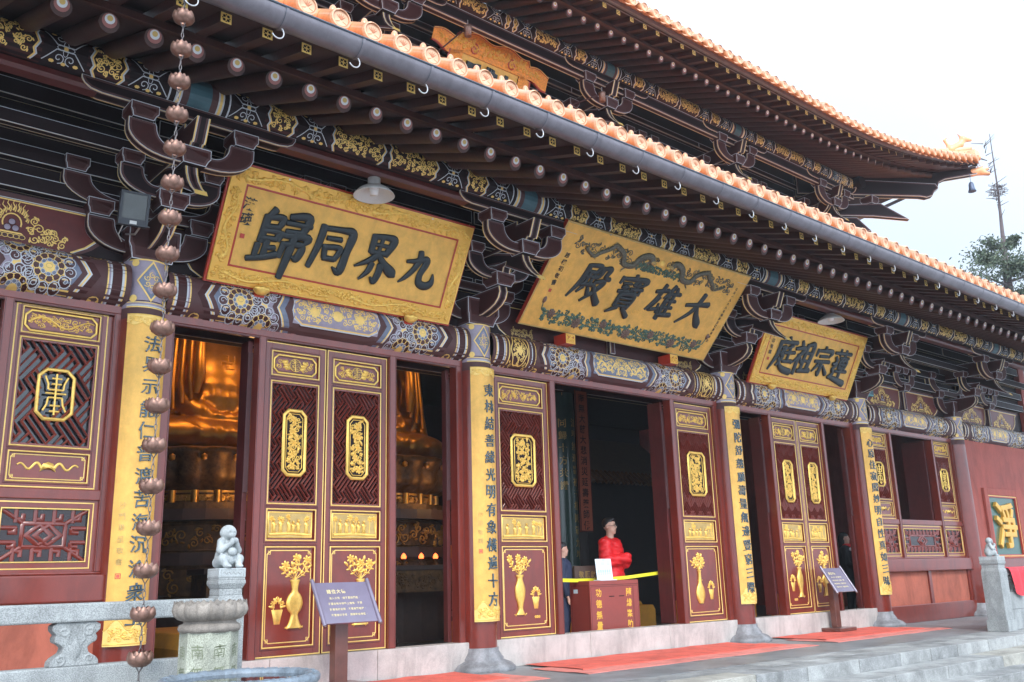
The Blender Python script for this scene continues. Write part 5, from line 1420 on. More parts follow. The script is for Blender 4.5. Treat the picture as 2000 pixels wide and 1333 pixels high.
# ================================================================== HANGING BOARDS
def plane_map(c, ux, uz, nrm):
    c, ux, uz, nrm = map(Vector, (c, ux, uz, nrm))
    return lambda u, v, h: tuple(c+ux*u+uz*v+nrm*h)
def plaque(name, label, cx, hw, yb, zb, yt, zt, chars, side_l, side_r, seed, border=True, csize=.58, inkm='ink'):
    T = thing(name, label, 'plaque', (cx, yb, zb), 'inscribed boards under the lower eave')
    H = math.hypot(yt-yb, zt-zb); uz = Vector((0, yt-yb, zt-zb)).normalized(); nr = uz.cross(Vector((1,0,0))).normalized()
    if nr.y > 0: nr = -nr
    f = plane_map((cx, yb, zb), (1,0,0), uz, nr)
    g = MB(); th = .05
    def slab(u0, u1, v0, v1, h0, h1, m):
        P = [f(u,v,h) for h in (h0,h1) for u,v in ((u0,v0),(u1,v0),(u1,v1),(u0,v1))]
        g.add(P, [(3,2,1,0),(4,5,6,7),(0,1,5,4),(1,2,6,5),(2,3,7,6),(3,0,4,7)], m)
    rg = random.Random(seed); d = Dec(g, f)
    bw = .175 if border else .0
    if border:
        slab(-hw-.022, hw+.022, -.022, H+.022, -th, -.014, 'red_frame')
        slab(-hw+bw, hw-bw, bw, H-bw, -.014, -.004, 'gold_flat')
        g.build('panel_board', T, (cx, yb, zb)); g = MB(); d = Dec(g, f)
        for q in ((-hw,hw,0,bw),(-hw,hw,H-bw,H),(-hw,-hw+bw,bw,H-bw),(hw-bw,hw,bw,H-bw)): slab(*q, -.012, .004, 'gold_leaf')
        d.frame(-hw+bw, hw-bw, bw, H-bw, .022, 'red_frame', .003, .008); d.frame(-hw+.004, hw-.004, .004, H-.004, .012, 'gold', .004, .008)
        def band(u0, u1, v0, v1, sd):           # dragon among clouds in the border
            L = max(u1-u0, v1-v0); hor = (u1-u0) > (v1-v0); W = min(u1-u0, v1-v0)
            n = max(1, int(L/.95)); 
            for k in range(n):
                a, b = (k+.1)/n, (k+.9)/n; P = []
                for i in range(26):
                    t = a+(b-a)*i/25; s_ = W*.26*math.sin((t-a)*n*11+sd)
                    P.append((u0+L*t, (v0+v1)/2+s_) if hor else ((u0+u1)/2+s_, v0+L*t))
                d.stroke(P, .036, 'gold', .004, .026, w1=.016); d.dome(d.ell(P[0], .042, .03, sd, 9), 'gold', .004, .022)
            d.scroll(lambda x, y: u0+.006 < x < u1-.006 and v0+.006 < y < v1-.006, u0, u1, v0, v1, .036, .015, 'gold', sd, .004, .017, tries=int(L*330))
        band(-hw+.02, hw-.02, .015, bw-.02, 3); band(-hw+.02, hw-.02, H-bw+.02, H-.015, 5)
        band(-hw+.015, -hw+bw-.02, bw, H-bw, 7); band(hw-bw+.02, hw-.015, bw, H-bw, 9)
        g.build('dragon_border', T, (cx, yb, zb))
    else:
        slab(-hw, hw, 0, H, -.06, 0, 'gold_dull'); slab(-hw-.001, -hw, .0, H, -.06, -.0, 'red_frame'); 
        slab(-hw+.02, hw-.02, .02, H-.02, 0, .004, 'gold_flat')
        for k in range(34):                      # faint gilt clouds and coins on the ground
            c = (rg.uniform(-hw+.12, hw-.12), rg.uniform(.1, H-.1)); r = rg.uniform(.03, .06)
            d.stroke(d.spiral(c, r, rg.uniform(0, 6), rg.choice((-1,1)), 1.3), .012, 'gold_leaf', .0045, .003)
            d.stroke(d.ell((c[0]+r, c[1]-.01), r*.8, r*.4, 0, 10), .008, 'gold_leaf', .0045, .003, closed=True)
        g.build('panel_board', T, (cx, yb, zb))
        g = MB(); d = Dec(g, f)
        for s in (-1, 1):                        # two dragons facing a pearl
            P = [(s*(.16+1.30*i/60), H-.235+.105*math.sin(i*.20+.4)*min(1, .4+i/14)) for i in range(0, 61)]; P = [(x+s*.03*math.cos(i*.52), y) for i, (x, y) in enumerate(P)]
            P = [(x*.93, y) for x, y in P]
            N = len(P); ribbon(d, [(x, y, .098*(1-.6*(i/N)**1.5)) for i, (x, y) in enumerate(P)], 'bronze_dragon', .006, .026)
            for i in range(2, N-2, 2):
                x, y = P[i]; d.stroke([(x-.004, y-.024), (x+.006, y+.024)], .005, 'gold_dull', .028, .003)
                d.dome(d.ell((x+s*.01, y+.036), .016, .010, 1, 7), 'gold_dull', .008, .02)
            for i in (10, 22, 34, 47):
                x, y = P[i]; e = (x+s*.05, y-.08); d.stroke([(x, y), (x+s*.01, y-.05), e], .022, 'bronze_dragon', .006, .014)
                for a in (-.6, 0, .6): d.stroke([e, (e[0]+.03*math.cos(a-1), e[1]+.03*math.sin(a-1))], .008, 'gold_dull', .010, .006)
            d.dome(d.ell((P[0][0], P[0][1]+.01), .062, .042, 0, 12), 'gold_dull', .008, .045); d.dome(d.ell((P[0][0]-s*.05, P[0][1]-.005), .035, .022, 0, 10), 'gold', .010, .04)
            for a in (.7, 1.3, 1.9): d.stroke([(P[0][0]+s*.01, P[0][1]+.03), (P[0][0]+s*.04*math.cos(a), P[0][1]+.03+.06*math.sin(a))], .011, 'gold_dull', .02, .008, w1=.003)
            d.scroll(lambda x, y: s*x > .06 and s*x < hw-.22 and abs(y-(H-.24)) < .12, min(s*.06, s*(hw-.22)), max(s*.06, s*(hw-.22)), H-.37, H-.12, .050, .014, 'bronze_dragon', 3+s, .0045, .010, tries=160)
            d.scroll(lambda x, y: 0 < s*x < .5 and abs(y-(H-.30)) < .06, min(0, s*.5), max(0, s*.5), H-.37, H-.24, .03, .012, 'green_vine', 13+s, .006, .012, tries=300)
        d.dome(d.ell((0, H-.20), .05, .06, 0, 14), 'gold', .006, .03)
        g.build('dragon_relief', T, (cx, yb, zb))
        g = MB(); d = Dec(g, f)
        P = [(-hw+.34+(2*hw-.68)*t, .20+.045*math.sin(t*17)) for t in [k/50 for k in range(51)]]
        d.stroke(P, .020, 'green_vine', .006, .012)
        d.scroll(lambda x, y: abs(x) < hw-.28 and abs(y-.20) < .115, -hw+.28, hw-.28, .08, .32, .042, .013, 'green_vine', 21, .006, .012, tries=900)
        for k in range(7):
            c = (-hw+.42+(2*hw-.84)*k/6, .20+.03*(-1)**k); d.flower(c, .085 if k % 2 else .07, 'brown_flower', 9, .008, .018, 3)
            for s in (-1, 1): d.dome(d.ell((c[0]+s*.13, c[1]-.03*s), .05, .022, .5*s, 8), 'green_vine', .008, .022)
        for s in (-1, 1):
            d.stroke([(s*(hw-.34), .2), (s*(hw-.24), .26), (s*(hw-.22), .36)], .014, 'green_vine', .006, .01); d.dome(d.ell((s*(hw-.22), .39), .03, .05, 0, 10), 'brown_flower', .008, .03)
        g.build('flower_relief', T, (cx, yb, zb))
    g = MB(); d = Dec(g, f)
    for ch, (u, v), s_, sh, ro in chars: brush_char(d, ch, (u, v), s_*1.02, inkm)
    for ch, (u, v), s_, sh, ro in (): put(d, ch, (u, v), s_*1.08, inkm, .001, bold=.0, ext=.010, bev=.019, shear=sh+.12, warp=1.25, rot=ro+.04)
    g.build('large_lettering', T, (cx, yb, zb))
    if side_l or side_r:
        g = MB(); d = Dec(g, f)
        for txt, u, v0, dv, s_ in (side_l or [])+(side_r or []):
            for k, ch in enumerate(txt): put(d, ch, (u, v0-dv*k), s_, 'ink', .006, bold=.012, ext=.001, warp=.8, seed=k)
        if side_l:
            u = side_l[0][1]; v = side_l[0][2]-side_l[0][3]*len(side_l[0][0])-.02; s_ = .045
            d.poly([(u-s_/2, v-s_/2), (u+s_/2, v-s_/2), (u+s_/2, v+s_/2), (u-s_/2, v+s_/2)], 'seal_red', .007)
        g.build('small_lettering', T, (cx, yb, zb))
    # carved pegs holding the lower edge, and stays at the top
    for s in (-1, 1):
        q = .62*hw if border else .56*hw; x = cx+s*q; g = MB()
        if border:
            def peg(P): Qx = P-np.array([x, yb-.03, zb-.03]); return blend([elp(Qx, (0,0,.0), (.075,.05,.045)), elp(Qx, (-.05,-.02,.015), (.04,.04,.03)), elp(Qx, (.05,-.02,.015), (.04,.04,.03)), elp(Qx, (0,-.035,.02), (.03,.03,.03))], .015)
            add_skin(g, peg, (x-.15,yb-.13,zb-.10), (x+.15,yb+.06,zb+.06), .011, 'gold')
            g.box(x-.05, x+.05, yb-.0, yb+.14, zb-.085, zb-.03, 'red_frame'); g.build('peg', T, (x, yb, zb))
        else:
            g.box(x-.085, x+.085, yb-.10, yb+.12, zb-.17, zb-.035, 'red_frame'); fd = lambda u, v, h: (x+u, yb-.102-h, zb-.10+v); dd = Dec(g, fd)
            dd.rect(-.082, .082, -.066, .062, 'gold_leaf', .001); dd.scroll(lambda a, b: abs(a) < .078 and abs(b) < .06, -.08, .08, -.062, .062, .022, .008, 'gold', 5+s, .002, .008)
            for a in (-.04, .04): dd.disc((a, .015), .012, 'red_frame', .012, 8)
            g.build('peg', T, (x, yb, zb), bevel=.01)
    g = MB()
    for s in (-.6, .6): g.tube([(cx+s*hw, yt-.0, zt-.02), (cx+s*hw, .1, zt+.18)], .010, 'steel', 6)
    g.build('stay_rod', T, (cx, yt, zt))
    return T
sideL = [('漢瑛', -1.20, .80, .15, .13)]
plaque('inscribed_plaque', 'gold board with carved dragon border reading 九界同歸, left of the three and farthest left in view', -4.375, 1.44, -.155, 3.885, -.672, 4.905,
       [('歸', (-.80,.53), .56, .02, .05), ('同', (-.23,.55), .50, .0, 0), ('界', (.32,.56), .52, .0, -.03), ('九', (.87,.56), .44, .0, 0)], sideL, None, 1)
plaque('inscribed_plaque', 'large dull gold board with dark dragons and flower vine reading 大雄寶殿 over the central doorway', 0, 1.83, -.12, 4.08, -1.10, 5.135,
       [('殿', (-1.02,.76), .50, .02, .02), ('寶', (-.34,.72), .52, .03, 0), ('雄', (.38,.74), .50, .02, 0), ('大', (1.06,.74), .50, .0, 0)],
       [('趙樸初敬書', -1.60, 1.02, .095, .075)], [('公元一九八九年佛誕吉日東林寺立', 1.66, 1.20, .062, .045)], 2, border=False)
plaque('inscribed_plaque', 'gold board with carved dragon border reading 蓮宗祖庭, the smallest looking one at the right', 4.375, 1.44, -.13, 3.89, -.65, 4.90,
       [('庭', (-.78,.55), .52, .02, 0), ('祖', (-.26,.56), .52, .0, 0), ('宗', (.30,.57), .48, .0, 0), ('蓮', (.85,.56), .52, .02, 0)], [('傳印敬題', -1.16, .80, .09, .07)], None, 3)

# curved couplet boards on the columns
def couplet(X, txt, side, label, sidetxt=None):
    T = thing('couplet_board', label, 'couplet board', (X, -.2, .56), 'gold couplet boards on the columns')
    R_ = .235; W = .20; z0, z1 = .565, 3.425
    def f(u, v, h): a = u/R_; return (X+(R_+h)*math.sin(a), .03-(R_+h)*math.cos(a), v)
    g = MB(); n = 10
    for h, m in ((0, 'gold_flat'), (-.022, 'maroon_dark')):
        vs = [f(-W+2*W*k/n, z, h) for z in (z0, z1) for k in range(n+1)]
        fs = [(k, k+1, n+2+k, n+1+k) for k in range(n)]
        g.add(vs, fs if h == 0 else [q[::-1] for q in fs], m, True)
    for k, (u) in enumerate((-W, W)): 
        q = [f(u, z0, 0), f(u, z1, 0), f(u, z1, -.022), f(u, z0, -.022)]; g.add(q if u < 0 else q[::-1], [(0,3,2,1)] if u > 0 else [(0,1,2,3)][::1], 'gold_leaf')
    for z in (z0, z1):
        vs = [f(-W+2*W*k/n, z, h) for h in (0, -.022) for k in range(n+1)]; g.add(vs, [(k, n+1+k, n+2+k, k+1) for k in range(n)], 'gold_leaf')
    b = g.build('board', T, (X, -.2, z0))
    g = MB(); d = Dec(g, f)                     # gilt mounts at head and foot
    P = [(-W,z1),(W,z1)]
    N = 24; top = [(-W+2*W*k/N, z1) for k in range(N+1)]; bot = [(-W+2*W*k/N, z1-.075-.030*abs(math.sin(3*PI*k/N))) for k in range(N+1)]
    g.add([f(u,v,.004) for u,v in top]+[f(u,v,.004) for u,v in bot], [(N+1+k, N+2+k, k+1, k) for k in range(N)], 'gold_line')
    d.stroke([(u, v+.006) for u, v in bot], .008, 'gold', .005, .004); d.stroke(top, .010, 'gold', .005, .005)
    for q in (-.11, 0, .11): d.stroke(d.ell((q, z1-.05), .02, .02, 0, 10), .007, 'gold', .005, .005, closed=True)
    d.scroll(lambda x, y: abs(x) < W-.01 and z1-.085 < y < z1-.01, -W, W, z1-.09, z1-.008, .018, .005, 'gold', 4, .005, .003, tries=200)
    g.build('head_mount', T, (X, -.2, z1))
    g = MB(); d = Dec(g, f)
    top = [(-W+2*W*k/N, z0+.17+.045*math.cos(4*PI*k/N)*-1) for k in range(N+1)]; bot = [(-W+2*W*k/N, z0) for k in range(N+1)]
    g.add([f(u,v,.004) for u,v in top]+[f(u,v,.004) for u,v in bot], [(N+1+k, N+2+k, k+1, k) for k in range(N)], 'gold_line')
    d.stroke(top, .010, 'gold', .005, .006); d.stroke([(u, z0+.018) for u, v in bot], .010, 'gold', .005, .005)
    d.scroll(lambda x, y: abs(x) < W-.012 and z0+.03 < y < z0+.15, -W, W, z0+.03, z0+.16, .026, .008, 'gold', 6, .005, .006, tries=300)
    g.build('foot_mount', T, (X, -.2, z0))
    g = MB(); d = Dec(g, f); n = len(txt); a, b_ = 3.16, .80
    off = {XC[2]: .035, XC[3]: .035, XC[4]: -.02, XC[5]: -.045}[X]
    for k, ch in enumerate(txt): put(d, ch, (side*off, a-(a-b_)*k/(n-1)), .150, 'blue_ink', .001, bold=.0, ext=.003, bev=.007, warp=.7, seed=k)
    g.build('lettering', T, (X, -.2, 2))
    if sidetxt:
        g = MB(); d = Dec(g, f)
        for k, ch in enumerate(sidetxt): put(d, ch, (-side*-0-.115, 1.72-.095*k), .055, 'gold_dull', .001, bold=.004, ext=.001, warp=.8, seed=k)
        v = 1.72-.095*len(sidetxt)-.02
        d.frame(-.135, -.095, v-.02, v+.02, .006, 'seal_red', .001); d.rect(-.128, -.102, v-.013, v+.013, 'carpet', .0012)
        g.build('signature', T, (X, -.2, 1.7))
    return T
mat('blue_ink', (.045, .085, .115), .3, coat=.4, var=.2)
couplet(XC[2], '法界示能仁普渡苦海沉淪衆生', 1, 'gold couplet board beginning 法界示能仁, behind the copper rain chain', '沙門果呈敬書')
couplet(XC[3], '東林結善緣光明有象橫遍十方', 1, 'gold couplet board beginning 東林結善緣, left of the central doorway', '傳印敬題')
couplet(XC[4], '彌陀舒慈願壽量無邊豎窮三際', 1, 'gold couplet board beginning 彌陀舒慈願, right of the central doorway')
couplet(XC[5], '心原住寂照妙明自性真如三昧', 1, 'gold couplet board beginning 心原住寂, beside the barred windows at right')

# upper orange carved plaque, mostly hidden behind the lower eave
T = thing('upper_plaque', 'orange and gold carved plaque with wavy cloud border high under the upper eave', 'plaque', (0, 2.6, 8.7))
uz = Vector((0, -.42, 1)).normalized(); nr = Vector((0, -1, -.42)).normalized(); Cc = Vector((0, 2.74, 8.90)); f = plane_map(Cc, (1,0,0), uz, nr)
g = MB(); d = Dec(g, f); 
def slab2(u0,u1,v0,v1,h0,h1,m):
    P = [f(u,v,h) for h in (h0,h1) for u,v in ((u0,v0),(u1,v0),(u1,v1),(u0,v1))]; g.add(P, [(3,2,1,0),(4,5,6,7),(0,1,5,4),(1,2,6,5),(2,3,7,6),(3,0,4,7)], m)
slab2(-.62,.62,.0,.78,-.05,0,'gold_flat'); slab2(-.80,-.62,-.2,.9,-.16,-.02,'red_frame'); 
g.build('panel_board', T, (0, 2.6, 8.7))
def cloud_edge(P, w_, mt, h, rel): d.stroke(P, w_, mt, h, rel, closed=True)
g = MB(); d = Dec(g, f)
out = []
N = 60
for k in range(N+1):
    t = k/N; u = -1.27+2.54*t; out.append((u, 1.04+.05*math.sin(t*PI)+.035*math.sin(t*23)-.10*(abs(u) > .78)))
inn = [(u, (.74 if abs(u) < .66 else .70+.05*math.sin(u*9))) for u, v in out[::-1]]
for k in range(N):
    a, b = out[k], out[k+1]; c, e = inn[N-k-1], inn[N-k]
    q = [f(*a, .02), f(*b, .02), f(*c, .02), f(*e, .02)]; g.add(q, [(3,2,1,0)], 'orange_carve'); q2 = [f(*p, -.05) for p in (a, b, c, e)]; g.add(q+q2, [(0,1,5,4),(2,3,7,6)], 'red_frame')
for s in (-1, 1):
    P = [(s*.62,.78),(s*.86,.72),(s*.90,.4),(s*.82,.15),(s*.86,-.2),(s*.66,-.25),(s*.62,0)]; d.poly(P if s < 0 else P[::-1], 'orange_carve', .02)
    d.stroke([(s*.88,.72),(s*.91,.42),(s*.83,.15),(s*.87,-.2)], .03, 'red_frame', .022, .012)
d.stroke(out, .032, 'red_frame', .022, .014); d.stroke(out, .012, 'gold_line', .036)
d.stroke([p for p in inn if abs(p[0]) > .9][:8], .03, 'red_frame', .022, .012); d.stroke([p for p in inn if abs(p[0]) > .9][-8:], .03, 'red_frame', .022, .012)
d.scroll(lambda x, y: abs(x) < 1.15 and .80 < y < 1.02-.10*(abs(x) > .78), -1.15, 1.15, .78, 1.04, .055, .018, 'gold_leaf', 3, .022, .02, tries=900)
for s in (-1, 1): d.stroke(d.spiral((s*.42, .86), .10, PI/2, s, 1.3), .026, 'red_frame', .03, .014)
g.build('cloud_border', T, (0, 2.6, 8.7))
g = MB(); d = Dec(g, f)
for ch, u in (('門', -.36), ('佛', 0), ('山', .36)): put(d, ch, (u, .50), .32, 'ink', .002, bold=.03, ext=.012, bev=.02, warp=1)
g.build('large_lettering', T, (0, 2.6, 8.7))
# small spotlights on arms beside it
for X, lb in ((-1.25, 'small rusty spotlight on a thin arm above the left end of the upper plaque'), (1.72, 'small pale spotlight on a thin arm beside the second upper bracket')):
    T = thing('spotlight', lb, 'spotlight', (X, 2.9, 9.0), 'spotlights of the upper plaque')
    g = MB(); g.tube([(X-.35 if X < 0 else X-.6, 2.0, 8.9), (X, 1.55, 9.32 if X < 0 else 9.2)], .012, 'maroon', 6); g.build('arm', T, (X, 2.9, 9.0))
    g = MB(); g.lathe([(.01,-.12),(.055,-.12),(.06,.02),(.065,.05),(.05,.05),(.01,.03)], (X, 1.50, 9.28 if X < 0 else 9.16), 'copper', 14); g.tube([(X, 1.5, 9.33 if X < 0 else 9.2), (X, 1.5, 9.44 if X < 0 else 9.32)], .008, 'steel', 6); g.build('lamp_head', T, (X, 1.5, 9.2))

# enamel bell lamps under the eave
for X, Y, Z, lb in ((-4.415, -.90, 4.86, 'white enamel bell lamp hanging over the left gold plaque'), (4.30, -.86, 4.93, 'white enamel bell lamp hanging over the right gold plaque')):
    T = thing('bell_lamp', lb, 'lamp', (X, Y, Z), 'white enamel lamps under the eave')
    g = MB(); g.lathe([(.04,.20),(.065,.195),(.066,.10),(.075,.09),(.10,.085),(.165,.045),(.205,.0),(.212,-.015),(.205,-.012),(.155,.03),(.09,.065),(.055,.07)], (X, Y, Z), 'lamp_white', 28); g.build('shade', T, (X, Y, Z))
    g = MB(); g.lathe([(.0,.0),(.042,.005),(.048,.06),(.05,.10)], (X, Y, Z-.005), 'lamp_bulb', 16); g.build('bulb', T, (X, Y, Z))
    g = MB(); g.tube([(X, Y, Z+.2), (X, Y, Z+.34)], .012, 'steel', 6); g.build('stem', T, (X, Y, Z))
# floodlights
def flood(X, Y, Z, w_, h_, rz, rx, lb):
    T = thing('floodlight', lb, 'floodlight', (X, Y, Z)); mt = Matrix.Translation((X,Y,Z)) @ Matrix.Rotation(rz, 4, 'Z') @ Matrix.Rotation(rx, 4, 'X')
    g = MB(); g.box(-w_/2, w_/2, .0, .10, -h_/2, h_/2, 'flood_black'); e = .018
    for q in ((-w_/2-.006,-w_/2+e,-h_/2,h_/2),(w_/2-e,w_/2+.006,-h_/2,h_/2)): g.box(q[0], q[1], -.022, .001, q[2], q[3], 'flood_black')
    for q in ((-h_/2,-h_/2+e*3.2),(h_/2-e,h_/2)): g.box(-w_/2+e, w_/2-e, -.021, .001, q[0], q[1], 'flood_black')
    g.box(-.03, .03, -.0235, -.021, -h_/2+.012, -h_/2+.042, 'lamp_white')
    for k in range(5): g.box(-w_/2+.02+k*.045, -w_/2+.03+k*.045, .1, .13, -h_/2+.02, h_/2-.02, 'flood_black')
    g.xf(mt); g.build('housing', T, (X,Y,Z), bevel=.004)
    g = MB(); g.box(-w_/2+e, w_/2-e, -.010, -.006, -h_/2+e*3.2, h_/2-e, 'flood_glass'); g.add([(-.03,-.005,-.02),(w_/2-e,-.004,.10),(w_/2-e,-.004,-.10)], [(0,1,2)], 'lamp_white'); g.xf(mt); g.build('glass_pane', T, (X,Y,Z))
    g = MB(); g.tube([(w_*.3, .05, -h_/2), (w_*.2, .12, -h_/2-.06), (0, .3, -h_/2-.05)], .010, 'steel', 6); g.tube([(-w_*.3, .05, -h_/2), (-w_*.35, .16, -h_/2-.08), (-w_*.1, .33, -h_/2-.12)], .005, 'lamp_white', 5); g.xf(mt); g.build('bracket', T, (X,Y,Z))
flood(-6.64, -.50, 4.285, .235, .30, R(-8), R(14), 'black square floodlight with wires beside the leftmost column bracket')
flood(2.47, -1.22, 5.36, .11, .09, R(25), R(50), 'tiny square floodlight tucked among the rafters right of the central plaque')
T = thing('junction_box', 'teal metal box on the wall behind the bracket right of the right plaque', 'box', (6.78, .05, 4.15))
g = MB(); g.box(6.70, 6.92, -.06, .06, 4.08, 4.5, 'teal_box'); g.build('case', T, (6.8, .0, 4.1), bevel=.006); g = MB(); g.box(6.72, 6.90, -.066, -.061, 4.1, 4.48, 'teal'); g.build('lid', T, (6.8, -.06, 4.1))

# ================================================================== RAIN CHAINS of copper lotus cups
def rain_chain(X, Y, z_top, zs, lb):
    T = thing('rain_chain', lb, 'rain chain', (X, Y, zs[-1]), 'copper rain chains hanging from the gutter')
    g = MB(); N = 6; rows = [(.018,-.046),(.040,-.045),(.064,-.032),(.076,-.010),(.073,.012),(.058,.030)]
    for k in range(N):                       # petals, cupped
        a0 = 2*PI*k/N
        for ring, (rk, ph, hk) in enumerate(((1.0, 0, 1.0), (.90, PI/N, 1.12))):
            vs = []; M_ = 6
            for r, z in rows:
                t = (z+.046)/.076; w_ = (PI/N*1.12)*(1 if t < .8 else .42)
                for j in range(M_+1):
                    s_ = -1+2*j/M_; a = a0+ph+s_*w_; rr = r*rk*(1+.10*(1-s_*s_))*(1.0+.12*t*t*(0 if t < .85 else 1)); vs.append((rr*math.cos(a), rr*math.sin(a), z*hk+.012*t*(1-s_*s_)))
            g.add(vs, [(i*(M_+1)+j, i*(M_+1)+j+1, (i+1)*(M_+1)+j+1, (i+1)*(M_+1)+j) for i in range(len(rows)-1) for j in range(M_)], 'copper', True)
    g.lathe([(.016,-.048),(.03,-.050),(.036,-.044)], (0,0,0), 'copper', 12)
    for k in range(4): a = k*PI/2+.3; g.tube([(.03*math.cos(a), .03*math.sin(a), -.046), (0, 0, -.085)], .0035, 'chain_metal', 4)
    V = g.v[:]
    g.v = [(x*.9+X, y*.9+Y, z*.92+zs[0]) for x, y, z in V]; cup = g.build('lotus_cup', T, (X, Y, zs[0]))
    for z in zs[1:]: c = cup.copy(); col.objects.link(c); c.parent = T; c.location = (0, 0, z-zs[-1]); c.rotation_euler.z = R(17*z*10 % 45)
    L = .044
    def links(za, zb):
        g = MB(); n = max(2, round((za-zb)/(L*.80))); 
        for k in range(n):
            zc = za-(za-zb)*(k+.5)/n; h = (za-zb)/n*.62; vx, vy = (1, 0) if k % 2 else (0, 1)
            P = [(X+.0085*math.cos(a)*vx, Y+.0085*math.cos(a)*vy, zc+h*math.sin(a)*(.9+.1*abs(math.sin(a)))) for a in [2*PI*i/10 for i in range(11)]]
            g.tube(P, .0026, 'chain_metal', 5, caps=False)
        g.build('chain_links', T, (X, Y, za))
    pts = [z_top]+list(zs)+[zs[-1]-.25]
    for k in range(len(pts)-1):
        a = pts[k]-(.08 if k else 0); b = pts[k+1]-.02
        if a-b > .03: links(a, b)
ZS = [4.795-.2445*k for k in range(18)]
rain_chain(-7.131, -2.80, 4.98, [5.0-.01]+ZS[:] if False else ZS, 'copper lotus rain chain hanging in front of the leftmost gold couplet board')
rain_chain(7.13, -2.80, 4.98, ZS, 'copper lotus rain chain far off at the right edge of the picture')

# ================================================================== STONE BALUSTRADES
def monkey(c, yaw, s_=1.):
    cy, sy = math.cos(yaw), math.sin(yaw); c = np.array(c)
    def fn(P):
        Q = (P-c)/s_; x = Q[..., 0]*cy+Q[..., 1]*sy; y = -Q[..., 0]*sy+Q[..., 1]*cy
        Q = np.stack([x, y, Q[..., 2]], -1)          # faces -y
        body = blend([elp(Q, (0,.02,.075), (.075,.07,.085)), elp(Q, (0,.01,.145), (.058,.052,.07)), elp(Q, (0,-.035,.065), (.04,.035,.045))], .02)
        legs = []
        for s in (-1, 1): legs += [seg(Q, (s*.05,.03,.04), (s*.068,-.05,.065), .040, .034), seg(Q, (s*.068,-.05,.065), (s*.052,-.075,.02), .030, .022), elp(Q, (s*.048,-.09,.014), (.024,.035,.015))]
        arms = []
        for s in (-1, 1): arms += [seg(Q, (s*.05,0,.185), (s*.074,-.025,.125), .030, .026), seg(Q, (s*.074,-.025,.125), (s*.016,-.078,.185+.008*s), .024, .018), elp(Q, (s*.010,-.080,.195), (.022,.015,.018))]
        hd = blend([elp(Q, (0,-.005,.250), (.058,.056,.056)), elp(Q, (0,-.045,.228), (.026,.022,.022)), elp(Q, (-.052,0,.245), (.010,.014,.018)), elp(Q, (.052,0,.245), (.010,.014,.018)), elp(Q, (0,-.038,.258), (.034,.02,.014))], .012)
        d = blend([blend([body]+legs+arms, .010), hd], .012)
        for s in (-1, 1): d = np.maximum(d, -elp(Q, (s*.017,-.060,.250), (.009,.01,.007)))
        pearl = elp(Q, (0,-.065,.115), (.035,.028,.032))
        return np.minimum(d, pearl)*s_
    return fn
def bal_post(T, X, Y, hw, ztop, yaw, name='post'):
    g = MB(); hw2 = hw
    g.box(X-hw-.02, X+hw+.02, Y-hw-.02, Y+hw+.02, FZ, FZ+.16, 'granite'); g.box(X-hw, X+hw, Y-hw, Y+hw, FZ+.16, ztop-.215, 'granite')
    g.frustum((X, Y), hw, hw-.014, ztop-.215, ztop-.17, 'granite'); g.box(X-hw+.014, X+hw-.014, Y-hw+.014, Y+hw-.014, ztop-.17, ztop-.13, 'granite')
    g.frustum((X, Y), hw-.014, hw+.002, ztop-.13, ztop-.10, 'granite'); g.box(X-hw-.002, X+hw+.002, Y-hw-.002, Y+hw+.002, ztop-.10, ztop-.075, 'granite')
    g.box(X-hw+.002, X+hw-.002, Y-hw+.002, Y+hw-.002, ztop-.075, ztop-.06, 'granite'); g.box(X-hw, X+hw, Y-hw, Y+hw, ztop-.06, ztop, 'granite_white')
    d = Dec(g, lambda u, v, h: (X+u, Y-hw-h, v)); d.frame(-hw+.015, hw-.015, ztop-.052, ztop-.010, .004, 'granite', .0005, .003)
    d.stroke([(-hw+.03+(2*hw-.06)*k/16, ztop-.03+.009*math.sin(k*1.6)) for k in range(17)], .006, 'granite', .0005, .003)
    d.frame(-hw+.025, hw-.025, FZ+.22, ztop-.26, .006, 'granite', .0005, .004)
    d = Dec(g, lambda u, v, h: (X-hw-h, Y-u, v)); d.frame(-hw+.025, hw-.025, FZ+.22, ztop-.26, .006, 'granite', .0005, .004); d.frame(-hw+.015, hw-.015, ztop-.052, ztop-.010, .004, 'granite', .0005, .003)
    p = g.build(name, T, (X, Y, FZ), bevel=.006)
    g = MB(); add_skin(g, monkey((X, Y+.01, ztop), yaw, .92), (X-.12,Y-.13,ztop-.003), (X+.12,Y+.12,ztop+.31), .0058, 'granite_white'); g.build('monkey_carving', p, (X, Y, ztop))
    return p
def vase_baluster(g, X, Y, z0, z1, s_=1.):
    H = z1-z0; P = []
    prof = [(0,.155),(.12,.15),(.2,.13),(.30,.085),(.42,.075),(.5,.10),(.55,.13),(.66,.135),(.72,.12),(.74,.13),(.82,.15),(.93,.152),(1,.12)]
    L = [(-r*s_, z0+t*H) for t, r in prof]+[(r*s_, z0+t*H) for t, r in prof[::-1]]
    g.prism([(X+u, v) for u, v in L], 'y', Y-.055, Y+.055, 'granite')
    d = Dec(g, lambda u, v, h: (X+u, Y-.055-h, v)); zc = z0+.45*H
    for s in (-1, 1):
        d.stroke(d.spiral((s*.08*s_, z0+.80*H), .045*s_, PI/2, s, 1.1), .016, 'granite', .0, .008); d.stroke(d.spiral((s*.09*s_, z0+.16*H), .035*s_, -PI/2, -s, 1.1), .016, 'granite', 0, .008)
        d.stroke([(s*.02, zc), (s*.055*s_, z0+.6*H), (s*.04*s_, z0+.8*H)], .014, 'granite', 0, .008)
    d.dome([(0, zc+.05), (.04, zc), (.028, zc-.05), (0, zc-.09), (-.028, zc-.05), (-.04, zc)], 'granite', 0, .014)
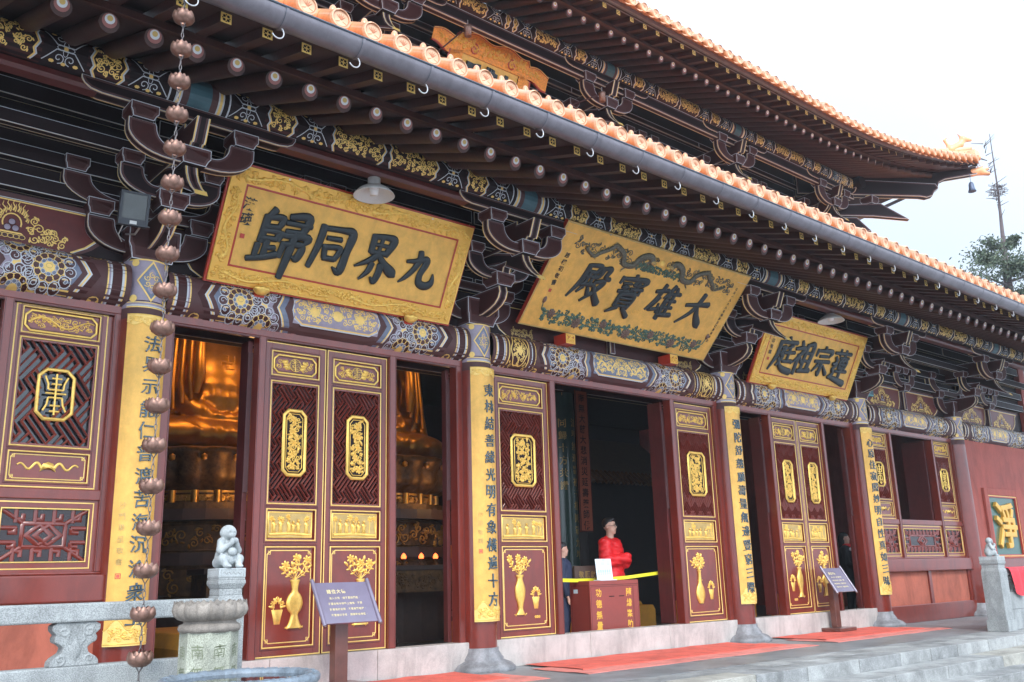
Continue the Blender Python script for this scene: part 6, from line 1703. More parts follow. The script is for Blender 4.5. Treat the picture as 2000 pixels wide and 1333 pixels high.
def balustrade(name, label, X0, X1, Y, post_list, rail_end, ztop=1.137, hw=.088, yaw=0., skip=False):
    T = thing(name, label, 'balustrade', ((X0+X1)/2, Y, FZ), 'stone balustrades at the terrace edge')
    g = MB(); g.box(X0, X1, Y-.075, Y+.075, .845, .952, 'granite'); g.build('top_rail', T, ((X0+X1)/2, Y, .9), bevel=.012)
    g = MB(); g.box(X0, X1, Y-.06, Y+.06, .34, .60, 'granite'); g.box(X0, X1, Y-.085, Y+.085, FZ, .34, 'granite'); g.build('lower_panel', T, ((X0+X1)/2, Y, .3), bevel=.01)
    return T
BY = -2.42
T = balustrade('stone_balustrade', 'grey stone balustrade with vase shaped supports and monkey topped post at left', -12.5, -6.57, BY, None, None)
bal_post(T, -6.478, BY-.02, .092, 1.137, R(10))
for X in (-7.39, -8.06, -8.9, -9.7): 
    g = MB(); vase_baluster(g, X, BY, .60, .845, .88); g.build('vase_baluster', T, (X, BY, .6), bevel=.012)
T = balustrade('stone_balustrade', 'pale stone balustrade with monkey topped post beyond the steps at right', 5.9, 12.5, -2.2, None, None)
bal_post(T, 5.72, -2.22, .135, 1.13, R(35))
for X in (6.35, 7.15, 8.0, 9.0, 10.0, 11.0):
    g = MB(); vase_baluster(g, X, -2.2, .60, .845, 1.); g.build('vase_baluster', T, (X, -2.2, .6), bevel=.012)
# sloping cheek stones beside the steps
for X, lb in ((5.78, 'sloping stone slab bordering the steps at the right'), (-5.72, 'sloping stone slab bordering the steps at the left')):
    g = MB(); g.prism([(-2.42, FZ+.004), (-2.80, FZ+.004), (-4.6, -.6), (-2.42, -.6)], 'x', X-.2, X+.2, 'granite_step'); o = g.build('stair_cheek', None, (X, -3, -.6), bevel=.02); tag(o, lb, 'stone slab', 'sloping slabs beside the steps')
g = MB(); 
def clothf(P):
    Q = P-np.array([6.6,-2.24,.86]); return np.minimum(9, np.abs(Q[..., 2]+.13*Q[..., 0]**2-.11)-.02)
vs = []; nx, nz = 16, 14
for i in range(nx+1):
    for j in range(nz+1):
        u = i/nx; v = j/nz; y = -2.08-.22*min(1, v*2.2); z = .965 if v < .4 else .965-(v-.4)*(.42+.30*math.sin(u*5+.6))
        if v >= .4: y -= .012+.018*math.sin(u*26+v*3)
        vs.append((6.02+1.15*u+.25*max(0, v-.4), y, z))
g.add(vs, [(i*(nz+1)+j, (i+1)*(nz+1)+j, (i+1)*(nz+1)+j+1, i*(nz+1)+j+1) for i in range(nx) for j in range(nz)], 'red_cloth', True)
tag(g.build('red_cloth', None, (6.5, -2.2, .97)), 'bright red cloth draped over the stone railing at the right edge', 'cloth')

# lotus topped stone pillar
T = thing('lotus_pillar', 'octagonal stone pillar with carved characters and a brown lotus capital beside the water basin', 'pillar', (-6.80, -2.97, -.6))
PX, PYY = -6.80, -2.97
g = MB(); n = 8; r = .165
ring = lambda r, z: [(PX+r*math.cos(2*PI*k/n+PI/8), PYY+r*math.sin(2*PI*k/n+PI/8), z) for k in range(n)]
vs = ring(r, -.6)+ring(r, .775); g.add(vs, [(k, (k+1)%n, n+(k+1)%n, n+k) for k in range(n)], 'pillar_stone')
shaft = None
for k in range(n):
    a = 2*PI*(k+.5)/n+PI/8; ap = r*math.cos(PI/8); nrm = (math.cos(a), math.sin(a), 0); tx = (-math.sin(a), math.cos(a), 0)
    if nrm[1] > .3: continue
    d = Dec(g, plane_map((PX+ap*nrm[0], PYY+ap*nrm[1], 0), tx, (0,0,1), nrm))
    for q, ch in enumerate('南無阿彌陀佛'): put(d, ch, (0, .665-.115*q), .075, 'pillar_text', .0008, bold=-.006, ext=.0004, warp=.8, seed=k)
mat('pillar_text', (.17, .19, .12), .9, var=.3)  # olive tone, darker than the shaft, for the pillar's characters
g.build('shaft', T, (PX, PYY, -.6))
g = MB()
g.lathe([(.15,.765),(.172,.775),(.178,.79),(.172,.81),(.150,.82),(.148,.835)], (PX, PYY, 0), 'lotus_stone', 40)
def lot(ga, z):
    t = (z-.835)/.11; q = abs(((ga*16/(2*PI)) % 1)-.5)*2; return 1+.045*(1-q*q)*math.sin(min(1, max(0, t))*PI*.8+.3)-.03*q**6
g.lathe([(.148,.832),(.178,.842),(.200,.865),(.208,.892),(.204,.915),(.196,.932)], (PX, PYY, 0), 'lotus_stone', 160, mod=lot)
for k in range(16):                      # pointed petal tips
    for (ph, rr, zt) in ((0.5, .201, .950), (0, .190, .945)):
        a = 2*PI*(k+ph)/16; w_ = PI/16*1.0; P = []
        for s, z in ((-1,.895),(1,.895),(.62,.928),(.0,zt),(-.62,.928)): aa = a+s*w_; P.append((PX+rr*math.cos(aa)*(1.03 if s == 0 else 1), PYY+rr*math.sin(aa)*(1.03 if s == 0 else 1), z))
        P.append((PX+(rr+.012)*math.cos(a), PYY+(rr+.012)*math.sin(a), .905))
        g.add(P, [(0,1,5),(1,2,5),(2,3,5),(3,4,5),(4,0,5)], 'lotus_stone', True); g.add([(PX+(x-PX)*.94, PYY+(y-PYY)*.94, z) for x, y, z in P], [(0,1,5)[::-1],(1,2,5)[::-1],(2,3,5)[::-1],(3,4,5)[::-1],(4,0,5)[::-1]], 'lotus_stone', True)
g.lathe([(.19,.925),(.186,.935),(.0001,.937)], (PX, PYY, 0), 'lotus_stone', 40, smooth=False)
g.build('lotus_capital', T, (PX, PYY, .8))
# round stone water basin
T = thing('water_basin', 'large round blue grey stone basin full of dark water in the lower left foreground', 'basin', (-6.95, -3.70, -.6))
g = MB(); c = (-6.93, -3.70, -.018)
g.lathe([(.22,-.6),(.27,-.5),(.33,-.2),(.385,.2),(.372,.46),(.36,.53),(.385,.548),(.400,.565),(.402,.585),(.392,.598),(.352,.600),(.333,.592),(.328,.56),(.30,.3),(.0001,.25)], c, 'vat_stone', 72)
d = Dec(g, lambda u, v, h: (c[0]+(.3725+v)*math.cos(u/.37), c[1]+(.3725+v)*math.sin(u/.37), .583+h))
for k in range(30): d.stroke(d.spiral((2*PI*.37*k/30, 0), .018, 0, 1 if k % 2 else -1, 1.2, 10), .005, 'vat_stone', -.001, .003); d.stroke([(2*PI*.37*(k+.2)/30, .012), (2*PI*.37*(k+.6)/30, -.012)], .005, 'vat_stone', -.001, .003)
g.build('bowl', T, c)
g = MB(); g.lathe([(.330,.578),(.0001,.578)], c, 'water', 48, smooth=False); g.build('water_surface', T, c)

# ================================================================== NOTICE STANDS, CARPETS
def notice(X, Y, lb, yaw=0):
    T = thing('notice_stand', lb, 'notice stand', (X, Y, FZ+.02), 'scroll shaped notice stands'); mt = Matrix.Translation((X,Y,0)) @ Matrix.Rotation(yaw, 4, 'Z')
    g = MB(); g.box(-.26, .26, -.20, .20, FZ+.02, FZ+.075, 'sign_post'); g.xf(mt); g.build('foot', T, (X,Y,FZ+.02), bevel=.01)
    g = MB(); g.box(-.07, .07, -.05, .05, FZ+.075, .80, 'sign_post'); g.xf(mt); g.build('stem', T, (X,Y,FZ), bevel=.008)
    uz = Vector((0, .22, .36)).normalized(); nr = Vector((0, -.36, .22)).normalized(); f = plane_map((0,-.12,.84), (1,0,0), uz, nr); H = .42
    g = MB(); P = [f(u,v,h) for h in (-.02,0) for u,v in ((-.28,-.2),(.28,-.2),(.28,.22),(-.28,.22))]; g.add(P, [(3,2,1,0),(4,5,6,7),(0,1,5,4),(1,2,6,5),(2,3,7,6),(3,0,4,7)], 'sign_plate'); g.xf(mt); g.build('board', T, (X,Y,.84))
    for s in (-1, 1):
        g = MB(); g.tube([f(s*.30,-.225,.004), f(s*.30,.245,.004)], .020, 'sign_plate', 12); g.tube([f(s*.30,-.24,.004), f(s*.30,-.225,.004)], .013, 'sign_post', 10); g.tube([f(s*.30,.245,.004), f(s*.30,.26,.004)], .013, 'sign_post', 10); g.xf(mt); g.build('scroll_roller', T, (X,Y,.84))
    g = MB(); d = Dec(g, f)
    for k, ch in enumerate('諸位大德'): put(d, ch, (-.155+.052*k, .125), .045, 'sign_text', .001, bold=.02)
    for r_, line in enumerate(('　進入大殿，請不要踩門檻，', '不要在殿中拜墊上禮佛，不要', '對著佛像拍照，不要高聲喧譁，', '不要撥打手機，請隨時唸佛號。')):
        for k, ch in enumerate(line):
            if ch != '　': put(d, ch, (-.185+.0285*k, .055-.058*r_), .024 if ch not in '，。' else .008, 'sign_text', .001, bold=.012)
    g.xf(mt); g.build('lettering', T, (X,Y,.84))
notice(-4.50, -.50, 'purple grey scroll shaped notice on a brown stand before the left pair of doors', R(2))
notice(4.62, -.16, 'purple grey scroll shaped notice on a brown stand before the right pair of doors', R(2))
def carpet(X0, X1, Y0, Y1, lb, lb2, sk=0):
    for (a, b, c_, d_, z, m, l) in ((X0-.25, X1+.25, Y0-.33, Y1-.4, .006, 'carpet_pale', lb2), (X0, X1, Y0, Y1, .016, 'carpet', lb)):
        g = MB(); nx, ny = 24, 8; vs = []
        rg = random.Random(int(X0*10)+(m == 'carpet'))
        for j in range(ny+1):
            for i in range(nx+1):
                e = .006*math.sin(i*1.3+j)+rg.uniform(-.002,.002)
                vs.append((a+(b-a)*i/nx, c_+(d_-c_)*j/ny+.012*math.sin(i*.7)*(j in (0, ny)), FZ+z+max(0, e)*.8))
        n2 = len(vs); fs = [(j*(nx+1)+i, j*(nx+1)+i+1, (j+1)*(nx+1)+i+1, (j+1)*(nx+1)+i) for j in range(ny) for i in range(nx)]
        edge = [i for i in range(nx+1)]; vs += [(vs[i][0], vs[i][1], FZ+.001) for i in edge]; fs += [(n2+i, n2+i+1, i+1, i) for i in range(nx)]
        g.add(vs, fs, m); tag(g.build('carpet', None, ((a+b)/2, (c_+d_)/2, FZ)), l, 'carpet', 'red carpets in front of the thresholds')
carpet(-1.85, 1.90, -1.02, -.07, 'thick red mat before the central doorway threshold', 'thin pinkish carpet edge under the red mat at the central doorway')
carpet(-5.75, -2.85, -.98, -.07, 'red mat below the purple notice at the left doorway', 'thin pinkish carpet edge under the red mat at the left doorway')
carpet(2.95, 5.80, -.98, -.07, 'red mat before the right doorway under the farther notice', 'thin pinkish carpet edge under the red mat at the right doorway')

# green character board on the end wall
T = thing('character_board', 'dark green board with one big gold character 淨 in a red frame on the end wall', 'board', (11.8, -.05, 1.3))
g = MB()
for q in ((10.93,11.10,1.12,2.56),(12.52,12.69,1.12,2.56)): g.box(q[0], q[1], -.10, -.04, q[2], q[3], 'wall_red')
for q in ((1.12,1.16),(2.42,2.56)): g.box(11.10, 12.52, -.099, -.04, q[0], q[1], 'wall_red')
g.build('plaster_surround', T, (11.8,-.05,1.3), bevel=.01)
g = MB(); g.box(11.10, 12.52, -.05, -.042, 1.16, 2.42, 'green_board'); 
for q in ((11.10,11.15,1.16,2.42),(12.47,12.52,1.16,2.42)): g.box(q[0], q[1], -.085, -.05, q[2], q[3], 'red_frame')
for q in ((1.16,1.20),(2.38,2.42)): g.box(11.15, 12.47, -.085, -.05, q[0], q[1], 'red_frame')
d = Dec(g, lambda u, v, h: (u, -.085-h, v)); d.frame(11.11, 12.51, 1.17, 2.41, .014, 'gold_line', .001, .003)
g.build('panel_board', T, (11.8,-.05,1.3))
g = MB(); d = Dec(g, lambda u, v, h: (u, -.05-h, v)); put(d, '淨', (11.80, 1.80), .98, 'gold_leaf', .001, bold=.006, ext=.025, bev=.014, warp=.15); g.build('character', T, (11.8,-.05,1.3))
# ================================================================== INSIDE THE HALL
g = MB(); g.box(-13.9, 13.9, .17, 11.95, FZ-.0+.001, FZ+.012, 'hall_floor'); tag(g.build('hall_floor'), kind='structure')
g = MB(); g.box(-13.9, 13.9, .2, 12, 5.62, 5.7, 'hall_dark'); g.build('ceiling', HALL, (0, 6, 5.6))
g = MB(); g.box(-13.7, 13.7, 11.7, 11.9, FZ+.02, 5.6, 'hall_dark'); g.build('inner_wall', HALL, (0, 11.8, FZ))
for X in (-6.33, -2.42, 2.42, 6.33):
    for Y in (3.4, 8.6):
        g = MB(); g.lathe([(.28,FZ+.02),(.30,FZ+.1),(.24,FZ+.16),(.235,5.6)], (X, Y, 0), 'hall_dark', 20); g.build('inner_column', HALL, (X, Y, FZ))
g = MB()
for i in range(1, 6):
    oboard(g, [(XC[i]+.2,4.25),(XC[i+1]-.2,4.25),(XC[i+1]-.2,4.75),(XC[i]+.2,4.75)], 'y', 3.3, 3.5, core='maroon'); d = Dec(g, lambda u, v, h: (u, 3.298-h, v))
    c = (XC[i]+XC[i+1])/2
    for s in (-1, 1):
        for k in range(5): d.stroke(d.spiral((c+s*(.5+k*.22), 4.5), .09, k, s, 1.2), .012, 'mauve_light', .001)
g.build('inner_beam', HALL, (0, 3.4, 4.3))
# golden Buddhas
def buddha(cx, cy, z0, lb, dirn=0):
    T = thing('buddha_statue', lb, 'statue', (cx, cy, z0-1.0))
    c = np.array([cx, cy, z0])
    def fn(P):
        Q = P-c; x, y, z = Q[..., 0], Q[..., 1], Q[..., 2]
        lap = blend([elp(Q, (-.78,-.25,.30), (.72,.62,.30)), elp(Q, (.78,-.25,.30), (.72,.62,.30)), elp(Q, (0,-.45,.28), (.9,.5,.26)), elp(Q, (0,.0,.30), (1.1,.8,.34))], .16)
        tor = blend([seg(Q, (0,.12,.4), (0,.1,1.35), .58, .66), seg(Q, (0,.1,1.35), (0,.1,1.95), .66, .40), elp(Q, (0,-.2,.9), (.50,.42,.55)), seg(Q, (-.45,.1,1.75), (.45,.1,1.75), .30, .30)], .14)
        arms = []
        for s in (-1, 1):
            arms += [seg(Q, (s*.66,.08,1.72), (s*.92,.0,1.05), .26, .24), seg(Q, (s*.92,.0,1.05), (s*.34,-.56,.66), .23, .15), elp(Q, (s*.18,-.64,.60), (.22,.13,.07))]
            arms += [seg(Q, (s*.80,-.16,1.5), (s*.95,-.25,.55), .17, .20)]
        d = blend([blend([lap, tor], .10)]+arms, .06)
        neck = seg(Q, (0,.06,2.0), (0,.03,2.25), .20, .19)
        hd = blend([elp(Q, (0,0,2.62), (.36,.38,.46)), elp(Q, (0,.03,3.02), (.20,.22,.18)), elp(Q, (0,-.36,2.55), (.06,.07,.10)), elp(Q, (-.36,.02,2.5), (.04,.08,.22)), elp(Q, (.36,.02,2.5), (.04,.08,.22)), elp(Q, (0,-.33,2.42), (.12,.05,.035))], .05)
        d = blend([d, neck, hd], .05)
        # robe folds
        fold = .022*np.sin(15*x+6*np.sin(2*z)+3*y)*(z > .62)*(z < 2.0)*(np.abs(x) > .42)
        fold = fold+.018*np.sin(26*np.arctan2(x-.0, -(y+1.2))+9*z)*(z < .5)*(np.abs(x) < .85)
        chest = (np.abs(x) < .40)*(y < 0)*(z > .62)*(z < 1.12); fold = fold+chest*.016*np.sin(34*x+2*z)
        band = np.exp(-((z-1.13)/.025)**2)*(np.abs(x) < .42)*(y < 0)*.03+np.exp(-((z-.93)/.03)**2)*(np.abs(x) < .46)*(y < 0)*.035
        return d-fold-band
    g = MB(); add_skin(g, fn, (-1.75+cx,-1.2+cy,z0-.12), (1.75+cx,1.05+cy,z0+3.3), .055, 'hall_gold'); b = g.build('body', T, (cx, cy, z0))
    for s in (-1, 1):                         # outer robe lapels framing the chest
        g = MB()
        P = [(cx+s*.46, cy-.60, z0+2.0), (cx+s*.50, cy-.66, z0+1.6), (cx+s*.50, cy-.68, z0+1.25), (cx+s*.52, cy-.62, z0+.95)]
        g.tube(P, .08, 'hall_gold', 10, rs=[.06,.085,.095,.05])
        for k in range(3): g.tube([(cx+s*(.60+.10*k), cy-.56+.06*k, z0+2.0), (cx+s*(.62+.12*k), cy-.60+.05*k, z0+1.2-.08*k), (cx+s*(.58+.14*k), cy-.58, z0+.86-.1*k)], .05, 'hall_gold', 8, rs=[.04,.055,.03])
        g.build('robe_lapel', T, (cx, cy, z0))
    g = MB(); d = Dec(g, lambda u, v, h: (cx+u, cy-.585-h+.10*abs(u), z0+1.52+v)); w_ = .016; q = .11
    for P in ([(0,-q),(0,q)], [(-q,0),(q,0)], [(0,q),(-q,q)], [(-q,0),(-q,-q)], [(0,-q),(q,-q)], [(q,0),(q,q)]): d.stroke(P, w_, 'hall_gold', .02, .012)
    g.build('chest_emblem', T, (cx, cy, z0))
    # lotus throne and stepped pedestal
    g = MB()
    def lp(ga, z): q = abs(((ga*22/(2*PI)) % 1)-.5)*2; return 1+.05*(1-q*q)
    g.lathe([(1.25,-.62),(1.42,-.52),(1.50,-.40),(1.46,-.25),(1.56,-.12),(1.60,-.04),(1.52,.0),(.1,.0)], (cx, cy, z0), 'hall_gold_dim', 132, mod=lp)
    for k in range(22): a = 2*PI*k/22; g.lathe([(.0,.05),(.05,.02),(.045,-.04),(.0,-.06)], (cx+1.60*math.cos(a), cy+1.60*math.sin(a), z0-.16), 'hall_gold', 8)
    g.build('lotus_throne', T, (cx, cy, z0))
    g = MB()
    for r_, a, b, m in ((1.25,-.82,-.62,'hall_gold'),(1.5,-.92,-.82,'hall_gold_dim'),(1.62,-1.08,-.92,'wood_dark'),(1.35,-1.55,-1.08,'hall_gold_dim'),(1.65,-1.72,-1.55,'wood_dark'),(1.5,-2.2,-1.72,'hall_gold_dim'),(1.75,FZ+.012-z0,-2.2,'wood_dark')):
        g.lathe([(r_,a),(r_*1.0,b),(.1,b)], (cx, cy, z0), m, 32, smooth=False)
    for k in range(24):
        a = 2*PI*k/24; g.tube([(cx+1.27*math.cos(a), cy+1.27*math.sin(a), z0-.82), (cx+1.27*math.cos(a), cy+1.27*math.sin(a), z0-.62)], .06, 'hall_gold', 6)
    for (rr, za, zb, q) in ((1.36,-1.52,-1.12,.10), (1.51,-2.16,-1.76,.10), (1.255,-.80,-.66,.04)):
        d = Dec(g, lambda u, v, h: (cx+(rr+h)*math.sin(u/rr), cy-(rr+h)*math.cos(u/rr), z0+v)); d.scroll(lambda x, y: za < y < zb, -1.9, 1.9, za, zb, q, q*.22, 'hall_gold', int(rr*100), .004, .03, tries=260)
        for e in (za+.01, zb-.01): d.stroke([(-2+4*k/30, e) for k in range(31)], .03, 'hall_gold_dim', .004, .02)
    g.build('pedestal', T, (cx, cy, z0-1))
    g = MB()                                  # flame edged mandorla
    Nn = 44; P = []; Pi = []
    for k in range(Nn+1):
        a = -.15+(PI+.3)*k/Nn; fl = 1+.035*(k % 2); P.append((cx+1.02*fl*math.cos(a), z0+1.2+2.9*fl*max(-.45, math.sin(a)))); 
    P[0] = (cx+.86, z0); P[-1] = (cx-.86, z0)
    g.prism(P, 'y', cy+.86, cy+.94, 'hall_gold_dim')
    d = Dec(g, lambda u, v, h: (u, cy+.858-h, v)); d.stroke([(cx+(x-cx)*.9, z0+(z-z0)*.95) for x, z in P], .05, 'hall_gold', .002, .03)
    d.scroll(lambda x, y: abs(x-cx) < .88, cx-.9, cx+.9, z0+.2, z0+3.6, .14, .035, 'hall_gold', 5, .002, .03, tries=300)
    g.build('mandorla', T, (cx, cy+.9, z0))
buddha(-3.04, 6.3, 3.05, 'huge seated golden Buddha with bare chest glimpsed through the doorway behind the left couplet')
buddha(-.02, 6.3, 3.12, 'second golden Buddha whose knee and halo edge show in the narrow left doorway')
# altar tables with offerings
def altar(cx, cy, w_, lb):
    T = thing('altar_table', lb, 'altar', (cx, cy, FZ), 'altar tables in front of the Buddhas')
    g = MB(); g.box(cx-w_/2, cx+w_/2, cy-.3, cy+.3, 1.18, 1.26, 'wood_dark'); g.build('table_top', T, (cx, cy, 1.2), bevel=.01)
    g = MB(); g.box(cx-w_/2+.06, cx+w_/2-.06, cy-.26, cy+.26, .85, 1.18, 'hall_gold_dim'); d = Dec(g, lambda u, v, h: (cx+u, cy-.26-h, v)); d.scroll(lambda x, y: True, -w_/2+.08, w_/2-.08, .87, 1.16, .06, .016, 'hall_gold_dim', 4, .003, .012, tries=300); g.build('carved_apron', T, (cx, cy, 1.0))
    for sx in (-1, 1):
        for sy in (-1, 1): g = MB(); g.tube([(cx+sx*(w_/2-.12), cy+sy*.22, .85), (cx+sx*(w_/2-.05), cy+sy*.24, .5), (cx+sx*(w_/2-.14), cy+sy*.22, FZ+.012)], .06, 'wood_dark', 8, rs=[.08,.05,.06]); g.build('leg', T, (cx, cy, FZ))
altar(-2.95, 4.1, 2.2, 'carved dark altar table before the left golden Buddha')
altar(.05, 4.1, 2.4, 'carved dark altar table before the second golden Buddha')
rg = random.Random(8)
for i, (x, y) in enumerate(((-3.55,4.0),(-3.2,3.95),(-2.9,4.05),(-2.4,4.0),(-.75,4.0),(-.45,3.95),(-.1,4.05),(.28,4.0),(.62,3.95))):
    T = thing('candle_lamp', ('small glowing red candle lamp on the left altar, %s from the left' if i < 4 else 'small glowing red candle lamp on the second altar, %s from the left') % (('first','second','third','fourth')[i] if i < 4 else ('first','second','third','fourth','fifth')[i-4]), 'candle', (x, y, 1.26), 'small red candle lamps on the altars')
    g = MB(); g.lathe([(.04,0),(.05,.02),(.02,.04),(.045,.07),(.05,.10)], (x, y, 1.26), 'hall_gold_dim', 12); g.build('holder', T, (x, y, 1.26))
    g = MB(); g.lathe([(.035,.10),(.042,.13),(.03,.16),(.001,.19)], (x, y, 1.26), 'candle', 12); g.build('flame_glass', T, (x, y, 1.26))
for i, (x, lb) in enumerate(((-2.65,'dark bronze vase of green leaves on the left altar'),(.9,'dark vase of green leaves on the second altar'))):
    T = thing('altar_vase', lb, 'vase', (x, 4.0, 1.26)); g = MB(); g.lathe([(.05,0),(.09,.1),(.1,.2),(.04,.3),(.06,.36)], (x, 4.0, 1.26), 'wood_dark', 14); g.build('vessel', T, (x, 4, 1.26))
    g = MB()
    for k in range(60):
        a = rg.uniform(0, 6.28); e = rg.uniform(.2, 1.3); L = rg.uniform(.15, .4); p = Vector((x, 4.0, 1.6)); q = p+Vector((math.cos(a)*math.cos(e), math.sin(a)*math.cos(e), math.sin(e)))*L; s = Vector((-math.sin(a), math.cos(a), 0))*.03
        g.add([tuple(q-s), tuple(q+Vector((0,0,.06))), tuple(q+s), tuple(q-Vector((0,0,.05)))], [(0,1,2,3)], 'leaf')
    g.build('leaves', T, (x, 4, 1.6))
# hanging lamps that light the statues (seen as the warm glow on the gold)
for lq, (x, y, z, p) in zip(('high left of the first golden Buddha','high right of the first golden Buddha','low before the first golden Buddha','high beside the second golden Buddha','low before the second golden Buddha'), ((-3.9,4.7,5.2,28),(-2.2,4.6,5.2,21),(-3.3,4.4,2.35,3.0),(.75,4.7,5.1,13),(0.5,4.3,2.3,2.0))):
    T = thing('hall_lamp', 'warm round lamp hanging '+lq, 'lamp', (x, y, z), 'warm lamps hanging inside the hall')
    g = MB(); g.lathe([(.001,.0),(.05,.02),(.07,.08),(.05,.14),(.001,.16)], (x, y, z), 'lamp_warm', 14); g.build('globe', T, (x, y, z))
    g = MB(); g.tube([(x, y, z+.16), (x, y, 5.62 if z > 3 else z+.5)], .008, 'hall_dark', 5); g.build('cord', T, (x, y, z))
    L = bpy.data.lights.new('lamp_light', 'POINT'); L.energy = p; L.color = (1, .50, .17); L.shadow_soft_size = .1; lo = bpy.data.objects.new('lamp_light', L); col.objects.link(lo); lo.parent = T; lo.location = (0, -.16, .08)
# kneeling cushions
def cushion(x, y, w_, d_, h, lb, m='cushion'):
    g = MB(); vs = []; P = [(-w_/2, 0), (-w_/2, h*.8), (-w_/2+.05, h), (w_/2-.05, h*.86), (w_/2, h*.7), (w_/2, 0)]
    g.prism([(x-d_/2, FZ+.013), (x-d_/2, FZ+h*.72), (x-d_/2+.08, FZ+h), (x+d_/2-.05, FZ+h), (x+d_/2, FZ+h*.85), (x+d_/2, FZ+.013)], 'y', y-w_/2, y+w_/2, m)
    tag(g.build('kneeling_cushion', None, (x, y, FZ), bevel=.02), lb, 'cushion', 'yellow kneeling cushions')
cushion(-4.62, 2.0, 2.0, 1.6, .52, 'long orange yellow cushion low behind the stone railing in the left doorway')
cushion(-.02, 3.3, .5, .45, .36, 'small orange cushion by the altar foot in the narrow left doorway', 'cushion_dark')
cushion(.62, 5.0-1.2, .6, .5, .36, 'bright yellow cushion at the foot of the carved stone stand')
for k, (x, y, lb) in enumerate(((1.9,2.2,'wide yellow cushion nearest the offering box in the central doorway'),(3.4,3.8,'farther yellow cushion behind the offering box'),(4.6,2.2,'yellow cushion showing right of the third couplet board'),(8.2,2.6,'yellow cushion behind the farther notice in the dark doorway'))):
    cushion(x, y, .9, 1.3, .50, lb)
T = thing('stone_stand', 'carved reddish stand with rounded orange cloth top inside the doorway', 'stand', (1.05, 4.6, FZ))
g = MB(); g.box(.62, 1.5, 4.2, 5.0, FZ+.013, .42, 'wood_table'); g.box(.70, 1.42, 4.28, 4.92, .42, 1.38, 'marble_red'); d = Dec(g, lambda u, v, h: (u, 4.279-h, v)); d.frame(.78, 1.34, .52, 1.28, .02, 'maroon', .001, .004)
mat('marble_red', (.34, .17, .14), .5, var=.3, vs=6)
d2 = Dec(g, lambda u, v, h: (.699-h, 4.6-u, v)); d2.frame(-.24, .24, .52, 1.28, .02, 'maroon', .001, .004); g.build('pedestal', T, (1.05, 4.6, FZ), bevel=.015)
g = MB(); g.lathe([(.44,0),(.44,.06),(.38,.2),(.24,.32),(.001,.37)], (1.06, 4.6, 1.38), 'cushion_dark', 28); g.build('cloth_top', T, (1.06, 4.6, 1.38))
# hanging orange banner and dark lettered board on the inner column
T = thing('hanging_banner', 'long orange red vertical banner with dark characters hanging inside the central doorway', 'banner', (2.35, 3.0, 1.9))
g = MB(); g.box(2.20, 2.50, 3.0, 3.02, 1.75, 4.22, 'banner_orange'); d = Dec(g, lambda u, v, h: (u, 3.0-h, v)); d.frame(2.205, 2.495, 1.76, 4.21, .02, 'maroon', .001); g.build('cloth', T, (2.35, 3, 1.9))
g = MB(); d = Dec(g, lambda u, v, h: (u, 3.0-h, v))
for k, ch in enumerate('南無大慈大悲消災延壽藥師佛'): put(d, ch, (2.345, 4.08-.185*k), .15, 'maroon_dark', .002, bold=.015)
g.build('lettering', T, (2.35, 3, 1.9))
T = thing('lettered_board', 'dark curved board with dull gold characters on the inner column behind the man', 'couplet board', (1.95, 3.1, 1.2))
g = MB(); fX = 2.02
def fb(u, v, h): a = u/.3; return (fX+(.3+h)*math.sin(a), 3.3-(.3+h)*math.cos(a), v)
n = 10; vs = [fb(-.34+.66*k/n, z, 0) for z in (1.15, 4.15) for k in range(n+1)]; g.add(vs, [(k, k+1, n+2+k, n+1+k) for k in range(n)], 'board_dark', True); g.build('board', T, (1.95, 3, 1.2))
g = MB(); d = Dec(g, fb)
for k, ch in enumerate('同歸十方共讚'): put(d, ch, (-.14, 3.60-.215*k), .15, 'gold_dull', .002, bold=.01)
for k, ch in enumerate('法界無邊普被三根圓彰九界'): put(d, ch, (.12, 3.62-.205*k), .15, 'gold_dull', .002, bold=.01)
for z in (1.17, 4.09): d.rect(-.33, -.12, z, z+.05, 'gold_dull', .002)
g.build('lettering', T, (1.95, 3, 1.2))
# tiled canopy of an inner shrine
T = thing('inner_shrine', 'dim inner shrine with a gold tiled canopy edge deep inside the central doorway', 'shrine', (8, 8.2, FZ))
g = MB(); g.prism([(7.0-.4,4.1),(8.6,5.0),(8.8,4.9),(7.2-.4,3.9)], 'y', 6, 11, 'hall_dark'); 
g.v = [(x, y, z) for x, y, z in g.v]
g = MB(); P0 = (5.4, 6.0); g.add([(5.0,6.0,3.05),(9.0,6.0,3.05),(9.0,7.6,4.3),(5.0,7.6,4.3)], [(0,1,2,3)], 'hall_dim_roof')
mat('hall_dim_roof', (.10, .08, .05), .7, var=.2)
for k in range(28): g.tube([(5.05+.14*k, 5.97, 3.03), (5.05+.14*k, 6.3, 3.32)], .045, 'hall_gold_dim', 8)
g.build('canopy', T, (8, 8, 3)); g = MB(); g.box(5.3, 8.8, 7.0, 8, FZ+.013, 3.2, 'hall_dark'); g.build('cabinet', T, (8, 8, FZ))
T = thing('led_sign', 'tiny glowing red light deep in the dark beside the man', 'light', (2.85, 2.6, .99)); g = MB(); g.box(2.80, 2.88, 2.6, 2.63, 1.24, 1.31, 'led_red'); g.build('lamp_face', T, (2.85, 2.6, 1)); g = MB(); g.box(2.76, 2.92, 2.62, 2.70, FZ+.013, 1.34, 'hall_dark'); g.build('stand', T, (2.85, 2.6, 1))

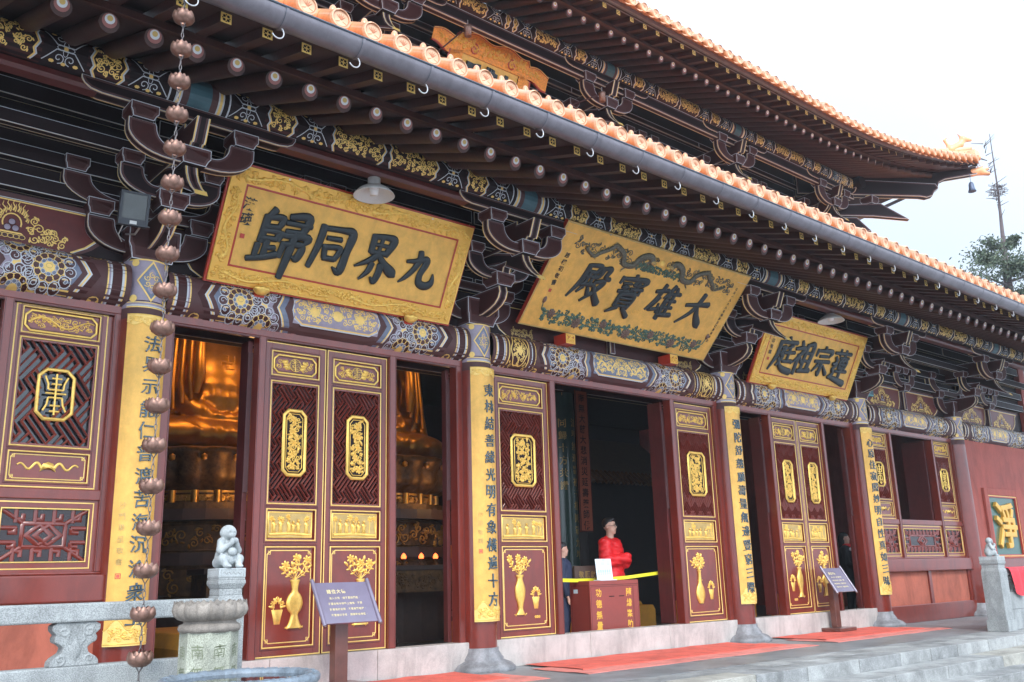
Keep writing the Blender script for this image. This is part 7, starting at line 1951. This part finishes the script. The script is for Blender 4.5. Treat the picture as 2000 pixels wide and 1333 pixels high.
# ================================================================== OFFERING BOX AND TAPE
T = thing('offering_box', 'red offering box with yellow characters on its front in the central doorway', 'box', (.10, .485, FZ))
x0, x1, y0, y1, zt = -.37, .56, .30, .67, .955
g = MB(); g.box(x0, x1, y0, y1, FZ+.013, zt, 'box_red'); d = Dec(g, lambda u, v, h: (u, y0-h, v)); d.frame(x0+.02, x1-.12, .10, zt-.075, .005, 'maroon', .0005, .002); d.stroke([(x0+.01, zt-.055), (x1-.01, zt-.055)], .006, 'maroon', .0005, .003)
d.frame(x1-.105, x1-.02, .10, zt-.075, .004, 'maroon', .0005)
for u in (.03, .22): d.rect(u-.05, u+.05, .745, .757, 'maroon_dark', .001)
d3 = Dec(g, lambda u, v, h: (x0-h, y1-u, v)); d3.frame(.03, .34, .10, zt-.06, .004, 'maroon', .0005); g.build('body', T, (.1, .48, FZ), bevel=.008)
g = MB(); d = Dec(g, lambda u, v, h: (u, y0-h, v))
for k, ch in enumerate('功德無量'): put(d, ch, (-.215, .800-.136*k), .105, 'yellow_paint', .002, bold=.018, warp=.5)
for k, ch in enumerate('隨緣樂助'): put(d, ch, (.36, .800-.136*k), .105, 'yellow_paint', .002, bold=.018, warp=.5)
g.build('lettering', T, (.1, .3, .5))
g = MB(); d = Dec(g, lambda u, v, h: (x0-h, y1-u, v)); d.rect(.07, .15, .80, .85, 'acrylic', .002); g.build('label_plate', T, (x0, .5, .8))
T = thing('notice_card', 'white acrylic card with faint blue print standing on the offering box', 'card', (.03, .42, .955))
g = MB(); f = plane_map((.03,.40,.965), (1,0,0), (0,.10,.995), (0,-.995,.10)); P = [f(u,v,h) for h in (-.004,0) for u,v in ((-.15,0),(.15,0),(.15,.27),(-.15,.27))]; g.add(P, [(3,2,1,0),(4,5,6,7),(0,1,5,4),(1,2,6,5),(2,3,7,6),(3,0,4,7)], 'acrylic'); g.box(-.13, .19, .34, .46, .955, .965, 'acrylic'); g.build('card', T, (.03,.42,.955))
g = MB(); d = Dec(g, f)
for k in range(6): d.rect(-.12+.042*k, -.12+.042*k+.028, .09, .13, 'pale_blue', .001); d.rect(-.12+.042*k, -.12+.042*k+.028, .065, .08, 'pale_blue', .001)
for k in range(3): d.rect(-.05, .02, .19+.018*k, .197+.018*k, 'pale_blue', .001); d.rect(.06, .12, .19+.018*k, .197+.018*k, 'pale_blue', .001)
d.rect(-.02, .03, .252, .258, 'ink', .001); g.build('print', T, (.03,.42,.955))
g = MB(); P = [(-1.12,.28,.985),(-.4,.50,.965),(.1,.56,.965),(.6,.52,.985),(1.12,.42,1.03)]
for a, b in zip(P, P[1:]): g.add([(a[0],a[1],a[2]-.022),(b[0],b[1],b[2]-.022),(b[0],b[1],b[2]+.022),(a[0],a[1],a[2]+.022),(a[0],a[1]+.003,a[2]-.022),(b[0],b[1]+.003,b[2]-.022),(b[0],b[1]+.003,b[2]+.022),(a[0],a[1]+.003,a[2]+.022)], [(0,1,2,3),(7,6,5,4),(3,2,6,7),(0,4,5,1)], 'tape')
tag(g.build('barrier_tape', None, (0, .5, .98)), 'bright yellow barrier tape stretched across the central doorway', 'tape')
T = thing('lettered_chair', 'brown wooden chair back with pale characters standing behind the offering box', 'chair', (.55, 1.2, FZ))
g = MB(); g.box(.25, .90, 1.2, 1.24, .80, 1.16, 'chair_wood'); g.box(.25, .90, 1.24, 1.7, .5, .55, 'chair_wood')
for x in (.28, .83):
    for y in (1.22, 1.62): g.box(x, x+.04, y, y+.04, FZ+.013, .5, 'chair_wood')
g.build('frame', T, (.55, 1.2, FZ), bevel=.006); g = MB(); d = Dec(g, lambda u, v, h: (u, 1.2-h, v))
for k, ch in enumerate('敬願啟統'): put(d, ch, (.38+.12*k, 1.04), .10, 'gold_dull', .002, bold=.02)
for k, ch in enumerate('放生護法'): put(d, ch, (.38+.12*k, .91), .10, 'gold_dull', .002, bold=.02)
g.build('lettering', T, (.55, 1.2, 1))

# ================================================================== PEOPLE
def rotz(P, c, yaw):
    Q = P-np.array(c, float); cy, sy = math.cos(yaw), math.sin(yaw)
    return np.stack([Q[..., 0]*cy+Q[..., 1]*sy, -Q[..., 0]*sy+Q[..., 1]*cy, Q[..., 2]], -1)
def head_f(Q, z, yaw=0., s=1.):
    cy, sy = math.cos(yaw), math.sin(yaw); x = Q[..., 0]*cy+Q[..., 1]*sy; y = -Q[..., 0]*sy+Q[..., 1]*cy
    H = np.stack([x, y, Q[..., 2]-z], -1)/s
    d = blend([elp(H, (0,.01,.03), (.076,.095,.095)), elp(H, (0,-.028,-.045), (.055,.062,.062)), elp(H, (0,-.085,-.005), (.014,.024,.022)), elp(H, (0,-.088,-.018), (.018,.016,.010)),
               elp(H, (.078,.012,-.005), (.010,.018,.028)), elp(H, (-.078,.012,-.005), (.010,.018,.028)), elp(H, (0,-.078,-.052), (.024,.012,.008)), elp(H, (0,-.070,-.088), (.024,.018,.016))], .014)
    for q in (-1, 1): d = np.maximum(d, -elp(H, (q*.030,-.098,.012), (.017,.014,.010)))
    return d*s, H
def man(c, yaw, hyaw):
    T = thing('person', 'man with glasses in a puffy red jacket standing with folded arms behind the offering box', 'person', (c[0], c[1], FZ+.012))
    base = np.array([c[0], c[1], FZ+.012])
    J = dict(pel=(0,.0,.93), ch=(0,.01,1.25), nk=(0,.01,1.47))
    def limbs(Q, k=0.):
        o = []
        for s in (-1, 1):
            o += [seg(Q, (s*.09,.0,.90), (s*.10,-.01,.50), .088+k, .062+k), seg(Q, (s*.10,-.01,.50), (s*.11,.02,.09), .060+k, .042+k)]
        return o
    def arms(Q, k=0., hands=True):
        o = [seg(Q, (-.185,.01,1.40), (-.255,-.02,1.15), .052+k, .045+k), seg(Q, (-.255,-.02,1.15), (-.02,-.235,1.185), .043+k, .034+k),
             seg(Q, (.185,.01,1.40), (.255,-.02,1.15), .052+k, .045+k), seg(Q, (.255,-.02,1.15), (.03,-.20,1.13), .043+k, .034+k)]
        return o
    def body(P):
        Q = rotz(P, base, yaw)
        tor = blend([elp(Q, (0,.0,.97), (.155,.10,.13)), seg(Q, (0,0,1.0), (0,.0,1.3), .12, .13), seg(Q, (-.12,.01,1.38), (.12,.01,1.38), .075, .075)], .05)
        hd, H = head_f(Q, 1.635, hyaw)
        hand = [elp(Q, (-.005,-.245,1.195), (.045,.02,.032)), seg(Q, (.02,-.25,1.20), (.085,-.225,1.215), .011, .009), seg(Q, (.02,-.252,1.185), (.09,-.228,1.195), .011, .009), seg(Q, (.02,-.25,1.17), (.085,-.228,1.176), .010, .008), seg(Q, (.015,-.247,1.155), (.075,-.23,1.158), .009, .007), seg(Q, (0,-.25,1.215), (.035,-.24,1.24), .011, .009),
                elp(Q, (-.10,-.215,1.16), (.035,.018,.028)), seg(Q, (-.12,-.218,1.175), (-.165,-.19,1.185), .010, .008), seg(Q, (-.12,-.218,1.158), (-.17,-.19,1.165), .010, .008)]
        feet = [elp(Q, (s*.11,-.06,.04), (.045,.12,.04)) for s in (-1, 1)]
        return blend([blend([tor]+limbs(Q)+arms(Q)+feet+hand, .02), seg(Q, (0,.01,1.42), (0,.0,1.56), .058, .054), hd], .02)
    def bm(x, y, z): 
        return 'skin' if z > 1.0 else 'black_cloth'
    g = MB(); add_skin(g, body, (c[0]-.45,c[1]-.45,FZ), (c[0]+.45,c[1]+.45,FZ+1.84), .0125, bm); g.build('body', T, base)
    def jacket(P):
        Q = rotz(P, base, yaw); z = Q[..., 2]
        tor = blend([elp(Q, (0,.0,.93), (.205,.155,.18)), seg(Q, (0,.0,.98), (0,.0,1.3), .165, .175), seg(Q, (-.15,.015,1.37), (.15,.015,1.37), .098, .098)], .06)
        col_ = np.maximum(seg(Q, (0,.02,1.40), (0,.01,1.475), .098, .092), -seg(Q, (0,.0,1.52), (0,.0,1.7), .072, .082))
        d = blend([tor]+arms(Q, .042), .022); d = blend([d, col_], .02)
        d = np.maximum(d, -seg(Q, (-.06,-.30,1.205), (.2,-.33,1.21), .03, .03)*1) if False else d
        puff = .017*np.abs(np.sin(z*27+3*Q[..., 0]+2*np.sin(9*Q[..., 1])))**.5*(z < 1.46)+.006*np.sin(60*z+40*Q[..., 0])*np.sin(35*Q[..., 1]+9)
        d = d-puff+.008; d = np.maximum(d, .80-z)
        return d
    g = MB(); add_skin(g, jacket, (c[0]-.48,c[1]-.48,FZ+.75), (c[0]+.48,c[1]+.48,FZ+1.62), .0125, 'jacket_red'); g.build('jacket', T, base)
    def hair(P):
        Q = rotz(P, base, yaw); _, H = head_f(Q, 1.635, hyaw)
        d = blend([elp(H, (0,.022,.048), (.083,.096,.088)), elp(H, (0,-.045,.105), (.055,.045,.028))], .02)
        cut = np.maximum(-(H[..., 2]-.035), H[..., 1]*.0)   # keep above the hairline in front
        front = .064-H[..., 2]-.9*np.maximum(0, H[..., 1]+.02); back = -.035-H[..., 2]
        return np.maximum(d, np.where(H[..., 1] < .03, front, back))
    g = MB(); add_skin(g, hair, (c[0]-.2,c[1]-.2,FZ+1.5), (c[0]+.2,c[1]+.2,FZ+1.85), .008, 'hair'); g.build('hair', T, base)
    # spectacles
    cy, sy = math.cos(yaw), math.sin(yaw)
    def W(p):   # head-local to world
        a = hyaw; x, y, z = p; X = x*math.cos(a)-y*math.sin(a); Y = x*math.sin(a)+y*math.cos(a); return (base[0]+X*cy-Y*sy, base[1]+X*sy+Y*cy, base[2]+1.635+z)
    g = MB()
    for s in (-1, 1):
        g.tube([W((s*.034+.026*math.cos(t), -.108+.01*abs(math.cos(t)), .010+.019*math.sin(t))) for t in [2*PI*k/14 for k in range(15)]], .0022, 'ink', 5, caps=False)
        g.tube([W((s*.06, -.100, .014)), W((s*.082, -.02, .012)), W((s*.084, .02, .006))], .0022, 'ink', 5)
    g.tube([W((-.009,-.11,.012)), W((.009,-.11,.012))], .002, 'ink', 5); g.build('glasses', T, base)
    g = MB()
    for s in (-1, 1): g.lathe([(.0,.006),(.008,.0),(.0,-.006)], W((s*.031,-.090,.012)), 'ink', 8); g.tube([W((s*.015,-.098,.034)), W((s*.045,-.094,.036))], .0035, 'hair', 5)
    g.tube([W((-.018,-.094,-.052)), W((.018,-.094,-.052))], .003, 'lip', 5); g.build('eyes_and_brows', T, base)
mat('lip', (.42, .14, .12), .5, var=0)
man((.80, 1.0), R(22), R(-2))
def simple_person(c, yaw, Hh, lb, top, legs, hair_long, scarf=None, hyaw=0.):
    k = Hh/1.72; T = thing('person', lb, 'person', (c[0], c[1], FZ+.012)); base = np.array([c[0], c[1], FZ+.012])
    def body(P):
        Q = rotz(P, base, yaw)/k
        tor = blend([elp(Q, (0,0,.93), (.15,.10,.13)), seg(Q, (0,0,1.0), (0,0,1.3), .11, .12), seg(Q, (-.12,0,1.37), (.12,0,1.37), .065, .065)], .05)
        o = [tor]
        for s in (-1, 1):
            o += [seg(Q, (s*.085,0,.88), (s*.09,-.01,.48), .085, .06), seg(Q, (s*.09,-.01,.48), (s*.10,.02,.08), .058, .04), elp(Q, (s*.10,-.05,.035), (.042,.11,.036)),
                  seg(Q, (s*.175,0,1.38), (s*.21,-.01,1.1), .05, .042), seg(Q, (s*.21,-.01,1.1), (s*.10,-.16,1.0) if scarf else (s*.20,-.08,.86), .04, .03)]
            hx, hy, hz = (s*.07,-.18,1.0) if scarf else (s*.20,-.10,.80)
            o += [elp(Q, (hx,hy,hz), (.03,.024,.04))]+[seg(Q, (hx+q*.012,hy,hz-.03), (hx+q*.014,hy-.012,hz-.075), .009, .007) for q in (-1.2,-.4,.4,1.2)]+[seg(Q, (hx-s*.02,hy-.01,hz), (hx-s*.035,hy-.025,hz-.035), .010, .008)]
        hd, H = head_f(Q, 1.58, hyaw)
        return blend([blend(o, .02), seg(Q, (0,0,1.4), (0,0,1.52), .05, .048), hd], .02)*k
    g = MB(); add_skin(g, body, (c[0]-.4,c[1]-.4,FZ), (c[0]+.4,c[1]+.4,FZ+Hh+.1), .015, 'skin'); g.build('body', T, base)
    def coat(P):
        Q = rotz(P, base, yaw)/k
        tor = blend([elp(Q, (0,0,.90), (.185,.14,.20)), seg(Q, (0,0,1.0), (0,0,1.3), .145, .15), seg(Q, (-.13,0,1.36), (.13,0,1.36), .088, .088)], .05); o = [tor]
        for s in (-1, 1): o += [seg(Q, (s*.175,0,1.38), (s*.21,-.01,1.1), .072, .064), seg(Q, (s*.21,-.01,1.1), (s*.11,-.15,1.0) if scarf else (s*.20,-.07,.89), .062, .05)]
        return np.maximum(blend(o, .025), .72-Q[..., 2])*k
    g = MB(); add_skin(g, coat, (c[0]-.4,c[1]-.4,FZ+.5), (c[0]+.4,c[1]+.4,FZ+1.62*k), .015, top); g.build('coat', T, base)
    def trs(P):
        Q = rotz(P, base, yaw)/k; o = []
        for s in (-1, 1): o += [seg(Q, (s*.085,0,.88), (s*.09,-.01,.48), .10, .078), seg(Q, (s*.09,-.01,.48), (s*.10,.02,.09), .076, .065)]
        return blend(o, .03)*k
    g = MB(); add_skin(g, trs, (c[0]-.35,c[1]-.35,FZ+.02), (c[0]+.35,c[1]+.35,FZ+1.05*k), .016, legs); g.build('trousers', T, base)
    def hr_(P):
        Q = rotz(P, base, yaw)/k; _, H = head_f(Q, 1.58, hyaw)
        d = blend([elp(H, (0,.02,.045), (.086,.10,.09))]+([seg(H, (0,.05,0), (0,.06,-.16), .085, .07)] if hair_long else []), .02)
        return np.maximum(d, np.where(H[..., 1] < -.0, .045-H[..., 2], (-.2 if hair_long else -.03)-H[..., 2]))*k
    g = MB(); add_skin(g, hr_, (c[0]-.22,c[1]-.22,FZ+1.3*k), (c[0]+.22,c[1]+.22,FZ+Hh+.1), .010, 'hair'); g.build('hair', T, base)
    if scarf:
        def sc_f(P):
            Q = rotz(P, base, yaw)/k; return np.maximum(blend([elp(Q, (0,-.02,1.44), (.105,.10,.05)), seg(Q, (.02,-.13,1.42), (.0,-.16,1.28), .035, .03)], .02), -elp(Q, (0,0,1.5), (.045,.045,.06)))*k
        g = MB(); add_skin(g, sc_f, (c[0]-.25,c[1]-.25,FZ+1.1), (c[0]+.25,c[1]+.25,FZ+1.6), .012, 'scarf_red'); g.build('scarf', T, base)
        def co_f(P):
            Q = rotz(P, base, yaw)/k; return np.maximum(elp(Q, (0,-.03,1.36), (.18,.15,.05)), -elp(Q, (0,0,1.3), (.12,.10,.1)))*k
        g = MB(); add_skin(g, co_f, (c[0]-.3,c[1]-.3,FZ+1.1), (c[0]+.3,c[1]+.3,FZ+1.6), .012, 'white_cloth'); g.build('collar', T, base)
simple_person((-.36, .80), R(40), 1.42, 'child in a dark navy jacket peeking out beside the left door post', 'navy', 'navy', False, None, R(20))
simple_person((8.10, 1.55), R(25), 1.66, 'woman in black with white collar and red scarf standing in the dark right doorway', 'black_cloth', 'black_cloth', True, True)

# ================================================================== TREE beyond the roof
def tree(x, y, zb, zt, lb):
    rg = random.Random(11); T = thing('tree', lb, 'tree', (x, y, zb))
    g = MB(); P = [(x, y, zb), (x+.1, y, zb+5), (x-.05, y+.1, 11.2), (x-.3, y-.1, 13.2), (x-.55, y-.3, 15), (x-1.0, y-.5, 17.1)]
    g.tube(P, .3, 'tree_bark', 9, rs=[.32,.26,.17,.075,.035,.012])
    tips = []
    for k in range(26):
        t = rg.uniform(0, 1); z = 10.2+2.7*t; a = rg.uniform(0, 6.28); L = (1.75*(1-abs(t-.4)*1.1))*rg.uniform(.55, 1.1); base = Vector((x-.1-.15*t, y, z))
        e = base+Vector((math.cos(a)*L, math.sin(a)*L, L*rg.uniform(.1, .5))); m1 = base.lerp(e, .5)+Vector((0, 0, -.08)); g.tube([base, m1, e], .04, 'tree_bark', 5, rs=[.06,.035,.012]); tips += [(m1, L*.3), (e, L*.32), (m1.lerp(e, .5), L*.3)]
    for k in range(30):                  # bare twigs up the leader
        z = rg.uniform(13.8, 17); base = Vector((x-.35-(z-13.2)*.17, y-.2, z)); a = rg.uniform(0, 6.28); L = rg.uniform(.2, .55); e = base+Vector((math.cos(a)*L, math.sin(a)*L, L*.5)); g.tube([base, e], .012, 'tree_bark', 4, rs=[.02,.008])
    g.build('trunk', T, (x, y, zb))
    g = MB()
    for (c, r_) in tips:
        for k in range(150):
            d_ = Vector((rg.gauss(0, 1), rg.gauss(0, 1), rg.gauss(0, .6))); p = c+d_*r_*.62
            a = Vector((rg.uniform(-1,1), rg.uniform(-1,1), rg.uniform(-1,1))).normalized()*rg.uniform(.05, .10); b = a.cross(Vector((rg.uniform(-1,1), rg.uniform(-1,1), rg.uniform(-1,1)))).normalized()*.03
            g.add([tuple(p-a), tuple(p+b), tuple(p+a), tuple(p-b)], [(0,1,2,3)], 'leaf' if rg.random() < .6 else 'leaf_b')
    g.build('crown', T, (x, y, 12))
    g = MB()
    for k in range(120):
        a = rg.uniform(0, 6.28); e = rg.uniform(-1, 1); p = Vector((x-.62+.24*math.cos(a)*math.cos(e), y-.3+.24*math.sin(a)*math.cos(e), 14.9+.22*math.sin(e))); q = p+Vector((rg.uniform(-.2,.2), rg.uniform(-.2,.2), rg.uniform(-.12,.12))); g.tube([p, q], .01, 'tree_bark', 4)
    tag(g.build('bird_nest', None, (x-.62, y-.3, 14.9)), 'round twig nest high on the bare top of the tree', 'nest')
tree(27.35, 4.55, -.6, 17, 'tall thin evergreen tree with leafy clump and bare top beyond the lower roof')

# thin mist in the air
m = bpy.data.materials.new('mist'); m.use_nodes = True; MATS['mist'] = m; n_ = m.node_tree; n_.nodes.clear()
o_ = n_.nodes.new('ShaderNodeOutputMaterial'); v_ = n_.nodes.new('ShaderNodeVolumePrincipled'); v_.inputs['Color'].default_value = (.86, .93, 1, 1); v_.inputs['Density'].default_value = .0010
n_.links.new(v_.outputs[0], o_.inputs['Volume'])
g = MB(); g.box(-75, 75, -75, 75, -1.8, 21, 'mist'); tag(g.build('haze'), kind='stuff')
